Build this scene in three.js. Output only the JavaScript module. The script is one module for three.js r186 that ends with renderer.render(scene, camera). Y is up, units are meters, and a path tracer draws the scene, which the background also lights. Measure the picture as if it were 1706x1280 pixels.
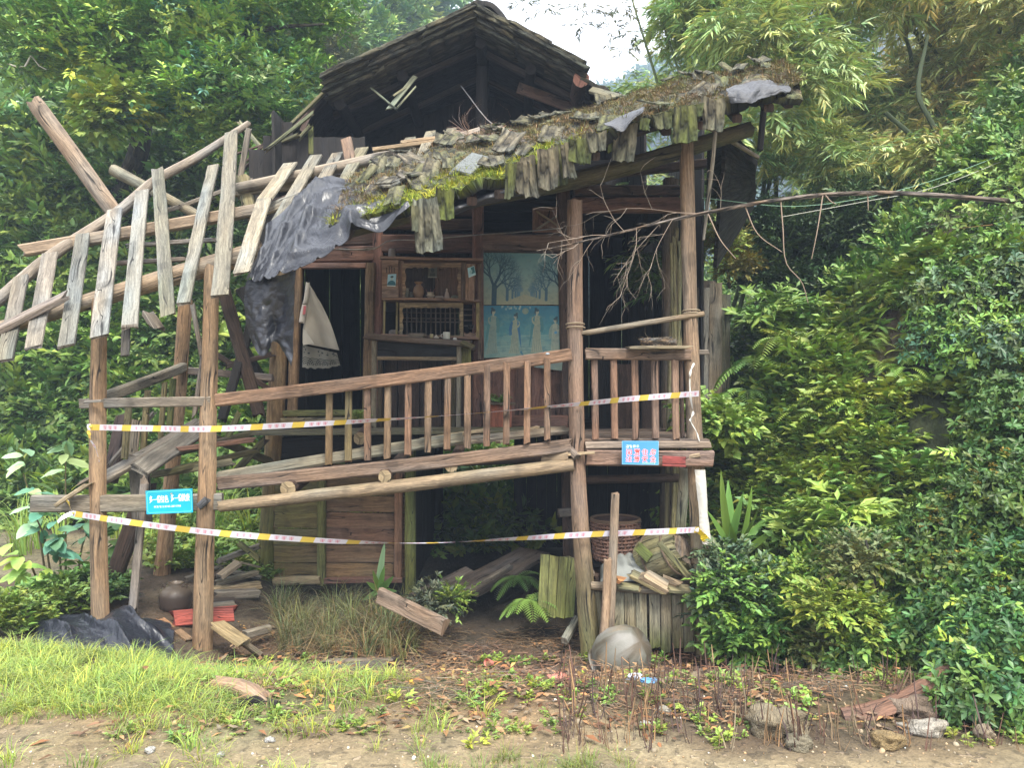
import * as THREE from 'three';
import { mergeGeometries, mergeVertices } from 'three/addons/utils/BufferGeometryUtils.js';

// ---------- camera, sky, sun, exposure ----------
const scene = new THREE.Scene();
const EYE = 1.7, FP = 1283;                          // eye height (m) and focal length in photo pixels (1706 x 1280)
const camera = new THREE.PerspectiveCamera(2 * Math.atan(640 / FP) * 180 / Math.PI, 1024 / 769, 0.1, 3000);
camera.position.set(0, EYE, 0); camera.lookAt(0, EYE, -10);
const renderer = new THREE.WebGLRenderer({ antialias: true });
renderer.setSize(1024, 769);
renderer.toneMapping = THREE.LinearToneMapping;
renderer.toneMappingExposure = 4.7;
renderer.shadowMap.enabled = true;
const SUN = new THREE.Vector3(0.2, 0.88, 0.44).normalize();
{ // bright hazy sky, computed once
  const W = 512, H = 256, data = new Float32Array(W * H * 4);
  for (let j = 0; j < H; j++) for (let i = 0; i < W; i++) {
    const el = ((j + 0.5) / H - 0.5) * Math.PI, az = ((i + 0.5) / W - 0.5) * 2 * Math.PI;
    const y = Math.sin(el), x = Math.cos(az) * Math.cos(el), z = Math.sin(az) * Math.cos(el);
    const s = Math.max(0, x * SUN.x + y * SUN.y + z * SUN.z);
    let k = y < 0 ? 0.16 : 0.46 + 0.24 * Math.min(1, y * 1.6) + 0.4 * Math.pow(s, 6);
    const b = 1 + 0.10 * (1 - Math.pow(s, 2)), o = (j * W + i) * 4;
    data[o] = k * 0.99; data[o + 1] = k * 1.0; data[o + 2] = k * 0.97 * b; data[o + 3] = 1;
  }
  const t = new THREE.DataTexture(data, W, H, THREE.RGBAFormat, THREE.FloatType);
  t.mapping = THREE.EquirectangularReflectionMapping; t.magFilter = t.minFilter = THREE.LinearFilter; t.needsUpdate = true;
  scene.background = t; scene.environment = t;
}
const sun = new THREE.DirectionalLight(new THREE.Color(1, 0.95, 0.86), 1.5);
sun.position.copy(SUN).multiplyScalar(40); sun.target.position.set(0, 0, -6);
sun.castShadow = true; sun.shadow.radius = 24; sun.shadow.mapSize.set(2048, 2048);
Object.assign(sun.shadow.camera, { left: -25, right: 25, top: 25, bottom: -25, near: 1, far: 100 });
scene.add(sun, sun.target);
scene.fog = new THREE.FogExp2(new THREE.Color(0.62, 0.77, 1.0), 0.0035);

// ---------- helpers ----------
const V = (x, y, z) => new THREE.Vector3(x, y, z);
const P = (px, py, d) => V((px - 853) / FP * d, EYE - (py - 640) / FP * d, -d);   // a photo pixel at a chosen distance
const q = (a) => a.isVector3 ? a : P(a[0], a[1], a[2]);
let seed = 7;
const rnd = () => { seed = (seed + 0x6d2b79f5) | 0; let t = Math.imul(seed ^ (seed >>> 15), 1 | seed); t = (t + Math.imul(t ^ (t >>> 7), 61 | t)) ^ t; return ((t ^ (t >>> 14)) >>> 0) / 4294967296; };
const rr = (a, b) => a + (b - a) * rnd();
const clamp = (x, a, b) => Math.min(b, Math.max(a, x)), lerp = (a, b, t) => a + (b - a) * t;
const sm = (a, b, x) => { const t = clamp((x - a) / (b - a), 0, 1); return t * t * (3 - 2 * t); };
const hash = (x, y, z = 0) => { let h = Math.imul(x | 0, 374761393) ^ Math.imul(y | 0, 668265263) ^ Math.imul(z | 0, 1274126177); h = Math.imul(h ^ (h >>> 13), 1274126177); return ((h ^ (h >>> 16)) >>> 0) / 4294967296; };
const md = (a, n) => ((a % n) + n) % n;
function pn(x, y, px, py, s = 0) {                   // value noise that repeats every px, py
  const xi = Math.floor(x), yi = Math.floor(y), fx = x - xi, fy = y - yi, u = fx * fx * (3 - 2 * fx), v = fy * fy * (3 - 2 * fy);
  const a = md(xi, px), b = md(xi + 1, px), c = md(yi, py), d = md(yi + 1, py);
  return lerp(lerp(hash(a, c, s), hash(b, c, s), u), lerp(hash(a, d, s), hash(b, d, s), u), v);
}
function n3(x, y, z) {
  const xi = Math.floor(x), yi = Math.floor(y), zi = Math.floor(z); let fx = x - xi, fy = y - yi, fz = z - zi;
  fx = fx * fx * (3 - 2 * fx); fy = fy * fy * (3 - 2 * fy); fz = fz * fz * (3 - 2 * fz);
  const L = (k) => lerp(lerp(hash(xi, yi, zi + k), hash(xi + 1, yi, zi + k), fx), lerp(hash(xi, yi + 1, zi + k), hash(xi + 1, yi + 1, zi + k), fx), fy);
  return lerp(L(0), L(1), fz);
}
const fb = (x, y, z) => n3(x, y, z) * 0.55 + n3(x * 2.1 + 5, y * 2.1, z * 2.1) * 0.3 + n3(x * 4.3, y * 4.3 + 9, z * 4.3) * 0.15;

// ---------- textures ----------
function tex(w, h, fn, rx, ry, srgb = true) {        // fn(u, v) -> [r, g, b] in 0..1
  const data = new Uint8Array(w * h * 4);
  for (let j = 0; j < h; j++) for (let i = 0; i < w; i++) {
    const c = fn(i / w, j / h), o = (j * w + i) * 4;
    data[o] = clamp(c[0] * 255, 0, 255); data[o + 1] = clamp(c[1] * 255, 0, 255); data[o + 2] = clamp(c[2] * 255, 0, 255); data[o + 3] = 255;
  }
  const t = new THREE.DataTexture(data, w, h); t.wrapS = t.wrapT = THREE.RepeatWrapping; t.magFilter = THREE.LinearFilter; t.minFilter = THREE.LinearMipmapLinearFilter;
  t.repeat.set(rx, ry); if (srgb) t.colorSpace = THREE.SRGBColorSpace; t.needsUpdate = true; return t;
}
function woodValue(u, v) {
  const w = v + 0.012 * Math.sin(6.283 * (u * 2 + pn(u * 4, v * 4, 4, 4, 3)));
  const a = pn(u * 5, w * 40, 5, 40, 1), b = pn(u * 14, w * 130, 14, 130, 2), c = pn(u * 3, w * 12, 3, 12, 4), d = pn(u * 60, w * 250, 60, 250, 8);
  const cr = pn(u * 4, w * 34, 4, 34, 5), crack = 1 - sm(0.0, 0.045, Math.abs(cr - 0.5)) * 1, deep = crack * sm(0.45, 0.75, pn(u * 6, w * 9, 6, 9, 6));
  return [0.64 + 0.18 * (a - 0.5) + 0.22 * (b - 0.5) + 0.16 * (c - 0.5) + 0.2 * (d - 0.5), deep];
}
const woodMap = tex(1024, 512, (u, v) => {
  const [g, k] = woodValue(u, v), warm = pn(u * 4, v * 8, 4, 8, 11) - 0.5, st = sm(0.6, 0.85, pn(u * 12, v * 10, 12, 10, 21)) * 0.16;
  const m = (g + 0.2) * (1 - 0.72 * k) * (1 - st); return [m * (1 + 0.1 * warm), m, m * (1 - 0.12 * warm)];
}, 0.8, 1.6);
const woodBump = tex(1024, 512, (u, v) => { const [g, k] = woodValue(u, v), m = g * (1 - 0.9 * k); return [m, m, m]; }, 0.8, 1.6, false);
const barkV = (u, v) => {
  const w = v + 0.03 * (pn(u * 6, v * 6, 6, 6, 1) - 0.5), a = pn(u * 6, w * 26, 6, 26, 2), b = pn(u * 18, w * 70, 18, 70, 3), c = pn(u * 50, w * 120, 50, 120, 4);
  return clamp(0.1 + 0.9 * Math.pow(Math.abs(a - 0.5) * 2, 0.6) * 0.8 + 0.35 * (b - 0.5) + 0.25 * (c - 0.5), 0, 1);
};
const barkMap = tex(512, 512, (u, v) => { const g = 0.22 + 0.8 * barkV(u, v), h = pn(u * 8, v * 8, 8, 8, 9) - 0.5; return [g * (1 + 0.12 * h), g, g * (1 - 0.15 * h)]; }, 1, 1);
const barkBump = tex(512, 512, (u, v) => { const g = barkV(u, v); return [g, g, g]; }, 1, 1, false);
const mossV = (u, v) => 0.4 * pn(u * 24, v * 24, 24, 24, 1) + 0.35 * pn(u * 70, v * 70, 70, 70, 2) + 0.25 * pn(u * 160, v * 160, 160, 160, 3);
const mossMap = tex(1024, 1024, (u, v) => { const g = 0.25 + 0.9 * mossV(u, v), h = pn(u * 12, v * 12, 12, 12, 5) - 0.5, k = sm(0.6, 0.72, pn(u * 40, v * 15, 40, 15, 8)) * 0.35; return [g * (1 + 0.2 * h) * (1 - k), g * (1 - k), g * (1 - 0.25 * h) * (1 - k * 0.7)]; }, 0.8, 0.8);
const mossBump = tex(1024, 1024, (u, v) => { const g = mossV(u, v); return [g, g, g]; }, 0.8, 0.8, false);
const soilV = (u, v) => {
  let g = 0.3 * pn(u * 10, v * 10, 10, 10, 1) + 0.25 * pn(u * 40, v * 40, 40, 40, 2) + 0.25 * pn(u * 130, v * 130, 130, 130, 3) + 0.2 * pn(u * 300, v * 300, 300, 300, 4);
  const p = pn(u * 90, v * 90, 90, 90, 7); return [g, sm(0.80, 0.9, p), sm(0.78, 0.86, pn(u * 55 + 3, v * 55, 55, 55, 12))];
};
const soilMap = tex(1536, 1536, (u, v) => { const [g, p, dk] = soilV(u, v), h = pn(u * 6, v * 6, 6, 6, 8) - 0.5, m = 0.5 + 0.5 * g + 0.14 * p - 0.16 * dk; return [m * (1 + 0.12 * h), m, m * (1 - 0.1 * h + 0.06 * p)]; }, 0.5, 0.5);
const soilBump = tex(1536, 1536, (u, v) => { const [g, p] = soilV(u, v), m = clamp(g * 0.8 + p * 0.35, 0, 1); return [m, m, m]; }, 0.5, 0.5, false);
const crinkV = (u, v) => {                            // folded plastic film
  let m = 0; for (let k = 0; k < 4; k++) { const f = 4 << k; m += Math.abs(pn(u * f + 0.3 * k, v * f, f, f, 20 + k) - 0.5) * 2 * Math.pow(0.6, k); }
  return clamp(m / 1.9, 0, 1);
};
const crinkBump = tex(512, 512, (u, v) => { const g = crinkV(u, v); return [g, g, g]; }, 2, 2, false);
const weaveBump = tex(256, 256, (u, v) => { const a = Math.floor(u * 16), b = Math.floor(v * 16), g = (a + b) % 2 ? Math.abs(Math.sin(u * 16 * Math.PI)) : Math.abs(Math.sin(v * 16 * Math.PI)); return [g, g, g]; }, 5, 5, false);

const std = (o) => new THREE.MeshStandardMaterial({ side: THREE.DoubleSide, ...o });
const phy = (o) => new THREE.MeshPhysicalMaterial({ side: THREE.DoubleSide, ...o });
const M = {
  wood: std({ name: 'weathered wood', vertexColors: true, map: woodMap, bumpMap: woodBump, bumpScale: 0.008, roughness: 0.82 }),
  bark: std({ name: 'bark', vertexColors: true, map: barkMap, bumpMap: barkBump, bumpScale: 0.02, roughness: 0.95 }),
  moss: std({ name: 'moss and bark litter', vertexColors: true, map: mossMap, bumpMap: mossBump, bumpScale: 0.03, roughness: 1 }),
  soil: std({ name: 'soil', vertexColors: true, map: soilMap, bumpMap: soilBump, bumpScale: 0.02, roughness: 0.95 }),
  rock: std({ name: 'rock', vertexColors: true, bumpMap: mossBump, bumpScale: 0.02, roughness: 0.9 }),
  film: phy({ name: 'black plastic film', color: new THREE.Color(0.02, 0.022, 0.03), ior: 1.58, bumpMap: crinkBump, bumpScale: 0.009, roughness: 0.36, specularIntensity: 1 }),
  darkFilm: phy({ name: 'black plastic', color: new THREE.Color(0.018, 0.02, 0.028), bumpMap: crinkBump, bumpScale: 0.01, roughness: 0.34 }),
  oldFilm: phy({ name: 'dusty black plastic', color: new THREE.Color(0.06, 0.062, 0.07), bumpMap: crinkBump, bumpScale: 0.014, roughness: 0.55 }),
  leaf: phy({ name: 'leaf', vertexColors: true, roughness: 0.55, transmission: 0.3, thickness: 0 }),
  gloss: phy({ name: 'glossy leaf', vertexColors: true, roughness: 0.42, specularIntensity: 0.7, transmission: 0.18, thickness: 0 }),
  grass: phy({ name: 'grass blade', vertexColors: true, roughness: 0.7, transmission: 0.35, thickness: 0 }),
  pebble: std({ name: 'pebbles', vertexColors: true, roughness: 0.9 }),
  dry: std({ name: 'dry stems', vertexColors: true, roughness: 0.9 }),
  flat: std({ name: 'painted or earthen surface', vertexColors: true, roughness: 0.7, bumpMap: mossBump, bumpScale: 0.003 }),
  glaze: std({ name: 'glazed clay', vertexColors: true, roughness: 0.35, bumpMap: mossBump, bumpScale: 0.002 }),
  cloth: std({ name: 'cloth', vertexColors: true, roughness: 0.95, bumpMap: weaveBump, bumpScale: 0.002 }),
};

// ---------- geometry ----------
class Geo {
  constructor() { this.p = []; this.u = []; this.c = []; this.i = []; }
  v(p, u, v, c) { this.p.push(p.x, p.y, p.z); this.u.push(u, v); this.c.push(c[0], c[1], c[2]); return this.p.length / 3 - 1; }
  t(a, b, c) { this.i.push(a, b, c); }
  done() {
    const g = new THREE.BufferGeometry();
    g.setAttribute('position', new THREE.Float32BufferAttribute(this.p, 3)); g.setAttribute('uv', new THREE.Float32BufferAttribute(this.u, 2));
    g.setAttribute('color', new THREE.Float32BufferAttribute(this.c, 3)); g.setIndex(this.i); g.computeVertexNormals(); return g;
  }
}
const MOSS = [0.13, 0.16, 0.03], LICHEN = [0.34, 0.35, 0.27];
const mix3 = (a, b, t) => [lerp(a[0], b[0], t), lerp(a[1], b[1], t), lerp(a[2], b[2], t)];
function tint(c, p, moss, f = 1) {                    // uneven weathering, in patches of its own
  const n = 0.86 + 0.28 * fb(p.x * 3, p.y * 3, p.z * 3), k = clamp(moss * 2 * fb(p.x * 5 + 3, p.y * 2.5, p.z * 5) + (moss > 0.7 ? moss - 0.7 : 0), 0, 0.9);
  return mix3([c[0] * n * f, c[1] * n * f, c[2] * n * f], MOSS, k);
}
// a sawn or hewn timber from a to b; w across (along side), h along the normal n
function beam(a, b, w, h, o = {}) {
  a = q(a); b = q(b);
  const g = new Geo(), dir = b.clone().sub(a), len = dir.length(), t = dir.clone().normalize();
  let nr = o.n ? o.n.clone() : (Math.abs(t.y) > 0.8 ? V(0, 0, 1) : V(0, 1, 0));
  const side = nr.cross(t).normalize(), nn = t.clone().cross(side).normalize();
  const seg = o.seg ?? clamp(Math.round(len / 0.28), 2, 10), ch = Math.min(w, h) * (o.ch ?? 0.16), c = o.c ?? [0.3, 0.24, 0.18], f0 = rr(0.9, 1.1) * (o.f ?? 1);
  const col = [c[0] * f0 * rr(0.96, 1.04), c[1] * f0, c[2] * f0 * rr(0.96, 1.04)], uo = rr(0, 5), vo = rr(0, 5), W = w / 2, Hh = h / 2;
  const cs = [[-W + ch, -Hh], [W - ch, -Hh], [W, -Hh + ch], [W, Hh - ch], [W - ch, Hh], [-W + ch, Hh], [-W, Hh - ch], [-W, -Hh + ch]];
  const wob = o.wob ?? 0.012, bow = o.bow ?? rr(-0.006, 0.006) * len, tw = o.twist ?? rr(-0.04, 0.04), rag = o.rag ?? 0.012, tp = o.taper ?? 1;
  const rings = [];
  for (let s = 0; s <= seg; s++) {
    const k = s / seg, wx = 1 + rr(-1, 1) * wob * 2.2, ang = tw * (k - 0.5), ca = Math.cos(ang), sa = Math.sin(ang), tk = lerp(1, tp, k);
    const ox = rr(-1, 1) * wob * W + (o.bowS ?? 0) * 4 * k * (1 - k), oy = rr(-1, 1) * wob * Hh + bow * 4 * k * (1 - k);
    rings.push(cs.map(([x, y]) => {
      x = x * wx * tk; y = y * tk; const X = x * ca - y * sa + ox, Y = x * sa + y * ca + oy, e = (s === 0 || s === seg) ? rr(-1, 1) * rag : 0;
      return a.clone().addScaledVector(t, len * k + e).addScaledVector(side, X).addScaledVector(nn, Y);
    }));
  }
  let per = 0; const m0 = o.moss ?? 0;
  for (let j = 0; j < 8; j++) {
    const j2 = (j + 1) % 8, e = Math.hypot(cs[j2][0] - cs[j][0], cs[j2][1] - cs[j][1]);
    let prev = null;
    for (let s = 0; s <= seg; s++) {
      const k = s / seg, m = m0 + (o.mossEnd ? o.mossEnd * sm(0.6, 1, k) : 0) + (o.mossTop && j === 4 ? o.mossTop : 0), p = rings[s][j], p2 = rings[s][j2];
      const ia = g.v(p, uo + len * k, vo + per, tint(col, p, m)), ib = g.v(p2, uo + len * k, vo + per + e, tint(col, p2, m));
      if (prev) { g.t(prev[0], prev[1], ib); g.t(prev[0], ib, ia); }
      prev = [ia, ib];
    }
    per += e;
  }
  for (const s of [0, seg]) {
    const ctr = rings[s].reduce((x, y) => x.add(y), V(0, 0, 0)).multiplyScalar(1 / 8), ec = [col[0] * 0.8, col[1] * 0.78, col[2] * 0.75], ic = g.v(ctr, uo, vo, ec);
    const ids = rings[s].map((p, j) => g.v(p, uo + cs[j][1] * 0.3, vo + cs[j][0], ec));
    for (let j = 0; j < 8; j++) s ? g.t(ic, ids[j], ids[(j + 1) % 8]) : g.t(ic, ids[(j + 1) % 8], ids[j]);
  }
  return g.done();
}
// a round pole, branch or log along points, radius per point (metres)
function pole(pts, r, o = {}) {
  pts = pts.map(q);
  const cv = pts.length > 2 ? new THREE.CatmullRomCurve3(pts, false, 'centripetal') : new THREE.LineCurve3(pts[0], pts[1]);
  const len = cv.getLength(), seg = o.seg ?? clamp(Math.round(len / 0.16), 2, 40), n = o.n ?? 10, g = new Geo(), c = o.c ?? [0.3, 0.24, 0.18], f0 = rr(0.92, 1.08);
  const col = [c[0] * f0, c[1] * f0, c[2] * f0], R = Array.isArray(r) ? r : [r, r], uo = rr(0, 5), vo = rr(0, 5), wob = o.wob ?? 0.06, ph = rr(0, 50);
  let up = V(0.3, 0.2, 1).normalize(), prev = null; const first = [], last = [];
  for (let s = 0; s <= seg; s++) {
    const k = s / seg, p = cv.getPoint(k), t = cv.getTangent(k), x = up.clone().cross(t).normalize(), y = t.clone().cross(x).normalize(); up = y;
    const ri = k * (R.length - 1), r0 = lerp(R[Math.floor(ri)], R[Math.min(R.length - 1, Math.floor(ri) + 1)], ri - Math.floor(ri)), row = [];
    for (let j = 0; j <= n; j++) {
      const a = (j % n) / n * 6.2832, rad = r0 * (1 + wob * 2 * (n3(Math.cos(a) * 1.5 + ph, Math.sin(a) * 1.5, k * len * 2.5) - 0.5) + (o.lobe ?? 0) * Math.cos(a * 4));
      const e = (s === 0 || s === seg) ? (o.rag ?? 0.01) * (hash(j % n, s, ph | 0) - 0.5) * 2 : 0;
      const v = p.clone().addScaledVector(x, Math.cos(a) * rad).addScaledVector(y, Math.sin(a) * rad).addScaledVector(t, e);
      const m = (o.moss ?? 0) + (o.mossEnd ? o.mossEnd * sm(0.55, 1, k) : 0) + (o.mossTop ? o.mossTop * sm(0.2, 0.9, (v.y - p.y) / rad) : 0);
      row.push(g.v(v, uo + len * k, vo + j / n * 6.2832 * r0, tint(col, v, m)));
      if (s === 0) first.push(v); if (s === seg) last.push(v);
    }
    if (prev) for (let j = 0; j < n; j++) { g.t(prev[j], prev[j + 1], row[j + 1]); g.t(prev[j], row[j + 1], row[j]); }
    prev = row;
  }
  const ec = o.end ?? [col[0] * 0.85, col[1] * 0.8, col[2] * 0.75];
  if (n > 4) for (const [ring, fl] of [[first, 1], [last, 0]]) {
    const ctr = ring.slice(0, n).reduce((a, b) => a.add(b), V(0, 0, 0)).multiplyScalar(1 / n), ic = g.v(ctr, 0.5, 0.5, ec), ids = ring.map((p, j) => g.v(p, 0.5 + 0.03 * Math.cos(j), 0.5 + 0.03 * Math.sin(j), ec));
    for (let j = 0; j < n; j++) fl ? g.t(ic, ids[j + 1], ids[j]) : g.t(ic, ids[j], ids[j + 1]);
  }
  return g.done();
}
// a sheet f(u, v) -> point, given a real thickness; uv in metres (su x sv)
function sheet(f, nu, nv, th, su, sv, col, o = {}) {
  const g = new Geo(), top = [], nrm = [];
  for (let j = 0; j <= nv; j++) for (let i = 0; i <= nu; i++) top.push(f(i / nu, j / nv));
  const at = (i, j) => top[clamp(j, 0, nv) * (nu + 1) + clamp(i, 0, nu)];
  for (let j = 0; j <= nv; j++) for (let i = 0; i <= nu; i++) nrm.push(at(i + 1, j).clone().sub(at(i - 1, j)).cross(at(i, j + 1).clone().sub(at(i, j - 1))).normalize());
  const cf = typeof col === 'function' ? col : () => col, hole = o.hole ?? (() => false);
  for (const s of [0, 1]) {
    const base = g.p.length / 3;
    for (let j = 0; j <= nv; j++) for (let i = 0; i <= nu; i++) { const k = j * (nu + 1) + i; g.v(top[k].clone().addScaledVector(nrm[k], s ? -th : 0), o.swap ? j / nv * sv : i / nu * su, o.swap ? i / nu * su : j / nv * sv, (s && o.under) ? o.under : cf(i / nu, j / nv, top[k])); }
    for (let j = 0; j < nv; j++) for (let i = 0; i < nu; i++) {
      if (hole((i + 0.5) / nu, (j + 0.5) / nv)) continue;
      const a = base + j * (nu + 1) + i, b = a + 1, c = a + nu + 1, d = c + 1;
      s ? (g.t(a, c, b), g.t(b, c, d)) : (g.t(a, b, c), g.t(b, d, c));
    }
  }
  if (!o.open) {                                       // closed rim
    const N = (nu + 1) * (nv + 1), rim = [];
    for (let i = 0; i < nu; i++) rim.push([i, i + 1], [nv * (nu + 1) + i + 1, nv * (nu + 1) + i]);
    for (let j = 0; j < nv; j++) rim.push([(j + 1) * (nu + 1), j * (nu + 1)], [j * (nu + 1) + nu, (j + 1) * (nu + 1) + nu]);
    for (const [a, b] of rim) { const ids = [a, b, a + N, b + N].map((k) => g.v(V(g.p[k * 3], g.p[k * 3 + 1], g.p[k * 3 + 2]), g.u[k * 2], g.u[k * 2 + 1], [g.c[k * 3], g.c[k * 3 + 1], g.c[k * 3 + 2]])); g.t(ids[0], ids[2], ids[1]); g.t(ids[1], ids[2], ids[3]); }
  }
  return g.done();
}
function lathe(prof, n = 28, c = [0.3, 0.2, 0.14], f) {    // profile [radius, height]
  const g = new THREE.LatheGeometry(prof.map(([r, y]) => new THREE.Vector2(r, y)), n), p = g.attributes.position, col = [];
  for (let i = 0; i < p.count; i++) { const v = V(p.getX(i), p.getY(i), p.getZ(i)), t = tint(f ? f(v) : c, v.clone().multiplyScalar(4), 0); col.push(...t); }
  g.setAttribute('color', new THREE.Float32BufferAttribute(col, 3)); return g;
}
function stone(r, c, sq = [1, 0.7, 1], det = 3, amp = 0.35) {
  let g = mergeVertices(new THREE.IcosahedronGeometry(1, det).deleteAttribute('normal').deleteAttribute('uv'), 1e-4); const p = g.attributes.position, col = [], uv = [], s = rr(0, 90);
  for (let i = 0; i < p.count; i++) {
    const v = V(p.getX(i), p.getY(i), p.getZ(i)), k = 1 + amp * (fb(v.x * 1.3 + s, v.y * 1.3, v.z * 1.3) - 0.5) * 2 - amp * 0.5 * sm(0.45, 0.5, n3(v.x * 2 + s, v.y * 2, v.z * 2 + 8)) + 0.1 * (fb(v.x * 5 + s, v.y * 5, v.z * 5) - 0.5);
    v.multiplyScalar(k * r); p.setXYZ(i, v.x * sq[0], v.y * sq[1], v.z * sq[2]); uv.push(v.x * 4 + v.z * 1.4, v.y * 4 + v.z * 2.6); { const w = v.clone().multiplyScalar(1 / r), f = 0.72 + 0.55 * fb(w.x * 5 + s, w.y * 5, w.z * 5), e = n3(w.x * 2 + s, w.y * 2, w.z * 2); col.push(c[0] * f, c[1] * f * (0.96 + 0.08 * e), c[2] * f * (0.88 + 0.2 * e)); }
  }
  g.setAttribute('color', new THREE.Float32BufferAttribute(col, 3)); g.setAttribute('uv', new THREE.Float32BufferAttribute(uv, 2)); g.computeVertexNormals(); return g;
}
function paint(g, c) { const n = g.attributes.position.count, a = new Float32Array(n * 3); for (let i = 0; i < n; i++) a.set(c, i * 3); g.setAttribute('color', new THREE.BufferAttribute(a, 3)); return g; }
const merge = (l) => mergeGeometries(l.map((g) => (g.index ? g.toNonIndexed() : g)).map((g) => { for (const k of Object.keys(g.attributes)) if (!['position', 'normal', 'uv', 'color'].includes(k)) g.deleteAttribute(k); return g; }));

// ---------- things ----------
const used = new Map();
const numbered = (n) => { const k = (used.get(n) ?? -1) + 1; used.set(n, k); return k ? n + '_' + String(k).padStart(3, '0') : n; };
function tag(o, label, category, group, kind) { if (label) o.userData.label = label; if (category) o.userData.category = category; if (group) o.userData.group = group; if (kind) o.userData.kind = kind; return o; }
function thing(name, label, category, pos = [0, 0, 0], group) {
  const o = new THREE.Group(); o.name = numbered(name); const p = pos.isVector3 ? pos : V(...pos); o.position.copy(p); o.userData.at = p.clone(); scene.add(o); return tag(o, label, category, group);
}
const origin = (o) => { const p = V(0, 0, 0); while (o && o !== scene) { p.add(o.position); o = o.parent; } return p; };
function part(parent, name, g, m, label) {            // geometry given in world metres
  if (Array.isArray(g)) g = merge(g);
  const o = origin(parent); if (parent !== scene) g.translate(-o.x, -o.y, -o.z);
  const s = new THREE.Mesh(g, m); s.name = name; s.castShadow = s.receiveShadow = true; if (label) s.userData.label = label; parent.add(s); return s;
}
function group(parent, name, label) { const o = new THREE.Group(); o.name = name; if (label) o.userData.label = label; parent.add(o); return o; }
function single(name, g, m, label, category, grp, kind) { // a thing that is one mesh
  if (Array.isArray(g)) g = merge(g);
  g.computeBoundingBox(); const b = g.boundingBox, c = kind ? V(0, 0, 0) : V((b.min.x + b.max.x) / 2, b.min.y, (b.min.z + b.max.z) / 2);
  g.translate(-c.x, -c.y, -c.z); const s = new THREE.Mesh(g, m); s.position.copy(c); s.name = numbered(name); s.castShadow = s.receiveShadow = true; scene.add(s); return tag(s, label, category, grp, kind);
}
const mpx = (n, d) => n * d / FP;                      // photo pixels to metres at a distance
// ---------- the land: one sheet to the horizon ----------
const bankX = (d) => lerp(3.3, 1.72, sm(3.6, 7, d)) + 0.5 * sm(9, 14, d);
function H(x, d) {                                     // height of the ground at x, d metres ahead
  let h = -0.42 * sm(4.2, 5.7, d) * (1 - 0.75 * sm(-1.6, -3.0, x)) ;
  h += 0.05 * (fb(x * 1.3, d * 1.3, 2) - 0.5) + 0.02 * (fb(x * 6, d * 6, 5) - 0.5);
  h += 0.12 * sm(0.9, 0, Math.hypot((x + 1.35) / 1.3, (d - 6.5) / 0.6));            // heap of soil at the lower wall
  const r = Math.max(0, x - bankX(d)), k = lerp(0.3, 1, sm(4.6, 7.2, d));
  let bank = k * (r < 1 ? 2 * r : 2 + (r - 1) * 1.1); bank = bank < 6 ? bank : 6 + (bank - 6) * 0.62;
  bank += 0.5 * sm(0.2, 1.2, r) * (fb(x * 0.9, d * 0.9, 7) - 0.5);
  const wl = sm(-0.6, -4.5, x);
  let left = wl * (2.6 * sm(10.2, 12, d) + 2.4 * sm(11.3, 13.4, d) * sm(-3.6, -5.4, x) + 0.62 * Math.max(0, d - 11.6) + 0.8 * (fb(x * 0.4, d * 0.4, 3) - 0.5) * sm(10.5, 12, d));
  if (d > 45) left = wl * (2.6 + 0.62 * 33.4);
  const back = 0.22 * Math.max(0, Math.min(d, 40) - 12.5);
  bank = Math.min(bank, 30);
  h += Math.max(bank * (1 - sm(40, 80, d)), left * (1 - sm(60, 110, d)), back * (1 - sm(50, 90, d)));
  const mid = 19 * Math.exp(-(((d - 62) / 20) ** 2)) * sm(2, -10, x) * (0.85 + 0.3 * fb(x * 0.07, d * 0.07, 1));
  const far = (52 + 0.5 * clamp(x, -20, 50) + 10 * (fb(x * 0.04, d * 0.04, 4) - 0.5)) * Math.exp(-(((d - 160) / 45) ** 2)) * sm(-14, 12, x);
  return Math.max(h, mid > 1 ? mid : h, far > 4 ? far : h);
}
const gnd = (px, py, up = 0.02) => { let d = 2.6; while (d < 12 && P(px, py, d).y > H(Xg(px, d), d)) d += 0.01; const p = P(px, py, d); p.y += up; return p; };   // the ground behind a photo pixel
const Xg = (px, d) => (px - 853) / FP * d;
const HP = (x, d) => V(x, H(x, d), -d);
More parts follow.
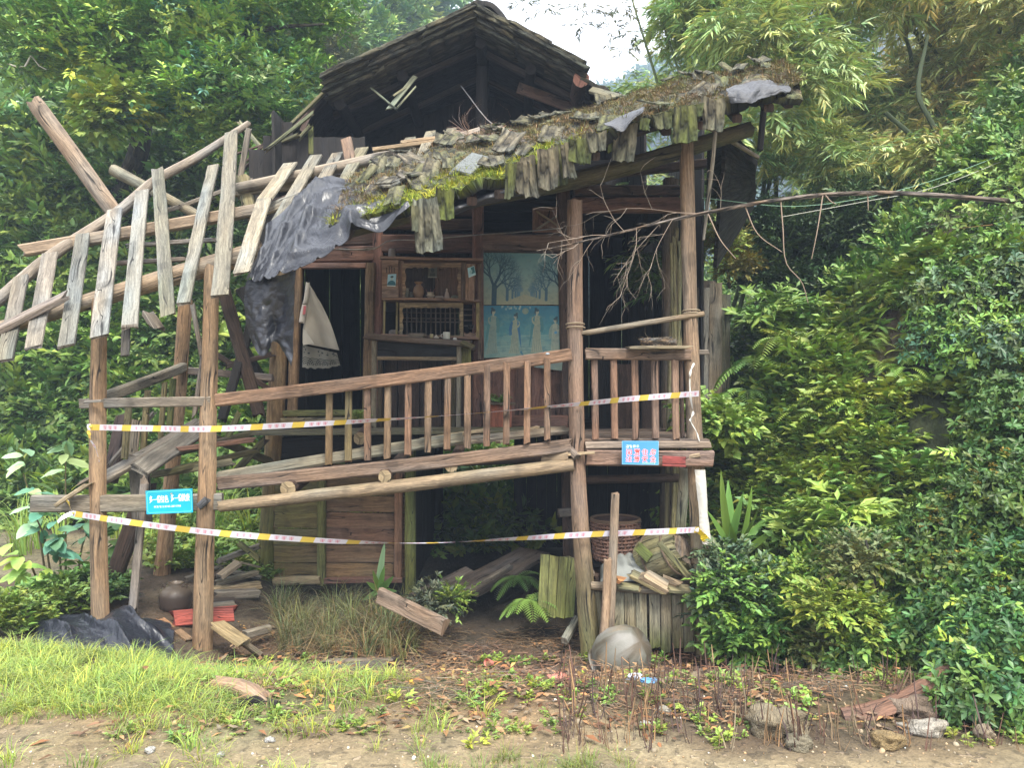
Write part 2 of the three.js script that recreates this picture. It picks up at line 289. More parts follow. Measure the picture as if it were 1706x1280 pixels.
{ // ground mesh: fine near the house, coarse far away
  const N = 330, K = 330, g = new Geo();
  const xs = [], ds = [];
  for (let i = 0; i <= N; i++) { const s = (i / N - 0.5) * 2 * 6.6; xs.push(1.7 * Math.sinh(s * 0.82)); }
  for (let j = 0; j <= K; j++) { const s = lerp(-4.2, 5.7, j / K); ds.push(5.6 + 1.9 * Math.sinh(s * 0.95)); }
  for (let j = 0; j <= K; j++) for (let i = 0; i <= N; i++) {
    const x = xs[i], d = ds[j], y = H(x, d), n = fb(x * 1.1, d * 1.1, 9), n2 = fb(x * 4, d * 4, 3);
    let c = mix3([0.42, 0.32, 0.185], [0.32, 0.245, 0.14], n);                     // pale gravelly verge
    const edge = 3.92 + 0.35 * (n - 0.5) + 0.2 * sm(-1.2, -2.4, x) - 0.55 * sm(0.2, 1.1, x);
    c = mix3(c, mix3([0.105, 0.07, 0.042], [0.19, 0.13, 0.075], n2), sm(edge, edge + 0.35, d));            // brown soil and litter before the house
    c = mix3(c, [0.15, 0.19, 0.05], 0.55 * sm(0.45, 0.7, n) * sm(3.4, 4.2, d) * (1 - sm(5, 5.6, d)));      // green film
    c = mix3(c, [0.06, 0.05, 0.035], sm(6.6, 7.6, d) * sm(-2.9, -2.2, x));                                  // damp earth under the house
    c = mix3(c, [0.055, 0.075, 0.03], Math.max(sm(0.02, 0.35, x - bankX(d)) * sm(4, 5, d), sm(10, 11, d)));
    c = mix3(c, [0.30, 0.25, 0.14], sm(-3.4, -4.2, x) * sm(7.0, 7.4, d) * sm(9.6, 9.1, d));                // bare path at the left
    if (x > 0) c = mix3(c, mix3([0.2, 0.145, 0.085], [0.12, 0.08, 0.05], n2), sm(0.42, 0.46, x / d) * sm(0.6, 0.56, x / d) * sm(6.4, 6.9, d) * sm(9.2, 8.6, d));   // bare face of the bank
    if (d > 60) c = [0.04, 0.065, 0.03];
    g.v(V(x, y, -d), x, d, c);
  }
  for (let j = 0; j < K; j++) for (let i = 0; i < N; i++) { const a = j * (N + 1) + i, b = a + 1, c = a + N + 1, e = c + 1; g.t(a, b, c); g.t(b, e, c); }
  single('ground', g.done(), M.soil, 'sandy gravel verge and brown soil rising into green hillsides', 'ground', null, 'structure');
}
// ---------- plants ----------
function leaf(g, b, dir, up, L, W, c, o = {}) {        // a folded leaf: 2 faces, or 8 when it is large
  const d = dir.clone().normalize(), s = d.clone().cross(up).normalize(), n = s.clone().cross(d).normalize(), k = o.fold ?? 0.18, dr = o.droop ?? 0.12, sh = o.shape ?? 0.42;
  const at = (t, w, h) => b.clone().addScaledVector(d, L * t).addScaledVector(s, w).addScaledVector(n, h - dr * L * t * t);
  const c2 = [c[0] * 0.86, c[1] * 0.86, c[2] * 0.86];
  if (!o.big) { const a = g.v(at(0, 0, 0), 0, 0, c2), l = g.v(at(sh, -W / 2, k * W), 0, 1, c), r = g.v(at(sh, W / 2, k * W), 1, 0, c2), t = g.v(at(1, 0, 0), 1, 1, c); g.t(a, t, l); g.t(a, r, t); return; }
  const N = 6, rows = []; for (let i = 0; i <= N; i++) { const t = i / N, w = W / 2 * Math.pow(Math.sin(Math.PI * Math.pow(t, sh * 1.6)), 0.75), wv = 0.04 * W * Math.sin(i * 2.1 + L * 90); rows.push([g.v(at(t, -w, k * w + wv), 0, t, c), g.v(at(t, 0, 0), 0.5, t, c2), g.v(at(t, w, k * w - wv), 1, t, c)]); }
  for (let i = 0; i < N; i++) for (let j = 0; j < 2; j++) { const [a, e] = [rows[i], rows[i + 1]]; g.t(a[j], a[j + 1], e[j + 1]); g.t(a[j], e[j + 1], e[j]); }
}
const rdir = (lo = -1, hi = 1) => { const a = rr(0, 6.283), y = rr(lo, hi), r = Math.sqrt(Math.max(0, 1 - y * y)); return V(Math.cos(a) * r, y, Math.sin(a) * r); };
const vary = (c, a = 0.3) => { const f = rr(1 - a, 1 + a), y = rr(-0.12, 0.22); return [c[0] * f * (1 + y), c[1] * f, c[2] * f * (1 - y)]; };
const stemc = [0.12, 0.1, 0.05];
function twig(g, a, b, r, c) { const t = b.clone().sub(a).normalize(), x = t.clone().cross(V(0.3, 0.2, 0.9)).normalize(), y = t.clone().cross(x), p = []; for (const [q0, f] of [[a, 1], [b, 0.5]]) for (let k = 0; k < 3; k++) { const an = k * 2.094; p.push(g.v(q0.clone().addScaledVector(x, Math.cos(an) * r * f).addScaledVector(y, Math.sin(an) * r * f), 0, 0, c)); } for (let k = 0; k < 3; k++) { const j = (k + 1) % 3; g.t(p[k], p[j], p[3 + j]); g.t(p[k], p[3 + j], p[3 + k]); } }
const W1 = [1, 1, 1];
const CL = {
  spray(n, R, L, Wd, o = {}) {                         // twigs with leaves along them
    const g = new Geo();
    for (let s = 0; s < (o.twigs ?? 6); s++) {
      const d = rdir(o.lo ?? -0.3, o.hi ?? 0.9), tip = d.clone().multiplyScalar(R * rr(0.7, 1.15)); tip.y -= (o.sag ?? 0.1) * R; twig(g, V(0, 0, 0), tip, o.tr ?? 0.003, [0.5, 0.45, 0.3]);
      for (let k = 0; k < n; k++) { const f = rr(0.25, 1), side = k % 2 ? 1 : -1, ld = d.clone().add(d.clone().cross(V(0, 1, 0)).normalize().multiplyScalar(side * rr(0.5, 1.1))).add(V(0, rr(-0.4, 0.4) - (o.hang ?? 0), 0)); leaf(g, tip.clone().multiplyScalar(f), ld, V(rr(-0.5, 0.5), 1, rr(-0.5, 0.5)), L * rr(0.65, 1.2), Wd * rr(0.75, 1.15), vary(W1, 0.28), o); }
    }
    return g.done();
  },
  whorl(R, L, Wd) { const g = new Geo(); for (let s = 0; s < 15; s++) { const d = rdir(-0.2, 1), tip = d.clone().multiplyScalar(R * rr(0.6, 1.1)); twig(g, V(0, 0, 0), tip, 0.003, [0.5, 0.4, 0.3]); const m = 5 + (s % 4); for (let k = 0; k < m; k++) { const a = k / m * 6.283 + s + rr(-0.35, 0.35), x = d.clone().cross(V(0.2, 1, 0.1)).normalize(), y = d.clone().cross(x); leaf(g, tip, x.multiplyScalar(Math.cos(a)).addScaledVector(y, Math.sin(a)).addScaledVector(d, rr(-0.25, 1.1)), d.clone().add(V(rr(-0.5, 0.5), rr(-0.3, 0.5), rr(-0.5, 0.5))), L * rr(0.5, 1.2), Wd * rr(0.8, 1.2), vary(W1, 0.3), { shape: 0.6, fold: 0.12, droop: 0.15 }); } } return g.done(); },
  fern(n, L) { const g = new Geo(); for (let s = 0; s < n; s++) CL.frond(g, V(0, 0, 0), rr(0, 6.283), L * rr(0.7, 1.1), rr(0.5, 1.2)); return g.done(); },
  frond(g, o, a, L, rise, c = W1) { let p = o.clone(); const N = 15, dir = V(Math.cos(a), rise, Math.sin(a)).normalize(), cc = vary(c, 0.2); for (let i = 0; i < N; i++) { const f = i / N, q2 = p.clone().addScaledVector(dir, L / N); twig(g, p, q2, 0.002, [cc[0] * 1.1, cc[1] * 0.8, cc[2]]); const w = L * 0.26 * Math.sin(Math.PI * (0.18 + 0.8 * f)) + 0.01, sd = dir.clone().cross(V(0, 1, 0)).normalize(); for (const k of [-1, 1]) leaf(g, q2, sd.clone().multiplyScalar(k).addScaledVector(dir, 0.5), V(0, 1, 0), w, L / N * 1.05, cc, { fold: 0.05, shape: 0.3, droop: 0.2 }); p = q2; dir.y -= 0.13; dir.normalize(); } },
  tuft(n, L, Wd, o = {}) { const g = new Geo(); for (let s = 0; s < n; s++) { const a = rr(0, 6.283), h = L * rr(0.5, 1.15), out = (o.out ?? 0.5) * rr(0.3, 1.2), b = V(Math.cos(a) * rr(0, o.r ?? 0.04), 0, Math.sin(a) * rr(0, o.r ?? 0.04)), c = vary(W1, 0.3), sx = V(-Math.sin(a), 0, Math.cos(a)); let pr2 = null; const N = o.seg ?? 4; for (let i = 0; i <= N; i++) { const t = i / N, p = b.clone().add(V(Math.cos(a) * out * h * t * t, h * (t - (o.bend ?? 0.35) * t * t * t * Math.min(1, out * 1.5)), Math.sin(a) * out * h * t * t)), w = Wd * (1 - t * 0.95) / 2, ids = [g.v(p.clone().addScaledVector(sx, -w), 0, t, c), g.v(p.clone().addScaledVector(sx, w), 1, t, c)]; if (pr2) { g.t(pr2[0], pr2[1], ids[1]); g.t(pr2[0], ids[1], ids[0]); } pr2 = ids; } } return g.done(); },
};
const K = {
  broad: CL.spray(11, 0.34, 0.1, 0.042, { twigs: 7, lo: -0.2, sag: 0.15, droop: 0.2 }),
  round: CL.spray(7, 0.3, 0.10, 0.075, { twigs: 6, hang: 0.3 }),
  small: CL.spray(12, 0.22, 0.055, 0.026, { twigs: 7 }),
  fine: CL.spray(14, 0.3, 0.07, 0.022, { twigs: 8, hang: 0.1 }),
  bamboo: CL.spray(10, 0.42, 0.16, 0.024, { twigs: 7, lo: -0.5, hi: 0.5, sag: 0.45, hang: 0.55, droop: 0.2, shape: 0.3 }),
  long: CL.spray(9, 0.3, 0.14, 0.04, { twigs: 6, lo: 0, droop: 0.25, shape: 0.4 }),
  ivy: CL.spray(8, 0.24, 0.075, 0.05, { twigs: 7, lo: -0.6, hi: 0.8, hang: 0.35 }),
  whorl: CL.whorl(0.19, 0.056, 0.02),
  fern: CL.fern(7, 0.5),
  herb: CL.spray(8, 0.12, 0.045, 0.024, { twigs: 6, lo: 0.1, hi: 1, droop: 0.3 }),
  tuft: CL.tuft(20, 0.13, 0.006, { r: 0.08, out: 1.1, bend: 0.5 }),
  tall: CL.tuft(22, 0.75, 0.014, { r: 0.08, out: 0.8, seg: 6, bend: 0.55 }),
  palm: CL.tuft(26, 0.7, 0.02, { r: 0.03, out: 1.3, seg: 5, bend: 0.6 }),
  straw: CL.tuft(20, 0.3, 0.005, { r: 0.08, out: 1.2, seg: 4, bend: 0.8 }),
  crown: CL.spray(16, 0.9, 0.3, 0.14, { twigs: 10, lo: -0.2 }),
};
const dummy = new THREE.Object3D(), colr = new THREE.Color();
const tmpM = new THREE.Matrix4(), nM = new THREE.Matrix3(), va = V(0, 0, 0);
function field(parent, name, geo, mat, list) {         // list of [position, scale, colour, tilt?]
  const place = ([p, s, , tl], o) => { dummy.position.set(p.x - o.x, p.y - o.y, p.z - o.z); dummy.rotation.set(rr(-1, 1) * (tl ?? 0.5), rr(0, 6.283), rr(-1, 1) * (tl ?? 0.5)); dummy.scale.setScalar(s * rr(0.68, 1.3)); dummy.updateMatrix(); };
  if (parent === scene) {                              // uncountable stuff: copies
    const im = new THREE.InstancedMesh(geo, mat, list.length);
    list.forEach((e, i) => { place(e, V(0, 0, 0)); im.setMatrixAt(i, dummy.matrix); im.setColorAt(i, colr.setRGB(...e[2])); });
    im.name = name; im.castShadow = im.receiveShadow = true; scene.add(im); return im;
  }
  const o = origin(parent), P0 = geo.attributes.position.array, N0 = geo.attributes.normal.array, C0 = geo.attributes.color.array, I0 = geo.index.array, n = P0.length / 3, m = list.length;
  const P1 = new Float32Array(n * 3 * m), N1 = new Float32Array(n * 3 * m), C1 = new Float32Array(n * 3 * m), I1 = new Uint32Array(I0.length * m);
  list.forEach((e, k) => {
    place(e, o); nM.getNormalMatrix(dummy.matrix); const b = k * n * 3;
    for (let i = 0; i < n; i++) { va.fromArray(P0, i * 3).applyMatrix4(dummy.matrix).toArray(P1, b + i * 3); va.fromArray(N0, i * 3).applyMatrix3(nM).normalize().toArray(N1, b + i * 3); for (let c = 0; c < 3; c++) C1[b + i * 3 + c] = C0[i * 3 + c] * e[2][c]; }
    for (let i = 0; i < I0.length; i++) I1[k * I0.length + i] = I0[i] + k * n;
  });
  const g = new THREE.BufferGeometry(); g.setAttribute('position', new THREE.BufferAttribute(P1, 3)); g.setAttribute('normal', new THREE.BufferAttribute(N1, 3)); g.setAttribute('color', new THREE.BufferAttribute(C1, 3)); g.setIndex(new THREE.BufferAttribute(I1, 1));
  const s = new THREE.Mesh(g, mat); s.name = name; s.castShadow = s.receiveShadow = true; parent.add(s); return s;
}
const stuff = (name, geo, mat, list, label, category) => tag(field(scene, numbered(name), geo, mat, list), label, category, null, 'stuff');
// clusters through an uneven blob: mostly near its surface, in lumps
function blob(c, r, n, col, s, out = [], o = {}) {
  c = q(c); r = Array.isArray(r) ? r : [r, r * 0.8, r];
  for (let k = 0; k < n; k++) {
    const d = rdir(o.lo ?? -0.7, 1), lump = 0.72 + 0.6 * (n3(d.x * 2.3 + c.x * 3, d.y * 2.3 + c.y * 3, d.z * 2.3) - 0.35), f = Math.pow(rr(0.25, 1), 0.4) * lump, p = V(c.x + d.x * r[0] * f, c.y + d.y * r[1] * f, c.z + d.z * r[2] * f);
    const h = H(p.x, -p.z); if (p.y < h + 0.02) { if (o.cut) continue; p.y = h + rr(0.02, 0.15); }
    const cc = vary(Array.isArray(col[0]) ? col[Math.floor(rnd() * col.length)] : col, 0.22); out.push([p, s, cc]);
  }
  return out;
}
// a shrub or tree: stems as one part, leaves as the crown
function bush(name, label, cat, geo, mat, blobs, stems, grp, o = {}) {
  const b0 = q(stems[0] ? stems[0][0] : blobs[0][0]), t = thing(name, label, cat, b0, grp), list = [];
  for (const [c, r, n, col, s] of blobs) blob(c, r, n, col, s, list, o);
  if (stems.length) part(t, o.trunk ?? 'stem', stems.map((st) => pole(st.slice(0, -1), st[st.length - 1], { c: o.bark ?? [0.1, 0.085, 0.06], n: 7 })), M.bark);
  field(t, o.crown ?? 'foliage', geo, mat, list); return t;
}
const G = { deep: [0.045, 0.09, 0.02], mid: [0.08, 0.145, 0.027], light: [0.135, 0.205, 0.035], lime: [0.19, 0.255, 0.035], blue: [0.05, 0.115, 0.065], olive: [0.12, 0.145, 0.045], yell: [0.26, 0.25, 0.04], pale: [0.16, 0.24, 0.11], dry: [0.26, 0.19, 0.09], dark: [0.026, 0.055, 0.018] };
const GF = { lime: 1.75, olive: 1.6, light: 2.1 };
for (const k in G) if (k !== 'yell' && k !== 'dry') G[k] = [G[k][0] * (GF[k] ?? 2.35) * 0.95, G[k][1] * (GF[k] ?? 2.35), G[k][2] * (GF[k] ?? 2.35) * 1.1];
const ray = (px, py) => { let d = 6; while (d < 60 && P(px, py, d).y > H(Xd(px, d), d)) d += 0.1; return d; };   // where the slope stands behind a photo pixel
const HB = (px, d, y = 0) => { const x = Xd(px, d); return V(x, H(x, d) + y, -d); };

// ---------- the house ----------
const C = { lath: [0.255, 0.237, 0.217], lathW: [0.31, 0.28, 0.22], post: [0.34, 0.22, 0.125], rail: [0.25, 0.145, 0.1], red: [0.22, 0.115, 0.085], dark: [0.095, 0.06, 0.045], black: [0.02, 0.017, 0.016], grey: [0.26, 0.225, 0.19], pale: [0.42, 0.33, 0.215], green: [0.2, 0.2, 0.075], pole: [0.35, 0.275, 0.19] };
const house = thing('wooden_house', 'derelict two-storey timber house with collapsing porch and mossy bark roof', 'house', [-0.4, -0.35, -7.5]);
const B = (par, name, a, b, w, h, c, o = {}, label) => part(par, name, beam(a, b, w, h, { c, ...o }), o.mat ?? M.wood, label);
const R = (par, name, pts, r, c, o = {}, label) => part(par, name, pole(pts, r, { c, ...o }), o.mat ?? M.wood, label);
const Xd = (px, d) => (px - 853) / FP * d, Yd = (py, d) => EYE - (py - 640) / FP * d;
const ZN = V(0, 0, 1);

// posts
R(house, 'post', [[167, 500, 5.86], [163, 760, 5.76], [168, 1040, 5.76]], [0.055, 0.058, 0.062], C.post, { lobe: 0.03 });
R(house, 'post', [[353, 445, 5.98], [346, 760, 5.74], [337, 1098, 5.72]], [0.055, 0.06, 0.068], C.post, { lobe: 0.04 });
R(house, 'post', [[957, 335, 6.0], [959, 620, 6.0], [966, 860, 6.0], [988, 1118, 5.95]], [0.062, 0.062, 0.066, 0.085], [0.3, 0.195, 0.135], { lobe: 0.03, mossEnd: 0.5 });
R(house, 'post', [[1143, 225, 6.1], [1151, 560, 6.1], [1160, 800, 6.1], [1178, 1120, 6.0]], [0.056, 0.06, 0.066, 0.085], [0.33, 0.24, 0.165], { lobe: 0.03, mossEnd: 0.75 });
R(house, 'post', [[310, 500, 7.3], [290, 760, 7.3], [266, 1000, 7.3]], [0.062, 0.068, 0.08], C.post);
R(house, 'post', [[470, 400, 7.6], [462, 640, 7.6], [440, 998, 7.58]], [0.075, 0.085, 0.09], [0.34, 0.23, 0.12], { mossEnd: 0.8 });
B(house, 'post', [631, 320, 7.62], [629, 705, 7.62], 0.1, 0.1, C.red, { n: ZN });
B(house, 'post', [796, 300, 7.58], [797, 712, 7.58], 0.11, 0.1, C.red, { n: ZN });
B(house, 'post', [938, 300, 7.62], [950, 985, 7.62], 0.13, 0.12, C.dark, { n: ZN });
R(house, 'post', [[1117, 300, 7.7], [1112, 980, 7.7]], [0.08, 0.085], [0.2, 0.16, 0.12]);
B(house, 'post', [684, 740, 7.42], [684, 990, 7.42], 0.1, 0.09, C.green, { n: ZN, moss: 0.6 });
R(house, 'post', [[1176, 470, 8.4], [1178, 720, 8.4]], [0.1, 0.1], [0.22, 0.18, 0.14]);
// wedges and pegs through the posts
B(house, 'peg', [940, 758, 5.93], [990, 754, 5.9], 0.03, 0.022, C.pale); B(house, 'peg', [948, 748, 5.95], [962, 762, 5.9], 0.05, 0.05, C.grey);
B(house, 'peg', [1140, 762, 6.0], [1166, 758, 5.98], 0.03, 0.03, C.pale); B(house, 'peg', [142, 670, 5.7], [172, 668, 5.66], 0.03, 0.02, C.grey);
B(house, 'peg', [333, 844, 5.62], [346, 832, 5.62], 0.045, 0.05, [0.1, 0.1, 0.11]);

// porch beams
B(house, 'porch_beam', [54, 839, 5.74], [372, 836, 5.74], 0.06, 0.125, C.grey, { mossEnd: 0, moss: 0.12, n: V(0, 1, 0) });
B(house, 'porch_beam', [362, 806, 5.86], [952, 742, 5.95], 0.07, 0.1, [0.24, 0.165, 0.12], { rag: 0.02 }, 'sagging front beam under the railing');
R(house, 'porch_pole', [[366, 844, 5.72], [640, 813, 5.85], [955, 774, 5.94]], [0.042, 0.052, 0.05], C.pole, { mossTop: 0.1 }, 'pale pole sloping below the railing');
B(house, 'porch_beam', [976, 742, 5.97], [1182, 741, 6.02], 0.07, 0.055, [0.3, 0.23, 0.19]);
B(house, 'porch_beam', [976, 762, 5.98], [1186, 764, 6.03], 0.08, 0.125, [0.27, 0.17, 0.13], {}, 'beam under the right railing with red paint traces');
B(house, 'porch_beam', [1104, 768, 5.93], [1142, 770, 5.93], 0.012, 0.08, [0.34, 0.07, 0.06], {}, 'patch of red paint');
R(house, 'porch_beam', [[905, 765, 6.02], [948, 760, 5.96]], [0.055, 0.06], C.pole);
for (const [px, py, r, d, dd] of [[480, 815, 0.06, 5.78, 1.6], [641, 794, 0.05, 5.82, 1.6], [752, 777, 0.048, 5.9, 1.6], [600, 731, 0.06, 6.85, 0.7]])
  R(house, 'joist', [P(px, py, d), V(Xd(px, d) + 0.02, Yd(py, d) + 0.12, -(d + dd))], [r, r * 0.9], C.dark, { end: [0.36, 0.28, 0.17], lobe: 0.03 });

// front railing
const fr = group(house, 'porch_railing');
B(fr, 'handrail', [352, 668, 5.8], [950, 591, 5.95], 0.06, 0.098, [0.26, 0.17, 0.115], { seg: 12 });
for (const [px, top, bot] of [[549, 650, 774], [582, 645, 769], [613, 641, 766], [647, 637, 763], [680, 632, 758], [713, 628, 754], [746, 623, 750], [779, 619, 746], [812, 615, 744], [845, 611, 741], [878, 608, 738], [912, 604, 733]])
  B(fr, 'baluster', [px + rr(-1, 1), top - 6, 5.9], [px - 1 + rr(-1, 1), bot, 5.9], 0.05, 0.04, mix3(C.rail, [0.29, 0.21, 0.12], rnd() * 0.6), { n: ZN, wob: 0.02, moss: px < 590 ? 0.3 : 0 });
const rf = group(house, 'porch_railing');
B(rf, 'handrail', [974, 590, 6.0], [1150, 592, 6.06], 0.06, 0.09, [0.26, 0.175, 0.125]);
for (const px of [990, 1022, 1057, 1090, 1124]) B(rf, 'baluster', [px, 600, 6.03], [px + 2, 731, 6.03], 0.052, 0.04, mix3(C.rail, C.pale, 0.3 * rnd()), { n: ZN });
B(rf, 'baluster', [1134, 600, 6.09], [1137, 728, 6.09], 0.03, 0.03, C.dark, { n: ZN });
R(rf, 'lashed_pole', [[968, 556, 5.98], [1060, 541, 6.0], [1172, 523, 6.06]], [0.02, 0.024, 0.02], C.pole);
B(rf, 'rail_end', [1156, 587, 6.14], [1180, 587, 6.14], 0.05, 0.04, C.grey);
const lf = group(house, 'porch_railing');
B(lf, 'handrail', [135, 673, 5.8], [352, 669, 5.76], 0.05, 0.075, C.grey);
B(lf, 'handrail', [170, 664, 5.85], [306, 612, 7.25], 0.07, 0.085, [0.27, 0.24, 0.18], { mossTop: 0.1 });
for (const [px, t, b, d, w] of [[213, 668, 764, 6.1, 0.045], [244, 650, 750, 6.45, 0.045], [272, 638, 738, 6.8, 0.04], [286, 632, 735, 7.05, 0.05]])
  B(lf, 'baluster', [px + 3, t, d], [px - 5, b, d], w, 0.045, px === 286 ? C.green : [0.3, 0.25, 0.14], { n: ZN, moss: px === 286 ? 0.6 : 0.15 });
B(lf, 'rear_rail', [312, 618, 7.35], [455, 630, 7.4], 0.06, 0.07, C.grey);
B(lf, 'board', [228, 700, 6.35], [220, 770, 6.35], 0.08, 0.02, C.pale, { n: ZN });

// porch floor
const deck = group(house, 'porch_floor');
for (let k = 0; k < 6; k++) { const d = 6.98 + k * 0.115; B(deck, 'floor_plank', V(-2.28 + rr(-0.15, 0.1), 1.25 + rr(-0.012, 0.012), -d), V(0.45 + rr(-0.1, 0.1), 1.27 + rr(-0.01, 0.01), -d - 0.02), 0.105, 0.03, [0.16, 0.13, 0.1], { moss: 0.25, wob: 0.03, rag: 0.04 }); }
for (let k = 0; k < 10; k++) { const d = 6.1 + k * 0.15; B(deck, 'floor_plank', V(0.52, 1.245 + rr(-0.008, 0.008), -d), V(1.55 + rr(-0.05, 0.08), 1.25, -d), 0.14, 0.03, [0.18, 0.13, 0.1]); }
B(deck, 'floor_plank', [362, 796, 5.98], [770, 730, 6.12], 0.13, 0.03, [0.27, 0.245, 0.2], { n: V(0.05, 1, 0.55), moss: 0.1 });
B(deck, 'floor_plank', [600, 752, 6.12], [945, 716, 6.2], 0.12, 0.03, [0.25, 0.21, 0.16], { n: V(0, 1, 0.3) });
B(deck, 'floor_plank', [690, 738, 6.25], [800, 726, 6.28], 0.05, 0.02, C.pale); B(deck, 'floor_plank', [700, 733, 6.3], [815, 716, 6.35], 0.04, 0.03, C.pale);
B(deck, 'floor_plank', [830, 737, 6.1], [895, 712, 6.5], 0.05, 0.02, C.pale); B(deck, 'floor_plank', [560, 765, 6.1], [640, 742, 6.4], 0.05, 0.02, C.green);

// upper front wall
const wall = group(house, 'front_wall');
const WD = 7.62;
B(wall, 'wall_beam', [512, 426, WD], [632, 423, WD], 0.1, 0.155, C.red); B(wall, 'wall_beam', [560, 398, WD + 0.01], [632, 396, WD + 0.01], 0.09, 0.15, C.dark);
B(wall, 'wall_beam', [632, 407, WD], [800, 407, WD], 0.1, 0.18, [0.15, 0.085, 0.065]); B(wall, 'wall_beam', [632, 374, WD + 0.02], [800, 374, WD + 0.02], 0.1, 0.1, C.dark);
B(wall, 'wall_beam', [632, 350, WD + 0.03], [800, 350, WD + 0.03], 0.1, 0.12, C.dark);
B(wall, 'wall_beam', [800, 405, WD - 0.02], [945, 405, WD - 0.02], 0.1, 0.17, [0.2, 0.14, 0.11]);
B(wall, 'wall_beam', [955, 318, 7.55], [1140, 318, 7.6], 0.08, 0.1, C.dark); B(wall, 'wall_beam', [955, 342, 7.55], [1140, 342, 7.6], 0.09, 0.15, C.red); B(wall, 'wall_beam', [955, 296, 7.62], [1200, 270, 7.62], 0.08, 0.09, C.dark);
B(wall, 'wall_beam', [460, 340, 7.7], [960, 300, 7.7], 0.08, 0.1, C.dark);
// door of the left room
const dfr = group(house, 'door_frame', 'brown door frame standing open');
B(dfr, 'jamb', [497, 442, 7.56], [487, 700, 7.56], 0.09, 0.08, C.post, { n: ZN }); B(dfr, 'jamb', [618, 440, 7.56], [612, 700, 7.56], 0.095, 0.08, [0.28, 0.19, 0.11], { n: ZN, mossEnd: 0.3 });
B(dfr, 'lintel', [503, 444, 7.55], [612, 443, 7.55], 0.07, 0.055, [0.26, 0.155, 0.12]); B(dfr, 'sill', [474, 689, 7.53], [620, 687, 7.53], 0.07, 0.06, C.green, { moss: 0.2 }); B(dfr, 'sill', [470, 702, 7.5], [625, 700, 7.5], 0.08, 0.06, C.pale, { moss: 0.3 });
// boards of the wall right of the door, behind the shrine and below the posters
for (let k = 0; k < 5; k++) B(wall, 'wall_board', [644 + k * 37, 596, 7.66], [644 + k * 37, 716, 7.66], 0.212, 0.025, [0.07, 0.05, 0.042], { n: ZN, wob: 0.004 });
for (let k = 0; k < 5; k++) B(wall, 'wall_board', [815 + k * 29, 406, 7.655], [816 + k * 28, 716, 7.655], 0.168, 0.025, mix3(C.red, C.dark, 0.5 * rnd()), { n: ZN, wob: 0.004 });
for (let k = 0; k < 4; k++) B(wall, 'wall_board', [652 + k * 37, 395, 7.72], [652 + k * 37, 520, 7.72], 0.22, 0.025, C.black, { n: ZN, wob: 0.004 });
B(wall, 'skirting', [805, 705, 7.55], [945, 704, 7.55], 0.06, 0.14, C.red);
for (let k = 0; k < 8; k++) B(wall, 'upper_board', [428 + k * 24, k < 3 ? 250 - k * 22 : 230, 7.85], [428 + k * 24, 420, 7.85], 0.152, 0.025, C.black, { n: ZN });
// lattice panel over the posters
B(wall, 'lattice_frame', [890, 348, 7.6], [890, 388, 7.6], 0.035, 0.03, C.rail, { n: ZN }); B(wall, 'lattice_frame', [943, 346, 7.6], [943, 388, 7.6], 0.035, 0.03, C.rail, { n: ZN });
B(wall, 'lattice_frame', [890, 349, 7.59], [943, 347, 7.59], 0.03, 0.03, C.rail); B(wall, 'lattice_frame', [890, 385, 7.59], [943, 385, 7.59], 0.03, 0.03, C.rail);
B(wall, 'lattice_bar', [893, 352, 7.61], [940, 383, 7.61], 0.02, 0.015, C.pale, { n: ZN }); B(wall, 'lattice_bar', [893, 383, 7.615], [940, 352, 7.615], 0.02, 0.015, C.pale, { n: ZN });
part(wall, 'lattice_panel', beam([917, 350, 7.64], [917, 386, 7.64], 0.3, 0.012, { c: C.rail, n: ZN }), M.wood);

// rooms behind: floor, back wall, side walls, ceiling
const inn = group(house, 'inner_rooms');
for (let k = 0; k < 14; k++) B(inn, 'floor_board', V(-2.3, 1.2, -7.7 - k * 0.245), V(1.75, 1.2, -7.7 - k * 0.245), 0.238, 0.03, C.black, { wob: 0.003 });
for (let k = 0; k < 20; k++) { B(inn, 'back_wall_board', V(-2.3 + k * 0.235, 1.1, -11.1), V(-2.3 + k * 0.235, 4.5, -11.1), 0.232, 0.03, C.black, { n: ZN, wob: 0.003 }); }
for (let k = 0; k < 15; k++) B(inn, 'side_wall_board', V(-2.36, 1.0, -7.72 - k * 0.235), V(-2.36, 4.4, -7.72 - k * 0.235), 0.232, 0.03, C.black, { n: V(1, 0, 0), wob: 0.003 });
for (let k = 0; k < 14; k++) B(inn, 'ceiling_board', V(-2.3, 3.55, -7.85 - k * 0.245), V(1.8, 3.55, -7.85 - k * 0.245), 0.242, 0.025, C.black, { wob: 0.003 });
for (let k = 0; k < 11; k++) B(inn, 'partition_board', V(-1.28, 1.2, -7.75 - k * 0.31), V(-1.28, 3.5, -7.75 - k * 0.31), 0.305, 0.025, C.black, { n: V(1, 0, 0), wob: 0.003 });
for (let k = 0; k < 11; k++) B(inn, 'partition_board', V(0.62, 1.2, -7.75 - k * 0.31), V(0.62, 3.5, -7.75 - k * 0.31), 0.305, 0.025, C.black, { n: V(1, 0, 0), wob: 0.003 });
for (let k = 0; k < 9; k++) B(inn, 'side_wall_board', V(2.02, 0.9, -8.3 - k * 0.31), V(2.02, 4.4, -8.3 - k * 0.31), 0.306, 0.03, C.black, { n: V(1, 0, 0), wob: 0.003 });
for (const [px, t, b, w, d, c] of [[1046, 608, 722, 0.24, 8.3, C.dark], [1083, 600, 722, 0.2, 8.34, C.dark], [1005, 600, 722, 0.2, 8.5, C.black]]) B(inn, 'low_board', [px, t, d], [px, b, d], w, 0.025, c, { n: ZN });
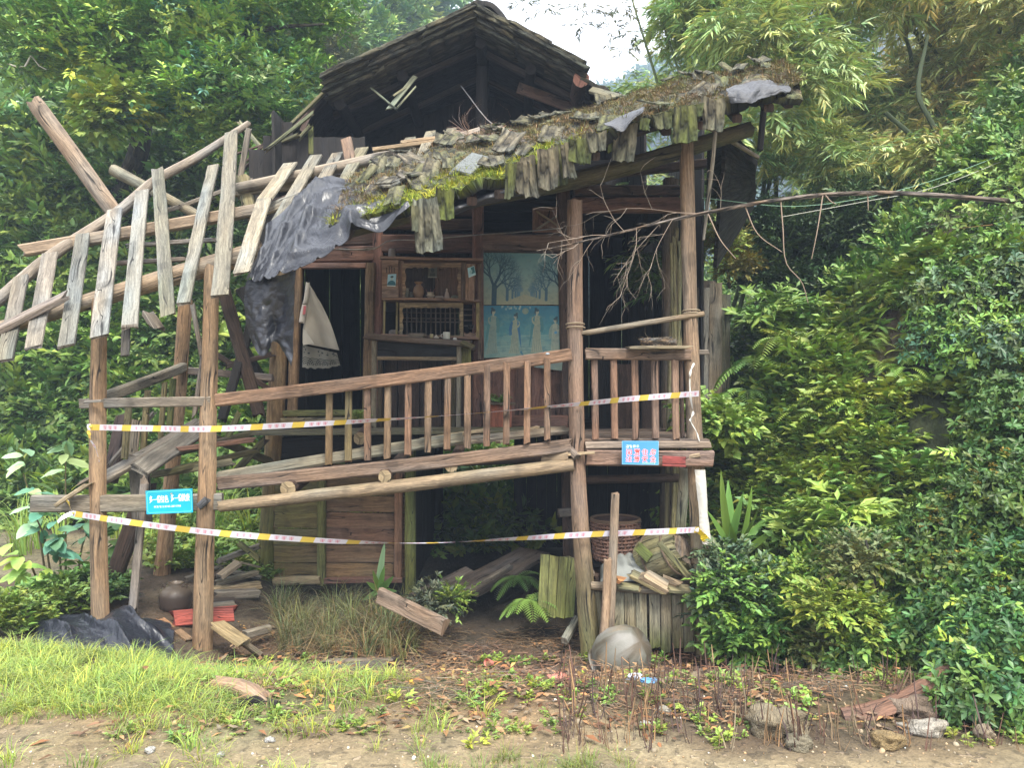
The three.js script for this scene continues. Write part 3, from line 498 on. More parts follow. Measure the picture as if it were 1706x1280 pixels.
for (const [px, t, w, c] of [[1172, 480, 0.13, C.grey], [1192, 472, 0.14, [0.22, 0.18, 0.13]], [1208, 490, 0.11, [0.11, 0.11, 0.07]]]) B(inn, 'outer_board', [px, t, 8.25], [px - 2, 730, 8.25], w, 0.03, c, { n: ZN, mossEnd: 0.3 });

// lower storey: panel of level planks between studs
const low = group(house, 'lower_wall');
const seams = [772, 795, 826, 853, 880, 908, 937, 962];
for (let k = 0; k < seams.length - 1; k++) for (const [x0, x1] of [[458, 530], [541, 676]]) {
  const y = (seams[k] + seams[k + 1]) / 2, h = mpx(seams[k + 1] - seams[k], 7.5) - 0.006;
  B(low, 'plank', [x0, y, 7.52], [x1, y + 1, 7.52], 0.025, h, mix3(mix3([0.23, 0.13, 0.085], [0.27, 0.19, 0.1], rnd()), [0.32, 0.15, 0.12], x0 > 500 ? 0.4 * rnd() : 0), { moss: x0 < 500 ? 0.42 : 0.14, ch: 0.08, wob: 0.02 });
}
B(low, 'stud', [536, 770, 7.48], [536, 975, 7.48], 0.08, 0.07, C.green, { n: ZN, moss: 0.3 }); B(low, 'stud', [665, 790, 7.47], [663, 970, 7.47], 0.08, 0.06, [0.28, 0.16, 0.1], { n: ZN });
B(low, 'sill_beam', [458, 969, 7.46], [535, 966, 7.46], 0.08, 0.08, C.pale, { moss: 0.15 }); B(low, 'sill_beam', [541, 968, 7.46], [670, 966, 7.46], 0.08, 0.05, C.red);
B(low, 'upper_plank', [445, 752, 7.6], [690, 748, 7.6], 0.03, 0.26, C.black);
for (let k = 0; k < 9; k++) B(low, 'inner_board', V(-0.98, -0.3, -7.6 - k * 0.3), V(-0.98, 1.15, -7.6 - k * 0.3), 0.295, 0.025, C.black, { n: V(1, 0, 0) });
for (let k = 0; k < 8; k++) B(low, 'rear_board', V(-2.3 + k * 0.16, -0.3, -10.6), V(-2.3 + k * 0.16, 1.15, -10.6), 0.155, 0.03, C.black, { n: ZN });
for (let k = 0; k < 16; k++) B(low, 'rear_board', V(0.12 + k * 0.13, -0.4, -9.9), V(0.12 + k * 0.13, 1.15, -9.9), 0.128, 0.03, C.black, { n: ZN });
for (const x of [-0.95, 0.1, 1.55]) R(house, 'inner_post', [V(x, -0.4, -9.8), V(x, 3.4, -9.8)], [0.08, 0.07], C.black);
R(house, 'inner_beam', [[700, 770, 7.3], [950, 762, 7.3]], [0.05, 0.05], C.dark); R(house, 'inner_beam', [[975, 800, 7.0], [1130, 796, 7.0]], [0.04, 0.04], C.dark);
B(house, 'bracket', [930, 855, 7.5], [960, 852, 7.5], 0.08, 0.08, C.grey);
R(house, 'leaning_pole', [[1128, 380, 7.3], [1117, 560, 7.3], [1108, 980, 7.3]], [0.018, 0.02, 0.022], [0.3, 0.27, 0.16]);
for (const [a, b, r] of [[1136, 1118, 0.016], [1122, 1131, 0.017], [1130, 1140, 0.015], [1118, 1126, 0.014]]) R(house, 'leaning_pole', [[a, 372 + rr(0, 40), 7.05], [b, 960, 7.0]], [r, r], [0.33, 0.3, 0.17], { moss: 0.2 });
B(house, 'leaning_board', [1141, 780, 6.6], [1126, 985, 6.6], 0.09, 0.02, C.grey, { n: ZN, moss: 0.4 });

// collapsed floor at the left
const fall = group(house, 'collapsed_floor');
for (const [a, b, w, h, c, o] of [
  [[158, 806, 5.95], [330, 706, 6.6], 0.12, 0.045, C.grey, { n: V(0.2, 1, 0.5) }], [[236, 782, 6.0], [343, 708, 6.4], 0.16, 0.035, [0.22, 0.2, 0.18], { n: V(0.3, 0.8, 0.6) }],
  [[165, 800, 6.1], [240, 762, 6.4], 0.1, 0.06, C.grey, {}], [[250, 765, 6.4], [445, 715, 7.2], 0.1, 0.05, C.dark, { moss: 0.3 }], [[300, 748, 6.2], [420, 733, 6.5], 0.09, 0.04, [0.28, 0.16, 0.11], {}],
  [[285, 785, 6.2], [425, 752, 6.6], 0.07, 0.05, C.dark, { moss: 0.5 }], [[262, 790, 6.3], [385, 770, 6.3], 0.06, 0.06, C.grey, { moss: 0.4 }], [[232, 762, 6.2], [238, 870, 6.3], 0.16, 0.03, [0.2, 0.18, 0.16], { n: ZN }],
  [[246, 808, 6.3], [184, 980, 6.5], 0.13, 0.1, C.dark, {}], [[242, 800, 5.95], [222, 1015, 5.9], 0.06, 0.04, C.grey, { n: ZN }], [[355, 730, 6.9], [452, 770, 7.3], 0.09, 0.07, C.dark, { moss: 0.3 }],
  [[440, 735, 7.0], [398, 780, 6.9], 0.06, 0.06, C.dark, { moss: 0.4 }], [[372, 480, 7.1], [432, 690, 7.3], 0.11, 0.07, C.dark, { n: ZN }], [[425, 520, 7.3], [370, 700, 7.1], 0.08, 0.06, C.black, { n: ZN }],
  [[360, 590, 7.3], [450, 650, 7.4], 0.07, 0.05, C.dark, {}], [[322, 512, 6.6], [338, 600, 6.4], 0.035, 0.035, C.grey, { n: ZN }], [[338, 600, 6.4], [325, 690, 6.3], 0.035, 0.035, C.grey, { n: ZN }],
  [[255, 690, 6.6], [185, 772, 6.2], 0.03, 0.03, C.grey, {}], [[205, 700, 6.6], [185, 800, 6.3], 0.11, 0.08, C.dark, { n: ZN }], [[398, 690, 6.9], [375, 740, 6.9], 0.05, 0.04, C.green, {}],
  [[455, 590, 7.5], [380, 610, 7.3], 0.06, 0.05, C.dark, {}], [[135, 806, 5.85], [165, 790, 5.85], 0.1, 0.02, C.grey, {}], [[100, 838, 5.65], [148, 806, 5.68], 0.06, 0.03, C.pale, {}],
]) B(fall, 'broken_board', a, b, w, h, c, { rag: 0.05, ...o });
for (const [a, b] of [[[430, 520, 7.6], [465, 505, 7.7]], [[395, 560, 7.6], [440, 640, 7.7]], [[400, 480, 7.5], [452, 560, 7.6]]]) B(fall, 'broken_board', a, b, 0.1, 0.05, C.black);

// ---------- porch roof ----------
const pr = group(house, 'porch_roof');
R(pr, 'eave_pole', [[-25, 556, 5.8], [150, 502, 5.88], [300, 458, 5.98], [440, 418, 6.06]], [0.056, 0.066, 0.078, 0.085], [0.35, 0.27, 0.19], { seg: 30 });
R(pr, 'hip_pole', [[-20, 516, 5.86], [85, 428, 6.24], [196, 355, 6.64], [262, 300, 6.98], [330, 262, 7.22], [416, 205, 7.48]], [0.045, 0.05, 0.05, 0.045, 0.042, 0.03], [0.31, 0.275, 0.235], { seg: 30 });
R(pr, 'broken_pole', [[192, 356, 6.9], [125, 262, 6.9], [62, 176, 6.9]], [0.07, 0.072, 0.076], [0.34, 0.26, 0.19], { rag: 0.05 }, 'snapped post sticking up to the left');
R(pr, 'cross_pole', [[190, 284, 7.6], [262, 322, 7.4], [336, 362, 7.3]], [0.06, 0.05, 0.045], [0.3, 0.26, 0.2], { moss: 0.2 });
B(pr, 'purlin', [40, 418, 6.3], [430, 350, 6.6], 0.08, 0.1, [0.36, 0.29, 0.22], { rag: 0.03 }); B(pr, 'purlin', [412, 361, 6.62], [500, 330, 6.7], 0.08, 0.09, C.lathW);
R(pr, 'purlin', [[396, 314, 7.15], [560, 280, 7.2], [700, 248, 7.3], [800, 222, 7.35]], [0.05, 0.056, 0.06, 0.055], [0.34, 0.3, 0.25]);
B(pr, 'purlin', [392, 320, 7.2], [600, 296, 7.3], 0.07, 0.09, C.lathW); R(pr, 'purlin', [[392, 360, 6.8], [520, 322, 6.85], [640, 292, 6.9]], [0.045, 0.045, 0.045], C.dark);
B(pr, 'purlin', [622, 250, 7.15], [775, 229, 7.25], 0.06, 0.035, C.pale); B(pr, 'purlin', [668, 238, 7.22], [762, 226, 7.3], 0.05, 0.03, C.pale);
R(pr, 'purlin', [[540, 392, 5.72], [760, 338, 5.85], [960, 300, 6.0], [1150, 246, 6.15], [1250, 215, 6.2]], [0.07, 0.07, 0.07, 0.07, 0.06], C.dark, { moss: 0.3 });
B(pr, 'stub', [405, 296, 7.25], [417, 348, 7.2], 0.12, 0.09, [0.3, 0.26, 0.16], { n: ZN, moss: 0.2 }); B(pr, 'stub', [577, 232, 7.35], [584, 268, 7.3], 0.1, 0.06, [0.36, 0.25, 0.17], { n: ZN });
for (const [a, b] of [[[262, 355, 7.2], [355, 330, 7.5]], [[215, 410, 6.9], [360, 400, 7.0]], [[175, 440, 6.7], [310, 432, 6.9]], [[415, 215, 7.4], [395, 330, 7.3]], [[300, 345, 7.3], [420, 300, 7.6]]]) B(pr, 'purlin', a, b, 0.05, 0.04, C.grey, { rag: 0.03 });
B(pr, 'purlin', [-20, 560, 5.6], [110, 494, 5.66], 0.1, 0.05, C.grey, { rag: 0.04, n: V(0, 1, 0.6) });
const laths = [ // top x, y, d; bottom x, y; width in photo pixels
  [36, 462, 5.95, 9, 600, 25], [84, 422, 6.15, 56, 580, 25], [139, 391, 6.35, 111, 578, 24], [192, 350, 6.55, 166, 561, 26], [238, 317, 6.75, 217, 545, 23], [263, 283, 6.85, 280, 524, 21], [356, 276, 7.05, 306, 506, 20],
  [386, 220, 7.3, 367, 493, 24], [527, 260, 7.4, 462, 372, 22], [563, 256, 7.5, 530, 318, 21], [604, 247, 7.5, 560, 330, 21], [639, 250, 7.5, 612, 300, 20], [684, 231, 7.6, 660, 290, 20], [718, 220, 7.6, 700, 270, 18], [753, 215, 7.65, 735, 258, 17], [833, 212, 7.7, 820, 236, 14],
];
const LN = V(-0.12, 0.85, 0.55);
laths.forEach(([x0, y0, d0, x1, y1, w], k) => {
  const d1 = k < 8 ? 5.42 + rr(0, 0.06) : 6.3 + (y1 < 340 ? 0.3 : 0);
  B(pr, 'lath', [x0, y0, d0], [x1, y1, d1], mpx(w, (d0 + d1) / 2) * 1.02, 0.022, (k < 7 ? mix3(C.lath, [0.33, 0.31, 0.29], rnd()) : mix3(C.lathW, C.lath, rnd() * 0.6)).map((x) => x * [0.8, 1, 0.7, 1.05, 0.9][k % 5]), { n: LN, moss: k > 9 ? 0.2 : rr(0.04, 0.2), mossEnd: rr(0, 0.15), rag: k === 4 || k === 5 ? 0.035 : 0.014, ch: 0.1, wob: 0.02, twist: rr(-0.15, 0.15) });
});
part(pr, 'lath', [beam([484, 273, 7.2], [441, 333, 6.5], 0.135, 0.024, { c: C.lathW, n: LN }), beam([441, 331, 6.52], [403, 455, 5.5], 0.125, 0.024, { c: C.lathW, n: LN, rag: 0.02 })], M.wood, 'cracked lath bent in the middle');
B(pr, 'lath', [211, 540, 5.52], [209, 592, 5.5], 0.06, 0.02, [0.08, 0.075, 0.07], { n: ZN });
B(pr, 'lath', [245, 520, 5.62], [262, 545, 5.6], 0.13, 0.03, C.grey, { rag: 0.04 });
// mossy bark cover
const eave = [[548, 374, 5.44], [640, 352, 5.42], [720, 330, 5.42], [790, 304, 5.42], [860, 288, 5.45], [940, 256, 5.48], [1030, 218, 5.52], [1120, 186, 5.58], [1210, 172, 5.65], [1290, 150, 5.75], [1334, 140, 5.85]];
const crest = [[600, 290, 6.75], [662, 262, 7.1], [740, 238, 7.4], [800, 222, 7.55], [860, 212, 7.6], [930, 194, 7.6], [1000, 178, 7.6], [1090, 152, 7.55], [1180, 130, 7.4], [1262, 118, 7.2], [1300, 122, 6.6]];
const cvE = new THREE.CatmullRomCurve3(eave.map(q)), cvC = new THREE.CatmullRomCurve3(crest.map(q));
const roofAt = (u, v, lift = 0) => {                   // u along the eave, v up the slope
  const a = cvE.getPoint(u), b = cvC.getPoint(u), p = a.lerp(b, v);
  p.y += 0.10 * Math.sin(v * Math.PI) * (0.5 + 0.5 * fb(u * 5, v * 2, 3)) + 0.10 * (fb(p.x * 3.2, p.z * 3.2, 1) - 0.5) + 0.05 * (fb(p.x * 11, p.z * 11, 2) - 0.5) + lift;
  return p;
};
const mossC = (u, v, p) => {
  const n = fb(p.x * 2.6, p.z * 2.6, 6), n2 = fb(p.x * 9, p.z * 9, 8);
  let c = mix3([0.15, 0.132, 0.075], [0.175, 0.165, 0.085], n2);
  c = mix3(c, [0.25, 0.21, 0.19], sm(0.52, 0.66, fb(p.x * 3.4 + 9, p.z * 3.4, 4)) * (u < 0.45 ? 0.8 : 0.35));
  const rim = sm(0.22, 0.02, v + 0.1 * (n2 - 0.5)) * sm(0.02, 0.1, u) * (1 - 0.6 * sm(0.5, 0.6, u));
  return mix3(c, [0.27, 0.33, 0.035], clamp(rim * 0.9 * sm(0.3, 0.55, n) + 0.35 * sm(0.6, 0.75, n), 0, 0.9));
};
part(pr, 'bark_cover', sheet((u, v) => { const p = roofAt(u, v), e = (v < 0.001 ? 0.05 : 0) * (fb(u * 60, 1, 1) - 0.5) * 2; p.y += e * 0.5; p.z += e; return p; }, 150, 34, 0.08, 4.2, 2.3, mossC, { under: [0.03, 0.026, 0.022] }), M.moss, 'thick matted cover of mossy bark');
for (let k = 0; k < 15; k++) { const u = 0.03 + k * 0.066; B(pr, 'rafter', roofAt(u, 0.03, -0.14), roofAt(u, 0.98, -0.2), 0.07, 0.06, C.dark); }
for (let k = 0; k < 5; k++) { const v = 0.12 + k * 0.2; part(pr, 'under_lath', pole([0.02, 0.25, 0.5, 0.75, 0.97].map((u) => roofAt(u, v, -0.11)), 0.02, { c: C.dark }), M.wood); }
function slab(name, c, up, L, W, th, o = {}) {          // loose bark slab: centre, direction of its length, ragged and curled
  c = q(c); const t = up.clone().normalize(), nr = (o.n ?? V(0, 0.8, 0.6)).clone(), s = nr.clone().cross(t).normalize(), n = t.clone().cross(s).normalize(), ph = rr(0, 60), col = o.c ?? [0.26, 0.22, 0.18], curl = o.curl ?? rr(0.02, 0.12), tp = rr(-0.25, 0.25);
  return sheet((u, v) => {
    const e = Math.abs(v - 0.5) * 2, x = (u - 0.5) * W * (1 + tp * (v - 0.5) + 0.16 * (n3(v * 4, ph, u > 0.5 ? 1 : 7) - 0.5)), yl = (v - 0.5) * L * (1 + 0.2 * (n3(u * 9 + ph, ph, v > 0.5 ? 1 : 5) - 0.5) * e + 0.2 * (n3(u * 3 + ph, 2, v > 0.5 ? 3 : 8) - 0.5) * e), z = curl * W * (4 * (u - 0.5) ** 2) + 0.014 * (n3(u * 11, v * 1.2, ph) - 0.5);
    return c.clone().addScaledVector(s, x).addScaledVector(t, yl).addScaledVector(n, z);
  }, o.nu ?? 6, o.nv ?? 8, th, W, L, (u, v, p) => tint(mix3(col, LICHEN, 0.3 * n3(u * 4, v * 4, ph)), p, (o.moss ?? 0.15) * (0.4 + 1.2 * n3(p.x * 9, p.y * 6, ph))), { swap: true });
}
// flakes of bark lying on the slope, each its own piece
for (let k = 0; k < 64; k++) {
  const u = k < 40 ? rr(0.02, 0.42) : rr(0.4, 0.9), v = Math.pow(rnd(), 0.8) * 0.92 + 0.04, p = roofAt(u, v, 0.01), t = roofAt(u + 0.01 * rr(-1, 1), Math.min(1, v + 0.06), 0.01).sub(p), L = rr(0.12, 0.34), W = rr(0.06, 0.2);
  part(pr, 'bark_flake', slab('f', p.add(V(0, 0.02 + rr(0, 0.03), 0)), t.add(V(rr(-0.06, 0.06), rr(-0.01, 0.05), 0)), L, W, 0.012, { n: V(rr(-0.2, 0.2), 1, rr(0.35, 0.75)), nu: 7, nv: 8, c: u < 0.4 ? mix3([0.24, 0.2, 0.17], [0.17, 0.155, 0.11], rnd()) : mix3([0.15, 0.13, 0.09], [0.16, 0.155, 0.09], rnd()), moss: rr(0, 0.5), curl: rr(-0.05, 0.2) }), M.bark);
}
part(pr, 'bark_flake', slab('f', [618, 325, 5.9], V(0.12, 0.55, -0.6), 0.3, 0.11, 0.014, { c: [0.48, 0.42, 0.27], moss: 0, n: V(0, 0.8, 0.6) }), M.wood, 'pale bare wood chip on the moss');
part(pr, 'slate', beam([768, 288, 5.72], [800, 262, 5.85], 0.2, 0.02, { c: [0.16, 0.17, 0.17], n: V(-0.2, 0.7, 0.7), rag: 0.05 }), M.rock, 'dark slate standing on the slope');
// matted moss and dead fern on the slope, too fine to count
{
  const mg = CL.tuft(13, 0.05, 0.006, { r: 0.035, out: 1.6, seg: 2, bend: 0.5 }), l = [];
  for (let k = 0; k < 3600; k++) { const u = rnd(), v = Math.pow(rnd(), 1.2), p = roofAt(u, v, 0.0), n = fb(p.x * 2.6, p.z * 2.6, 6), g = v < 0.18 && n > 0.42 && u < 0.62; if (u < 0.42 && v > 0.2 && rnd() < 0.55) continue; l.push([p, rr(0.5, 1.25), vary(g ? (rnd() < 0.6 ? [0.3, 0.36, 0.04] : [0.2, 0.27, 0.04]) : rnd() < 0.5 ? [0.175, 0.155, 0.085] : rnd() < 0.6 ? [0.16, 0.175, 0.065] : [0.2, 0.165, 0.115], 0.25), 0.6]); }
  field(pr, 'moss', mg, M.dry, l).userData.kind = 'stuff';
  const st = []; for (let k = 0; k < 16; k++) st.push([P(rr(780, 850), rr(215, 262), rr(6.4, 7.3)), rr(0.4, 0.7), vary([0.36, 0.25, 0.2], 0.2), 1.3]);
  field(pr, 'straw', K.straw, M.dry, st).userData.kind = 'stuff';
}
// slabs hanging from the eave, overlapping
const hang = [[715, 335, 420, 46, 0.06, [0.25, 0.25, 0.2], 0.1], [742, 316, 366, 30, 0.02, [0.26, 0.3, 0.06], 0.9], [692, 345, 386, 12, 0, [0.22, 0.2, 0.13], 0.3]];
for (let x = 850; x < 985; x += rr(9, 24)) { const y0 = lerp(284, 232, (x - 850) / 135); hang.push([x, y0 - 8, y0 + rr(22, 84) * (x > 950 ? 0.7 : 1), rr(11, 42), rr(-0.1, 0.2), mix3([0.15, 0.12, 0.1], [0.26, 0.22, 0.17], rnd()), rnd() < 0.4 ? 0.8 : 0.2]); }
for (let x = 995; x < 1205; x += rr(10, 34)) { const y0 = lerp(226, 164, (x - 995) / 210); hang.push([x, y0 - 4, y0 + rr(14, 60), rr(10, 40), rr(-0.12, 0.2), mix3([0.12, 0.1, 0.085], [0.25, 0.22, 0.17], rnd()), rnd() < 0.5 ? 0.75 : 0.15]); }
for (const [px, y0, y1, w, lean, c, ms] of hang)
  part(pr, 'hanging_bark', slab('h', [px, (y0 + y1) / 2, rr(5.37, 5.47) + (px > 1000 ? 0.1 : 0)], V(-lean, 1, rr(0, 0.15)), mpx(y1 - y0, 5.45), mpx(w, 5.45), 0.022, { n: V(rr(-0.25, 0.25), 0.1, 1), c, moss: ms, nu: 9, nv: 12, curl: rr(0.02, 0.14) }), M.bark, px === 715 ? 'large grey slab hanging from the eave' : undefined);
// right end: the gap under the eave and the side roof
B(pr, 'end_post', [1273, 172, 6.6], [1266, 250, 6.6], 0.045, 0.05, C.black, { n: ZN });
part(pr, 'bark_cover', sheet((u, v) => { const a = P(1215, 168, 5.66).lerp(P(1338, 148, 5.8), u), b = P(1258, 122, 6.7).lerp(P(1318, 126, 6.4), u), p = a.lerp(b, v); p.y += 0.07 * Math.sin(v * 3.1) + 0.06 * (fb(u * 5, v * 5, 2) - 0.5) - 0.1 * u * u * (1 - v); return p; }, 24, 14, 0.05, 0.5, 0.9, mossC, { under: [0.03, 0.03, 0.03] }), M.moss, 'curled bark at the right end of the eave');
part(pr, 'side_roof', sheet((u, v) => { const a = P(1178, 232, 6.5).lerp(P(1256, 262, 6.6), u), b = P(1176, 330, 8.4).lerp(P(1256, 336, 8.4), u), p = a.lerp(b, v); p.y += 0.12 * (fb(u * 3, v * 3, 7) - 0.5) + 0.15 * Math.sin(u * 3); return p; }, 16, 16, 0.05, 0.5, 2, [0.03, 0.028, 0.026]), M.bark, 'dark sagging side roof');
part(pr, 'side_roof', sheet((u, v) => { const a = P(1205, 215, 6.3).lerp(P(1262, 270, 6.5), u), b = P(1188, 445, 7.2).lerp(P(1248, 345, 7.6), u), p = a.lerp(b, v); p.z += 0.12 * (fb(u * 4, v * 4, 3) - 0.5); return p; }, 16, 18, 0.04, 0.5, 1.5, [0.035, 0.032, 0.028]), M.bark);
R(pr, 'dead_vine', [[1196, 170, 5.75], [1188, 260, 5.8], [1180, 330, 5.9], [1172, 400, 5.95]], [0.012, 0.016, 0.01], [0.3, 0.26, 0.2]);
R(pr, 'rafter', [[1168, 205, 6.0], [1262, 262, 6.5], [1305, 300, 6.9]].slice(0, 2), [0.02, 0.018], C.grey);

// ---------- main roof with its open gable ----------
const mr = group(house, 'main_roof');
const GA = P(793, 26, 8.0), GL = P(543, 142, 8.0), GR = P(976, 120, 8.0), LW = P(438, 250, 8.1), RW = P(1052, 164, 8.1);
function slope(a, b, back, th, nu, lift, seedv) {
  return sheet((u, v) => {
    const p = a.clone().lerp(b, u); p.z -= v * back; p.y += 0.07 * Math.sin(u * 3.14) * lift + 0.06 * (fb(u * 6 + seedv, v * 6, 2) - 0.5) + 0.03 * (fb(u * 22, v * 20 + seedv, 4) - 0.5) - 0.05 * Math.sin(v * 3.1);
    if (v < 0.001) p.z += 0.10 * (fb(u * 9, seedv, 3) - 0.5); return p;
  }, nu, 26, th, a.distanceTo(b), back, (u, v, p) => { const n = fb(p.x * 4, p.z * 4, p.y); return mix3([0.14, 0.13, 0.1], [0.12, 0.125, 0.07], n); }, { under: [0.035, 0.03, 0.026] });
}
part(mr, 'roof_slope', slope(GL, GA, 3.6, 0.14, 40, 0.4, 1), M.bark); part(mr, 'roof_slope', slope(GA, GR, 3.6, 0.14, 34, 0.5, 5), M.bark);
part(mr, 'roof_slope', sheet((u, v) => { const p = LW.clone().lerp(GL, u); p.z -= v * 2.9; p.y += 0.06 * (fb(u * 7, v * 7, 5) - 0.5) - 0.06; if (v < 0.001) { p.z += 0.2 * (fb(u * 12, 3, 3) - 0.5); } return p; }, 30, 22, 0.06, 0.9, 2.9, [0.17, 0.16, 0.11], { under: [0.035, 0.03, 0.026], hole: (u, v) => v < 0.5 && fb(u * 6 + 3, v * 7, 21) > 0.69 }), M.bark, 'broken lower slope with holes');
part(mr, 'roof_slope', slope(GR.clone().add(V(0.02, -0.08, 0)), RW, 3.0, 0.05, 16, 0, 9), M.bark);
// layered edge of the bark roof at the gable, strip by strip
for (const [A, Bq] of [[GL, GA], [GA, GR]]) for (let k = 0; k < 4; k++) for (let j = 0; j < 3; j++) {
  const t0 = clamp(j / 3 + rr(-0.04, 0.02), 0, 1), t1 = clamp((j + 1) / 3 + rr(-0.01, 0.05), 0, 1), off = V(0, -0.03 - k * 0.042 + 0.07 * Math.sin((t0 + t1) * 1.57) * 0.4, 0.06 + rr(-0.03, 0.05) - k * 0.05);
  part(mr, 'bark_strip', beam(A.clone().lerp(Bq, t0).add(off), A.clone().lerp(Bq, t1).add(off), 0.4, 0.045, { c: mix3([0.12, 0.112, 0.085], [0.17, 0.16, 0.12], rnd()), moss: 0.1, rag: 0.04, wob: 0.03, seg: 7 }), M.bark);
}
R(mr, 'purlin', [GR.clone().add(V(-0.06, -0.12, 0.12)), GR.clone().add(V(-0.06, -0.12, -3.4))], [0.085, 0.085], C.dark, { end: [0.36, 0.17, 0.12] }, 'log end with reddish cut face');
for (const [A, Bq, f] of [[GL, GA, 0.08], [GL, GA, 0.5], [GA, GR, 0.04], [GA, GR, 0.5]]) { const p = A.clone().lerp(Bq, f).add(V(0, -0.22, -0.1)); R(mr, 'purlin', [p, p.clone().add(V(0, 0, -3.3))], [0.06, 0.06], C.black); }
for (const z of [0.35, 1.1, 1.9, 2.7]) for (const [A, Bq] of [[GL, GA], [GR, GA]]) B(mr, 'rafter', A.clone().add(V(0, -0.2, -z)), Bq.clone().add(V(0, -0.2, -z)), 0.07, 0.06, [0.06, 0.045, 0.038]);
part(mr, 'ridge_cap', sheet((u, v) => { const p = P(752, 60, 7.95).lerp(P(850, 54, 7.95), u); p.z = -7.85 - v * 3.5; p.y = GA.y + 0.10 - 3.0 * (u - 0.5) ** 2 * 0.34 + 0.06 * (fb(u * 5, v * 8, 3) - 0.5) + 0.03 * (fb(u * 20, v * 20, 3) - 0.5); return p; }, 18, 24, 0.05, 0.7, 3.5, [0.1, 0.09, 0.08], { under: [0.04, 0.035, 0.03] }), M.bark, 'dark bark saddle over the ridge');
for (const [x, y, L] of [[742, 44, 0.3], [700, 62, 0.4], [830, 40, 0.25], [846, 46, 0.2]]) part(mr, 'bark_strip', beam([x, y, 8.2], [x + 20, y - (x > 800 ? -8 : 10), 8.5], 0.16, 0.05, { c: C.black, rag: 0.05 }), M.bark);
// beams and boards closing the gable further in
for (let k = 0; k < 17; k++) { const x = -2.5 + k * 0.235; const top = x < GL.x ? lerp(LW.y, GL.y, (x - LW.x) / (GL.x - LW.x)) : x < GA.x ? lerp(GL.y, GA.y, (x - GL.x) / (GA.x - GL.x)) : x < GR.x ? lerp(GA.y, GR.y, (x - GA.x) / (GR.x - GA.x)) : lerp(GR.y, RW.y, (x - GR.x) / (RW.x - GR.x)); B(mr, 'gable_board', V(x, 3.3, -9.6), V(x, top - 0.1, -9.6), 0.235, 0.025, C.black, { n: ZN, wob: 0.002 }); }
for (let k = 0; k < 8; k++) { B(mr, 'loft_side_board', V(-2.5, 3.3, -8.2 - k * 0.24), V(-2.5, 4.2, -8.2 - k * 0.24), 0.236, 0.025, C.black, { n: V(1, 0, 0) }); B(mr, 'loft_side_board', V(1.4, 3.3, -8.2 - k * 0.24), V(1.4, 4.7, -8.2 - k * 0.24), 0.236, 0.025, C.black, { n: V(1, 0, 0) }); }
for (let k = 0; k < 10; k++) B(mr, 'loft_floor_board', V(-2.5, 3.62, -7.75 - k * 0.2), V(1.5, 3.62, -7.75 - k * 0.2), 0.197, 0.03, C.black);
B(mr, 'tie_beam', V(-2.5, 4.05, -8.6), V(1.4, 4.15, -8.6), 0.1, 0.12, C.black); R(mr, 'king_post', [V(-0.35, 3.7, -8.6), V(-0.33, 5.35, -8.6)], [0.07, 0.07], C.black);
B(mr, 'slipped_plank', [862, 146, 8.3], [960, 182, 8.5], 0.12, 0.03, [0.12, 0.075, 0.055], { n: ZN }); R(mr, 'hanging_wire', [[768, 143, 8.3], [790, 172, 8.2], [808, 196, 8.1], [822, 208, 8.0]], [0.006, 0.006, 0.006], [0.34, 0.34, 0.36]);
for (const [a, b, w] of [[[690, 130, 8.05], [648, 182, 7.95], 0.05], [[684, 140, 8.05], [655, 160, 7.95], 0.04], [[622, 150, 8.0], [660, 182, 7.95], 0.06], [[660, 182, 7.95], [690, 148, 8.0], 0.03]]) B(mr, 'splintered_batten', a, b, w, 0.02, [0.3, 0.32, 0.22], { rag: 0.04 });
for (const [a, b] of [[[440, 250, 8.0], [545, 150, 7.95]], [[442, 250, 7.9], [495, 226, 7.8]], [[445, 250, 7.6], [520, 190, 7.7]], [[498, 232, 7.8], [516, 212, 7.8]], [[400, 205, 8.4], [438, 250, 8.2]]]) B(mr, 'torn_batten', a, b, 0.05, 0.03, [0.25, 0.24, 0.15], { moss: 0.3, rag: 0.06 });
B(mr, 'torn_batten', [518, 210, 7.85], [519, 258, 7.85], 0.05, 0.04, C.green, { n: ZN, moss: 0.5 });
B(mr, 'slipped_plank', [984, 150, 8.0], [1046, 166, 7.9], 0.1, 0.03, [0.3, 0.28, 0.2], { n: V(0, 0.6, 0.8) });
for (let k = 0; k < 9; k++) { const u = rr(0, 1); const p = LW.clone().lerp(GL, u).add(V(rr(-0.1, 0.1), -0.05, rr(0, 0.1))); B(mr, 'torn_batten', p, p.clone().add(V(-rr(0.1, 0.3), -rr(0.12, 0.3), rr(0, 0.15))), rr(0.02, 0.06), 0.015, C.dark, { rag: 0.04 }); }
// wire strung along the wall head
R(house, 'wire', [[565, 415, 7.45], [620, 416, 7.45], [648, 402, 7.4], [700, 400, 7.4], [790, 392, 7.4], [850, 388, 7.4], [938, 380, 7.4]], Array(7).fill(0.006), [0.4, 0.38, 0.36], { n: 5, seg: 40 });
R(house, 'wire', [[540, 414, 7.45], [590, 417, 7.45], [632, 412, 7.45]], [0.008, 0.008, 0.008], [0.28, 0.24, 0.2], { n: 5 });
for (const [px, py, d, r] of [[958, 541, 6.0, 0.068], [959, 547, 6.0, 0.069], [1151, 519, 6.1, 0.066], [1151, 524, 6.1, 0.066]]) { const g = new THREE.TorusGeometry(r + 0.004, 0.005, 6, 24).rotateX(1.45); g.translate(...P(px, py, d).toArray()); part(house, 'wire_lashing', paint(g, [0.3, 0.24, 0.16]), M.dry); }
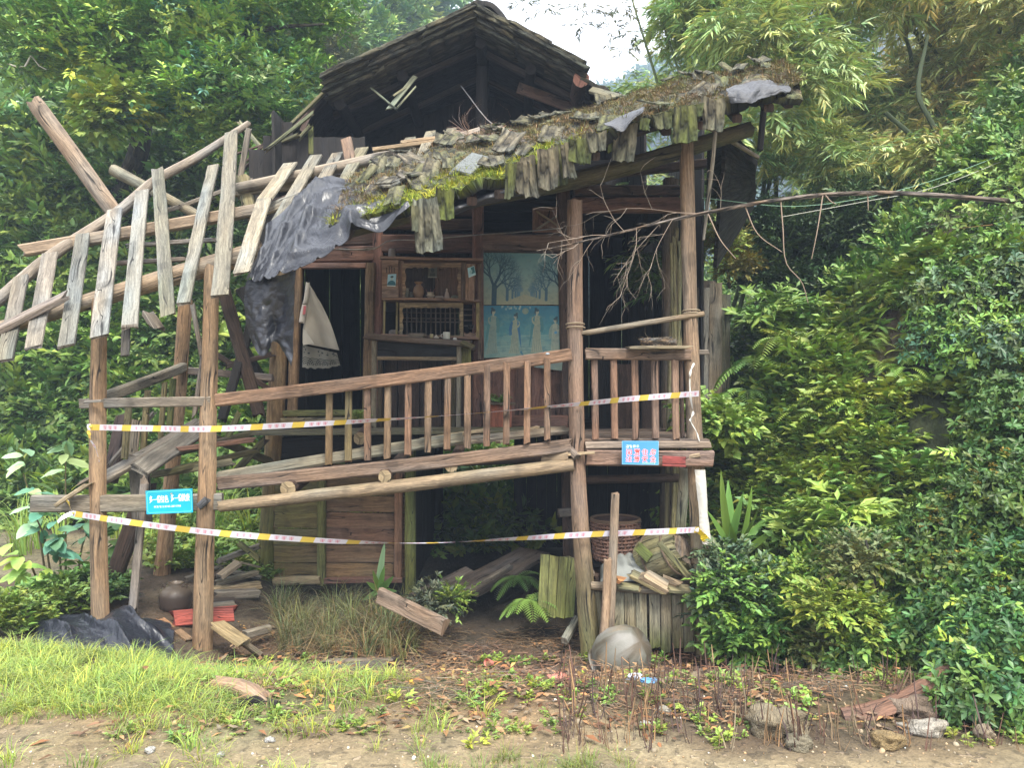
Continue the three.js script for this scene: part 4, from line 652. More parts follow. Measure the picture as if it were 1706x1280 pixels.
// ---------- plastic sheets ----------
function grid(rows, nu, nv, wr, fr = 6) {               // smooth sheet through a lattice of points, with folds of its own
  const cs = rows.map((r) => new THREE.CatmullRomCurve3(r.map(q)));
  return (u, v) => { const p = new THREE.CatmullRomCurve3(cs.map((c) => c.getPoint(u))).getPoint(v), k = wr(u, v); p.z += k * (fb(p.x * fr, p.y * fr * 0.6, 3) - 0.5) * 2 + k * 0.5 * (fb(p.x * fr * 3, p.y * fr * 2, 8) - 0.5) * 2; p.y += k * 0.5 * (fb(p.x * fr * 1.3, p.y * fr, 17) - 0.5) * 2; return p; };
}
{
  const drape = grid([
    [[412, 468, 5.72], [434, 420, 5.95], [458, 371, 6.2], [497, 332, 6.45], [536, 306, 6.6], [574, 302, 6.6], [640, 290, 6.6]],
    [[432, 468, 5.55], [458, 428, 5.7], [486, 388, 5.85], [520, 352, 5.95], [552, 330, 6.0], [590, 324, 6.0], [650, 310, 6.1]],
    [[462, 460, 5.4], [490, 436, 5.42], [518, 408, 5.46], [545, 382, 5.5], [570, 360, 5.52], [610, 350, 5.55], [665, 332, 5.6]],
    [[492, 452, 5.3], [522, 437, 5.3], [551, 420, 5.3], [577, 405, 5.32], [596, 380, 5.36], [640, 386, 5.4], [684, 346, 5.42]],
  ], 0, 0, (u, v) => 0.035, 4);
  const flap = grid([
    [[412, 466, 5.74], [440, 462, 5.66], [468, 458, 5.5], [493, 450, 5.32]],
    [[408, 500, 5.74], [436, 505, 5.62], [464, 500, 5.6], [490, 496, 5.42]],
    [[412, 545, 5.72], [438, 548, 5.6], [460, 545, 5.66], [490, 540, 5.5]],
    [[420, 574, 5.72], [440, 596, 5.62], [457, 566, 5.68], [486, 612, 5.56]],
  ], 0, 0, (u, v) => 0.02 + 0.05 * v, 9);
  single('plastic_sheet', [sheet((u, v) => { const p = drape(u, v), w = 6 * fb(u * 2, v * 2, 5), k = ((1 - Math.abs(Math.sin(v * 8 + u * 5 + w))) ** 2 * 0.07 + (1 - Math.abs(Math.sin(v * 17 - u * 9 + w * 1.7))) ** 3 * 0.03) * (0.35 + 0.65 * Math.sin(Math.PI * Math.min(1, u * 1.1))); p.y += k; p.z += k * 0.7; return p; }, 80, 56, 0.004, 1.4, 1.0, W1), sheet(flap, 30, 40, 0.004, 0.5, 0.9, W1)], M.film, 'black plastic sheet slipping off the porch roof beside the left door', 'plastic sheet');
  const mid = grid([[[690, 352, 5.62], [760, 330, 5.62], [840, 300, 5.62], [920, 276, 5.64]], [[700, 368, 5.5], [768, 344, 5.5], [850, 318, 5.5], [925, 300, 5.52]], [[708, 372, 5.55], [772, 352, 5.55], [852, 330, 5.55], [925, 306, 5.6]]], 0, 0, () => 0.03);
  single('plastic_sheet', sheet(mid, 30, 10, 0.004, 1.2, 0.3, W1), M.film, 'strip of black plastic showing under the bark eave above the shrine', 'plastic sheet');
  const scrap = grid([[[1012, 204, 5.5], [1034, 196, 5.55], [1060, 186, 5.6], [1074, 180, 5.65]], [[1006, 206, 5.42], [1036, 212, 5.42], [1056, 196, 5.42], [1072, 184, 5.5]], [[1022, 214, 5.4], [1038, 218, 5.4], [1052, 204, 5.4], [1070, 190, 5.45]]], 0, 0, () => 0.03, 9);
  single('plastic_sheet', sheet(scrap, 16, 12, 0.006, 0.3, 0.2, W1), M.oldFilm, 'small folded scrap of grey plastic on the mossy roof edge', 'plastic sheet');
  const end = grid([[[1208, 150, 5.7], [1240, 140, 5.75], [1275, 138, 5.8], [1312, 140, 5.85]], [[1212, 160, 5.6], [1240, 158, 5.6], [1270, 152, 5.65], [1316, 150, 5.7]], [[1218, 172, 5.6], [1246, 174, 5.58], [1268, 164, 5.62], [1304, 156, 5.68]]], 0, 0, () => 0.05, 8);
  single('plastic_sheet', sheet(end, 24, 14, 0.006, 0.5, 0.25, W1), M.oldFilm, 'black plastic tucked under the curled bark at the right roof end', 'plastic sheet');
  const heap = (u, v) => { const x = lerp(58, 288, u), d = lerp(5.15, 5.95, v), p = P(x, 640, d), s = Math.sin(Math.PI * Math.min(1, v * 1.15)) ** 0.7; const prof = 0.05 * Math.sin(u * 3.14) + 0.19 * Math.exp(-(((u - 0.66) / 0.17) ** 2)) * 0.85 + 0.06 * Math.exp(-(((u - 0.25) / 0.2) ** 2)) + 0.05 * Math.exp(-(((u - 0.85) / 0.08) ** 2)); const f = fb(u * 7 + v * 3, v * 5, 5); p.y = H(p.x, d) + 0.015 + s * prof * 0.72 * (0.75 + 0.5 * f) + 0.07 * s * (1 - Math.abs(Math.sin(u * 9 + v * 6 + 5 * fb(u * 3, v * 3, 9)))) ** 2; p.z += 0.08 * (f - 0.5); p.x += 0.05 * (fb(u * 9, v * 9, 2) - 0.5); return p; };
  single('plastic_sheet', sheet(heap, 96, 44, 0.004, 1.6, 1.2, W1), M.darkFilm, 'crumpled black plastic sheet heaped on the grass at the left', 'plastic sheet');
}

// ---------- signs, tapes, posters ----------
const GL2 = { // characters as pen strokes on a ten by ten grid
  '多': '4013 317115 4253 5427 558519 5667', '一': '0595', '份': '3004 2329 5034 7094 45857968 6549', '绿': '2003330636 0938 418183 4383 4595 6569 4657 4958 8667 7789', '色': '4013 317153 23848626 2484 5356 23299997',
  '健': '2003 1319 417174 3393 4474 4777 6068 213144 3429 2699', '康': '5051 1191 1109 338385 2494 3585 525948 3647 2948 8667 6799', '闲': '1021 1219 31919988 3474 5359 5538 5578', '置': '1090921210 4042 6062 1393 5254 348488 3438 3585 3777 0999',
  '住': '3004 2329 5061 4292 4595 3999 6269', '房': '4051 2191932309 21 3595 5539 578779', '注': '1021 0415 0926 6071 4292 4595 3999 6269', '意': '5051 1191 3132 7162 0393 24848727 24 2585 1809 38397978 5768', '安': '13119183 5051 523689 7419 0494', '全': '5004 5094 3474 2686 1999 5459',
  '温': '1021 0415 0926 41818441 4282 36968888 3639 5659 7679 2999', '馨': '0141 2125 0343 5194 5183 3585 37878939 3888', '提': '0333 202918 41818441 4282 3595 6569 4639 6797', '示': '2181 0494 545948 3618 7698', '林': '0343 2029 2406 2446 5393 7079 7456 7496', '政': '0141 2028 2545 0948 6053 4393 8359 5499', '电': '12828612 1484 5059 5998', '话': '1021 041729 8051 4393 6365 45858945',
};
function glyph(c, ch, x, y, s, w, sy = s) { c.lineWidth = w; c.lineCap = 'round'; c.lineJoin = 'round'; for (const st of GL2[ch].split(' ')) { c.beginPath(); for (let i = 0; i < st.length; i += 2) { const X = x + (+st[i] + 0.5) / 10 * s, Y = y + (+st[i + 1] + 0.5) / 10 * sy; i ? c.lineTo(X, Y) : c.moveTo(X, Y); } c.stroke(); } }
function canvasTex(w, h, draw) { const cv = document.createElement('canvas'); cv.width = w; cv.height = h; const c = cv.getContext('2d'); draw(c, w, h); const t = new THREE.CanvasTexture(cv); t.colorSpace = THREE.SRGBColorSpace; t.anisotropy = 8; return t; }
function board(name, corners, th, t, label, cat, o = {}) { // a printed panel: tl, tr, bl, br
  const [a, b, c, d] = corners.map(q), t0 = thing(name, label, cat, c.clone().add(d).multiplyScalar(0.5));
  const f = (u, v) => { const p = c.clone().lerp(d, u).lerp(a.clone().lerp(b, u), v); p.z += (o.wave ?? 0) * (fb(p.x * 5, p.y * 5, 2) - 0.5) * 2 + (o.curl ? o.curl(u, v) : 0); return p; };
  const g = sheet(f, o.nu ?? 8, o.nv ?? 8, th, 1, 1, W1, o), face = sheet((u, v) => f(u, v).add(V(0, 0, 0.0015)), o.nu ?? 8, o.nv ?? 8, 0.0005, 1, 1, W1, { open: true, ...o });
  part(t0, o.backName ?? 'panel', g, o.back ?? std({ color: o.edge ?? 0x9aa0a0, roughness: 0.6 })); part(t0, 'print', face, std({ map: t, roughness: o.rough ?? 0.45 })); return t0;
}
const s1 = board('blue_sign', [[243, 818, 5.64], [321, 814, 5.64], [245, 857, 5.64], [322, 854, 5.64]], 0.006, canvasTex(512, 264, (c, w, h) => {
  c.fillStyle = '#0ea2c0'; c.fillRect(0, 0, w, h); const gr = c.createLinearGradient(0, 0, 0, h); gr.addColorStop(0, '#0d94a8'); gr.addColorStop(1, '#08a6d6'); c.fillStyle = gr; c.fillRect(0, 0, w, h);
  c.strokeStyle = '#7fe0ea'; c.lineWidth = 4; c.beginPath(); const m = 14, k = 16; c.moveTo(m + k, m); c.lineTo(w - m - k, m); c.lineTo(w - m, m + k); c.lineTo(w - m, h - m - k); c.lineTo(w - m - k, h - m); c.lineTo(m + k, h - m); c.lineTo(m, h - m - k); c.lineTo(m, m + k); c.closePath(); c.stroke();
  c.strokeStyle = '#eefafa'; [...'多一份绿色'].forEach((ch, i) => glyph(c, ch, 36 + i * 42, 58, 42, 6.5, 84)); [...'多一份健康'].forEach((ch, i) => glyph(c, ch, 270 + i * 42, 52, 42, 6.5, 84));
  [...'林政电话'].forEach((ch, i) => glyph(c, ch, 84 + i * 28, 172, 26, 3)); c.fillStyle = '#eefafa'; c.font = 'bold 28px sans-serif'; c.fillText(':0745-2811788', 196, 196);
}), 'turquoise sign with white characters nailed to the left beam', 'sign', { nu: 4, nv: 4, edge: 0x2a8a96 });
part(s1, 'nail', (() => { const g = new THREE.CylinderGeometry(0.006, 0.006, 0.012, 8).rotateX(Math.PI / 2); g.translate(...P(286, 823, 5.62).toArray()); return g; })(), std({ color: 0x9a8f80, roughness: 0.6 }));
board('blue_sign', [[1036, 735, 5.86], [1097, 735, 5.86], [1036, 774, 5.86], [1097, 775, 5.86]], 0.008, canvasTex(512, 330, (c, w, h) => {
  const gr = c.createLinearGradient(0, 0, w, h); gr.addColorStop(0, '#3f86c8'); gr.addColorStop(0.6, '#4a8fcf'); gr.addColorStop(1, '#4f96ac'); c.fillStyle = gr; c.fillRect(0, 0, w, h); c.strokeStyle = '#86c0de'; c.lineWidth = 5; c.strokeRect(4, 4, w - 8, h - 8);
  c.strokeStyle = '#e6eede'; [...'温馨提示'].forEach((ch, i) => glyph(c, ch, 54 + i * 48, 52, 42, 4.5));
  for (const [txt, y] of [['闲置住房', 112], ['注意安全', 208]]) [...txt].forEach((ch, i) => { c.strokeStyle = '#d9c8d6'; glyph(c, ch, 54 + i * 112, y, 82, 17); c.strokeStyle = '#ea4a48'; glyph(c, ch, 54 + i * 112, y, 82, 9); });
  c.fillStyle = '#cfe2ea'; for (let i = 0; i < 12; i++) c.fillRect(282 + i * 13, 304, 9, 8); c.fillRect(446, 300, 16, 14);
}), 'blue warning sign with red characters on the right porch beam', 'sign', { nu: 4, nv: 4, edge: 0x3b78aa });
const tapeTex = canvasTex(1024, 64, (c, w, h) => {
  c.fillStyle = '#e6e2ee'; c.fillRect(0, 0, w, h); c.fillStyle = '#e6c95c'; for (let i = 0; i < 4; i++) { const x = i * 256 + 20; c.beginPath(); c.moveTo(x + 14, 0); c.lineTo(x + 88, 0); c.lineTo(x + 74, h); c.lineTo(x, h); c.fill(); }
  c.strokeStyle = 'rgba(214,120,140,0.75)'; for (let i = 0; i < 4; i++) for (let j = 0; j < 3; j++) { const x = i * 256 + 132 + j * 42; c.lineWidth = 5; for (let k = 0; k < 4; k++) { c.beginPath(); c.moveTo(x, 16 + k * 10); c.lineTo(x + 30 - k * 3, 16 + k * 10); c.stroke(); } c.beginPath(); c.moveTo(x + 14, 12); c.lineTo(x + 14, 52); c.stroke(); }
});
tapeTex.wrapS = THREE.RepeatWrapping;
const tapeMat = phy({ map: tapeTex, roughness: 0.4, transmission: 0.15, thickness: 0 });
function ribbon(pts, w, twist, u0 = 0) {
  const cv = new THREE.CatmullRomCurve3(pts.map(q)), L = cv.getLength(), n = 90;
  return sheet((u, v) => { const p = cv.getPoint(u), t = cv.getTangent(u), a = twist(u), up = V(0, 1, 0).addScaledVector(t, -t.y).normalize(), out = t.clone().cross(up).normalize(); return p.addScaledVector(up, (v - 0.5) * w * Math.cos(a)).addScaledVector(out, (v - 0.5) * w * Math.sin(a) + 0.006 * Math.sin(u * 40) * (v - 0.5)); }, n, 3, 0.0012, L / 1.15, 1, W1, { open: true });
}
const knot = (p, r) => { const g = stone(r, W1, [1.2, 1, 0.8], 2, 0.5); g.translate(...q(p).toArray()); return g; };
{
  const t = thing('caution_tape', 'upper yellow-and-white caution tape strung across the railing', 'caution tape', P(650, 700, 5.7));
  part(t, 'strip', ribbon([[146, 712, 5.66], [250, 714, 5.64], [345, 715, 5.62], [480, 709, 5.66], [620, 701, 5.74], [780, 690, 5.8], [960, 674, 5.9], [1060, 664, 5.94], [1164, 656, 5.99]], 0.045, (u) => 0.25 + 1.25 * Math.exp(-(((u - 0.62) / 0.16) ** 2))), tapeMat);
  part(t, 'knot', knot([150, 711, 5.66], 0.018), tapeMat); part(t, 'tail', ribbon([[148, 711, 5.64], [150, 730, 5.6], [160, 748, 5.61], [166, 770, 5.62]], 0.035, (u) => 0.5 + 1.2 * u), tapeMat);
  part(t, 'tail', ribbon([[1156, 605, 5.99], [1150, 620, 5.97], [1150, 660, 5.98], [1154, 690, 5.98], [1150, 700, 5.96], [1160, 720, 5.97], [1165, 735, 5.98]], 0.016, (u) => u * 3), std({ color: 0xc9c8c2, roughness: 0.5 }));
  const b = thing('caution_tape', 'lower yellow-and-white caution tape strung between the posts', 'caution tape', P(650, 895, 5.7));
  part(b, 'strip', ribbon([[122, 856, 5.66], [200, 868, 5.64], [340, 886, 5.58], [460, 896, 5.62], [600, 904, 5.7], [720, 905, 5.78], [860, 898, 5.84], [975, 891, 5.86], [1100, 886, 5.93], [1180, 882, 5.97]], 0.047, (u) => 0.2 + 1.3 * Math.exp(-(((u - 0.55) / 0.13) ** 2)), 0.3), tapeMat);
  part(b, 'knot', knot([121, 855, 5.66], 0.015), tapeMat); part(b, 'tail', ribbon([[121, 855, 5.65], [115, 840, 5.62], [113, 833, 5.6]], 0.03, () => 0.9), tapeMat); part(b, 'tail', ribbon([[120, 855, 5.64], [106, 862, 5.6], [97, 870, 5.6]], 0.03, () => 0.5), std({ color: 0xdcdad6, roughness: 0.5 }));
  part(b, 'knot', knot([1163, 884, 5.92], 0.018), tapeMat); part(b, 'tail', ribbon([[1163, 884, 5.91], [1170, 892, 5.88], [1177, 902, 5.88]], 0.06, (u) => 0.3 + 0.4 * u), std({ color: 0xe2c22c, roughness: 0.45 }), 'loose yellow end');
}
{ // strip of torn white film on the right post
  single('torn_film', sheet((u, v) => { const c = new THREE.CatmullRomCurve3([[1164, 782, 6.02], [1168, 830, 6.0], [1172, 880, 5.98], [1176, 905, 5.97]].map(q)).getPoint(v); c.x += (u - 0.5) * (0.055 + 0.03 * fb(v * 6, 1, 2)) ; c.z += 0.012 * (fb(u * 5, v * 14, 3) - 0.5) + 0.02 * (1 - (2 * u - 1) ** 2) + 0.035; return c; }, 8, 40, 0.002, 0.1, 0.6, W1), std({ color: 0xbdb9b0, roughness: 0.5, bumpMap: crinkBump, bumpScale: 0.01 }), 'torn white film stuck down the right corner post', 'plastic film');
}
// posters on the wall
const figs = (c, x, y, s, robe, sash, lean) => { // a plain robed lady, standing half turned
  c.save(); c.translate(x, y); c.scale(s, s); const f = lean < 0 ? -1 : 1; c.scale(f, 1);
  c.fillStyle = robe; c.beginPath(); c.moveTo(-5, -44); c.bezierCurveTo(-15, -42, -17, -28, -13, -12); c.bezierCurveTo(-16, 20, -12, 60, -24, 96); c.lineTo(20, 98); c.bezierCurveTo(10, 60, 16, 20, 9, -10); c.bezierCurveTo(16, -26, 14, -42, 5, -44); c.fill();
  c.fillStyle = sash; c.beginPath(); c.moveTo(7, -42); c.bezierCurveTo(20, -30, 22, 20, 26, 80); c.bezierCurveTo(20, 60, 14, 20, 8, -8); c.fill(); c.beginPath(); c.moveTo(-14, -40); c.bezierCurveTo(-26, -24, -28, 0, -22, 22); c.lineTo(-12, 18); c.bezierCurveTo(-16, 0, -12, -20, -10, -32); c.fill(); c.fillRect(-13, -12, 22, 4);
  c.fillStyle = robe; c.beginPath(); c.moveTo(10, -36); c.bezierCurveTo(20, -26, 8, -14, -10, -16); c.lineTo(-12, -8); c.bezierCurveTo(6, -2, 24, -14, 16, -38); c.fill();
  c.strokeStyle = 'rgba(50,90,100,0.45)'; c.lineWidth = 1.1; for (let k = -2; k < 3; k++) { c.beginPath(); c.moveTo(k * 4, -4); c.bezierCurveTo(k * 4 - 3, 30, k * 5 + 2, 60, k * 8 - 2, 95); c.stroke(); }
  c.fillStyle = '#a3a692'; c.fillRect(-3, -50, 6, 9); c.beginPath(); c.ellipse(-1, -57, 6.5, 8.5, 0.1, 0, 7); c.fill(); c.fillStyle = '#2b4654'; c.beginPath(); c.ellipse(0, -64, 8, 5, -0.2, 0, 7); c.fill(); c.beginPath(); c.ellipse(4, -70, 4.5, 4, 0, 0, 7); c.fill(); c.beginPath(); c.ellipse(6, -57, 2.5, 8, 0, 0, 7); c.fill(); c.fillRect(-4.5, -58, 2.4, 1); c.fillRect(0, -58, 2.4, 1); c.restore();
};
const age = (c, w, h) => { c.fillStyle = 'rgba(150,165,155,0.10)'; c.fillRect(0, 0, w, h); for (let i = 0; i < 900; i++) { c.fillStyle = `rgba(${rnd() < 0.5 ? '150,150,125' : '50,90,100'},${rr(0.02, 0.1)})`; c.beginPath(); c.ellipse(rr(0, w), rr(0, h), rr(2, 34), rr(2, 18), rr(0, 3), 0, 7); c.fill(); } };
board('wall_poster', [[803, 421, 7.6], [946, 423, 7.6], [802, 508, 7.6], [946, 508, 7.6]], 0.003, canvasTex(900, 540, (c, w, h) => {
  const gr = c.createLinearGradient(0, 0, 0, h); gr.addColorStop(0, '#5f8d96'); gr.addColorStop(0.45, '#7d9f9e'); gr.addColorStop(0.8, '#8e9c8c'); gr.addColorStop(1, '#979a80'); c.fillStyle = gr; c.fillRect(0, 0, w, h);
  c.fillStyle = '#9c9c84'; c.beginPath(); c.moveTo(w * 0.5, h * 0.8); c.lineTo(w * 0.2, h); c.lineTo(w * 0.8, h); c.fill();
  const br = (x, y, a, L, t) => { if (t < 0.6) return; const X = x + Math.cos(a) * L, Y = y + Math.sin(a) * L; c.lineWidth = t; c.beginPath(); c.moveTo(x, y); c.lineTo(X, Y); c.stroke(); br(X, Y, a + rr(0.15, 0.5), L * rr(0.65, 0.85), t * 0.62); br(X, Y, a - rr(0.15, 0.5), L * rr(0.65, 0.85), t * 0.62); if (t > 6) br(X, Y, a + rr(-0.9, 0.9), L * 0.6, t * 0.45); };
  for (let k = 7; k >= 0; k--) for (const s of [-1, 1]) { const f = 1 / (1 + k * 0.75), x = w * 0.5 + s * (s < 0 ? 320 : 390) * f, y = h * (0.79 + 0.2 * f), g2 = Math.round(lerp(126, 62, f)); c.strokeStyle = c.fillStyle = `rgb(${g2 - 30},${g2 + 8},${g2 + 30})`; c.lineCap = 'round'; c.lineWidth = 52 * f; c.beginPath(); c.moveTo(x, y); c.lineTo(x + 4 * f, y - 190 * f); c.stroke(); br(x, y - 180 * f, -1.95, 110 * f, 26 * f); br(x, y - 190 * f, -1.1, 110 * f, 26 * f); br(x, y - 150 * f, -1.5 - s * 0.75, 100 * f, 18 * f); }
  age(c, w, h);
}), 'faded blue poster of a tree-lined avenue, above the other poster', 'poster', { wave: 0.006, nu: 16, nv: 10, backName: 'paper', edge: 0x7c8a84, rough: 0.7 });
board('wall_poster', [[804, 509, 7.595], [947, 510, 7.595], [800, 597, 7.595], [947, 592, 7.595]], 0.003, canvasTex(900, 560, (c, w, h) => {
  const gr = c.createLinearGradient(0, 0, 0, h); gr.addColorStop(0, '#2f7391'); gr.addColorStop(0.5, '#4d8c95'); gr.addColorStop(1, '#7d9a90'); c.fillStyle = gr; c.fillRect(0, 0, w, h);
  c.fillStyle = 'rgba(165,165,130,0.7)'; c.beginPath(); c.arc(w * 0.5, 60, 34, 0, 7); c.fill(); c.strokeStyle = 'rgba(190,195,170,0.4)'; for (let k = 0; k < 26; k++) { c.lineWidth = 4; c.beginPath(); const y = 320 + k * 9; c.moveTo(rr(60, 300), y); c.quadraticCurveTo(rr(300, 600), y + rr(-14, 14), rr(600, 860), y); c.stroke(); }
  for (let k = 0; k < 14; k++) { c.fillStyle = 'rgba(170,185,175,0.6)'; c.beginPath(); c.ellipse(rr(200, 400) + k * 8, rr(8, 40), 10, 14, 0, 0, 7); c.fill(); } c.fillStyle = '#244a5e'; c.fillRect(820, 40, 80, 14); c.fillStyle = '#6f8f7c'; c.fillRect(850, 60, 26, 180); c.fillStyle = '#2d6f92'; c.beginPath(); c.arc(530, 470, 120, 0.3, 2.9); c.lineWidth = 18; c.strokeStyle = '#2a6b90'; c.stroke();
  for (let k = 0; k < 90; k++) { c.fillStyle = `rgba(${rnd() < 0.5 ? '40,95,115' : '150,165,140'},0.14)`; c.beginPath(); c.ellipse(rr(0, w), rr(60, h), rr(10, 70), rr(6, 30), rr(0, 3), 0, 7); c.fill(); }
  figs(c, 115, 235, 2.9, '#7f958a', '#4a7f84', -8); figs(c, 350, 270, 2.6, '#94a08c', '#2f6c98', 6); figs(c, 570, 235, 2.9, '#98a08a', '#3f7a84', -4); figs(c, 765, 320, 2.7, '#9aa492', '#7d958c', 14); c.fillStyle = '#4f8fb6'; c.beginPath(); c.arc(768, 300, 16, 0, 7); c.fill();
  age(c, w, h);
}), 'faded blue poster of four robed ladies, below the avenue poster', 'poster', { wave: 0.008, nu: 16, nv: 10, backName: 'paper', edge: 0x7c8a84, rough: 0.7, curl: (u, v) => 0.03 * Math.max(0, 0.25 - v) });
board('wall_poster', [[884, 592, 7.56], [938, 592, 7.55], [890, 612, 7.53], [936, 618, 7.5]], 0.003, canvasTex(128, 64, (c, w, h) => { c.fillStyle = '#8a9a9a'; c.fillRect(0, 0, w, h); c.fillStyle = '#3d76b0'; c.beginPath(); c.ellipse(70, 30, 26, 16, 0.4, 0, 7); c.fill(); c.fillStyle = '#a79f86'; c.fillRect(94, 22, 34, 42); age(c, w, h); }), 'torn scrap of blue poster hanging just under the handrail', 'poster scrap', { wave: 0.02, backName: 'paper' });

// ---------- shrine cabinet by the door ----------
const SD = 7.5, brn = [0.33, 0.21, 0.14], yel = [0.36, 0.29, 0.13];
const sh = thing('shrine_cabinet', 'carved wooden shrine cabinet with lattice back and scalloped openings', 'cabinet', P(716, 592, SD));
const SB = (n, a, b, w, h, c, o, l) => B(sh, n, a, b, w, h, c, { wob: 0.006, ch: 0.1, ...o }, l);
SB('top_board', [637, 432, SD], [804, 436, SD], 0.24, 0.025, brn); SB('shelf', [640, 500, SD - 0.02], [800, 504, SD - 0.02], 0.28, 0.022, brn); SB('bottom_board', [640, 559, SD], [800, 566, SD], 0.26, 0.02, brn);
SB('stile', [668, 436, SD - 0.1], [669, 501, SD - 0.1], 0.05, 0.025, brn, { n: ZN }); SB('stile', [772, 438, SD - 0.1], [773, 503, SD - 0.1], 0.04, 0.025, brn, { n: ZN });
SB('stile', [662, 503, SD - 0.1], [661, 560, SD - 0.1], 0.02, 0.025, yel, { n: ZN }); SB('stile', [641, 503, SD - 0.1], [640, 560, SD - 0.1], 0.02, 0.025, yel, { n: ZN }); SB('stile', [796, 505, SD - 0.1], [796, 566, SD - 0.1], 0.03, 0.025, yel, { n: ZN }); SB('stile', [799, 440, SD], [799, 600, SD], 0.035, 0.03, [0.2, 0.14, 0.1], { n: ZN });
SB('side_panel', [640, 434, SD + 0.1], [640, 560, SD + 0.1], 0.02, 0.02, C.dark, { n: ZN }); SB('back_panel', [695, 440, SD + 0.13], [695, 500, SD + 0.13], 0.34, 0.012, [0.075, 0.06, 0.05], { n: ZN }); SB('back_panel', [750, 440, SD + 0.135], [750, 500, SD + 0.135], 0.3, 0.012, [0.2, 0.125, 0.08], { n: ZN });
for (const [x0, x1, y0, y1, c] of [[671, 768, 439, 499, [0.37, 0.25, 0.15]], [666, 772, 505, 561, [0.38, 0.29, 0.16]]]) { // scalloped frames
  const s = new THREE.Shape(), a = P(x0, y1, SD - 0.115), b = P(x1, y0, SD - 0.115), w = b.x - a.x, h = b.y - a.y, m = w * 0.055, n = 9;
  s.moveTo(0, 0); s.lineTo(w, 0); s.lineTo(w, h); s.lineTo(0, h); s.closePath();
  const hp = new THREE.Path(); hp.moveTo(m, 0.012); hp.lineTo(w - m, 0.012); for (let k = 0; k < 5; k++) { const t0 = 0.012 + (h - m - 0.03) * k / 5, t1 = 0.012 + (h - m - 0.03) * (k + 1) / 5; hp.quadraticCurveTo(w - m + (k % 2 ? -0.006 : 0.016), (t0 + t1) / 2, w - m, t1); } for (let k = 0; k < n; k++) { const xa = w - m - (w - 2 * m) * (k + 1) / n; hp.quadraticCurveTo(xa + (w - 2 * m) / n / 2, h - m - (k % 2 ? 0.005 : 0.02) + 0.012, xa, h - m - 0.018 + (k === n - 1 ? 0 : 0)); } for (let k = 4; k >= 0; k--) { const t0 = 0.012 + (h - m - 0.03) * k / 5, t1 = 0.012 + (h - m - 0.03) * (k + 1) / 5; hp.quadraticCurveTo(m + (k % 2 ? 0.006 : -0.016), (t0 + t1) / 2, m, t0); } s.holes.push(hp);
  const g = new THREE.ExtrudeGeometry(s, { depth: 0.014, bevelEnabled: false, curveSegments: 5 }); g.translate(a.x, a.y, a.z); part(sh, 'scalloped_frame', paint(g, c), M.wood);
}
{ // left leaf with slots, right leaf ajar
  const s = new THREE.Shape(), a = P(637, 498, SD - 0.12), b = P(664, 434, SD - 0.12), w = b.x - a.x, h = b.y - a.y; s.moveTo(0, 0); s.lineTo(w, 0); s.lineTo(w, h); s.lineTo(0, h); s.closePath();
  for (let k = 0; k < 4; k++) { const x = w * (0.26 + k * 0.15), y0 = h * 0.66, y1 = h * (0.66 + (k === 1 || k === 2 ? 0.2 : 0.16)), p = new THREE.Path(); p.moveTo(x, y0); p.lineTo(x + w * 0.08, y0); p.lineTo(x + w * 0.08, y1); p.lineTo(x, y1); p.closePath(); s.holes.push(p); }
  const g = new THREE.ExtrudeGeometry(s, { depth: 0.016, bevelEnabled: true, bevelSize: 0.002, bevelThickness: 0.002, bevelSegments: 1 }); g.translate(a.x, a.y, a.z); part(sh, 'door_leaf', paint(g, [0.34, 0.22, 0.15]), M.wood, 'leaf with four slots and a pasted portrait');
  SB('door_leaf', [784, 440, SD - 0.2], [783, 500, SD - 0.2], 0.09, 0.016, [0.32, 0.21, 0.145], { n: V(0.35, 0, 1) });
}
for (let k = 0; k < 13; k++) SB('lattice_bar', [670 + k * 8, 506, SD + 0.1], [670 + k * 8, 561, SD + 0.1], 0.014, 0.012, [0.13, 0.11, 0.09], { n: ZN, seg: 2 });
for (const y of [512, 521, 530, 536]) SB('lattice_bar', [668, y, SD + 0.112], [770, y + 1, SD + 0.112], 0.01, 0.012, [0.12, 0.1, 0.085], { seg: 2 });
for (const y of [516, 525, 534, 543]) SB('lattice_bar', [774, y, SD + 0.1], [795, y, SD + 0.1], 0.012, 0.014, [0.14, 0.12, 0.1], { seg: 2 });
{ const t = part(sh, 'carved_bracket', sheet((u, v) => { const p = P(lerp(773, 797, u), lerp(566, 553 + 3 * Math.abs(Math.sin(u * 7)), v), SD - 0.11); return p; }, 14, 3, 0.014, 0.15, 0.08, brn), M.wood); }
board('portrait_photo', [[646.5, 457.5, SD - 0.142], [660.5, 456.5, SD - 0.142], [645, 477, SD - 0.142], [659, 477.5, SD - 0.142]], 0.002, canvasTex(128, 192, (c, w, h) => { c.fillStyle = '#9cc4d0'; c.fillRect(0, 0, w, h); c.fillStyle = '#2c6470'; c.beginPath(); c.moveTo(0, 178); c.bezierCurveTo(6, 116, 34, 110, 52, 100); c.lineTo(78, 100); c.bezierCurveTo(100, 110, 124, 116, 128, 178); c.fill(); c.fillStyle = '#a7bcb8'; c.beginPath(); c.ellipse(65, 68, 23, 32, 0, 0, 7); c.fill(); c.fillStyle = '#1d333c'; c.beginPath(); c.ellipse(65, 42, 25, 15, 0, 0, 7); c.fill(); c.fillRect(54, 62, 7, 3); c.fillRect(70, 62, 7, 3); c.fillRect(58, 84, 14, 2); c.fillStyle = '#cfd6cf'; c.fillRect(0, 178, w, 14); }), 'small blue portrait photo pasted on the slotted left leaf', 'photo', { nu: 3, nv: 3, backName: 'paper' });
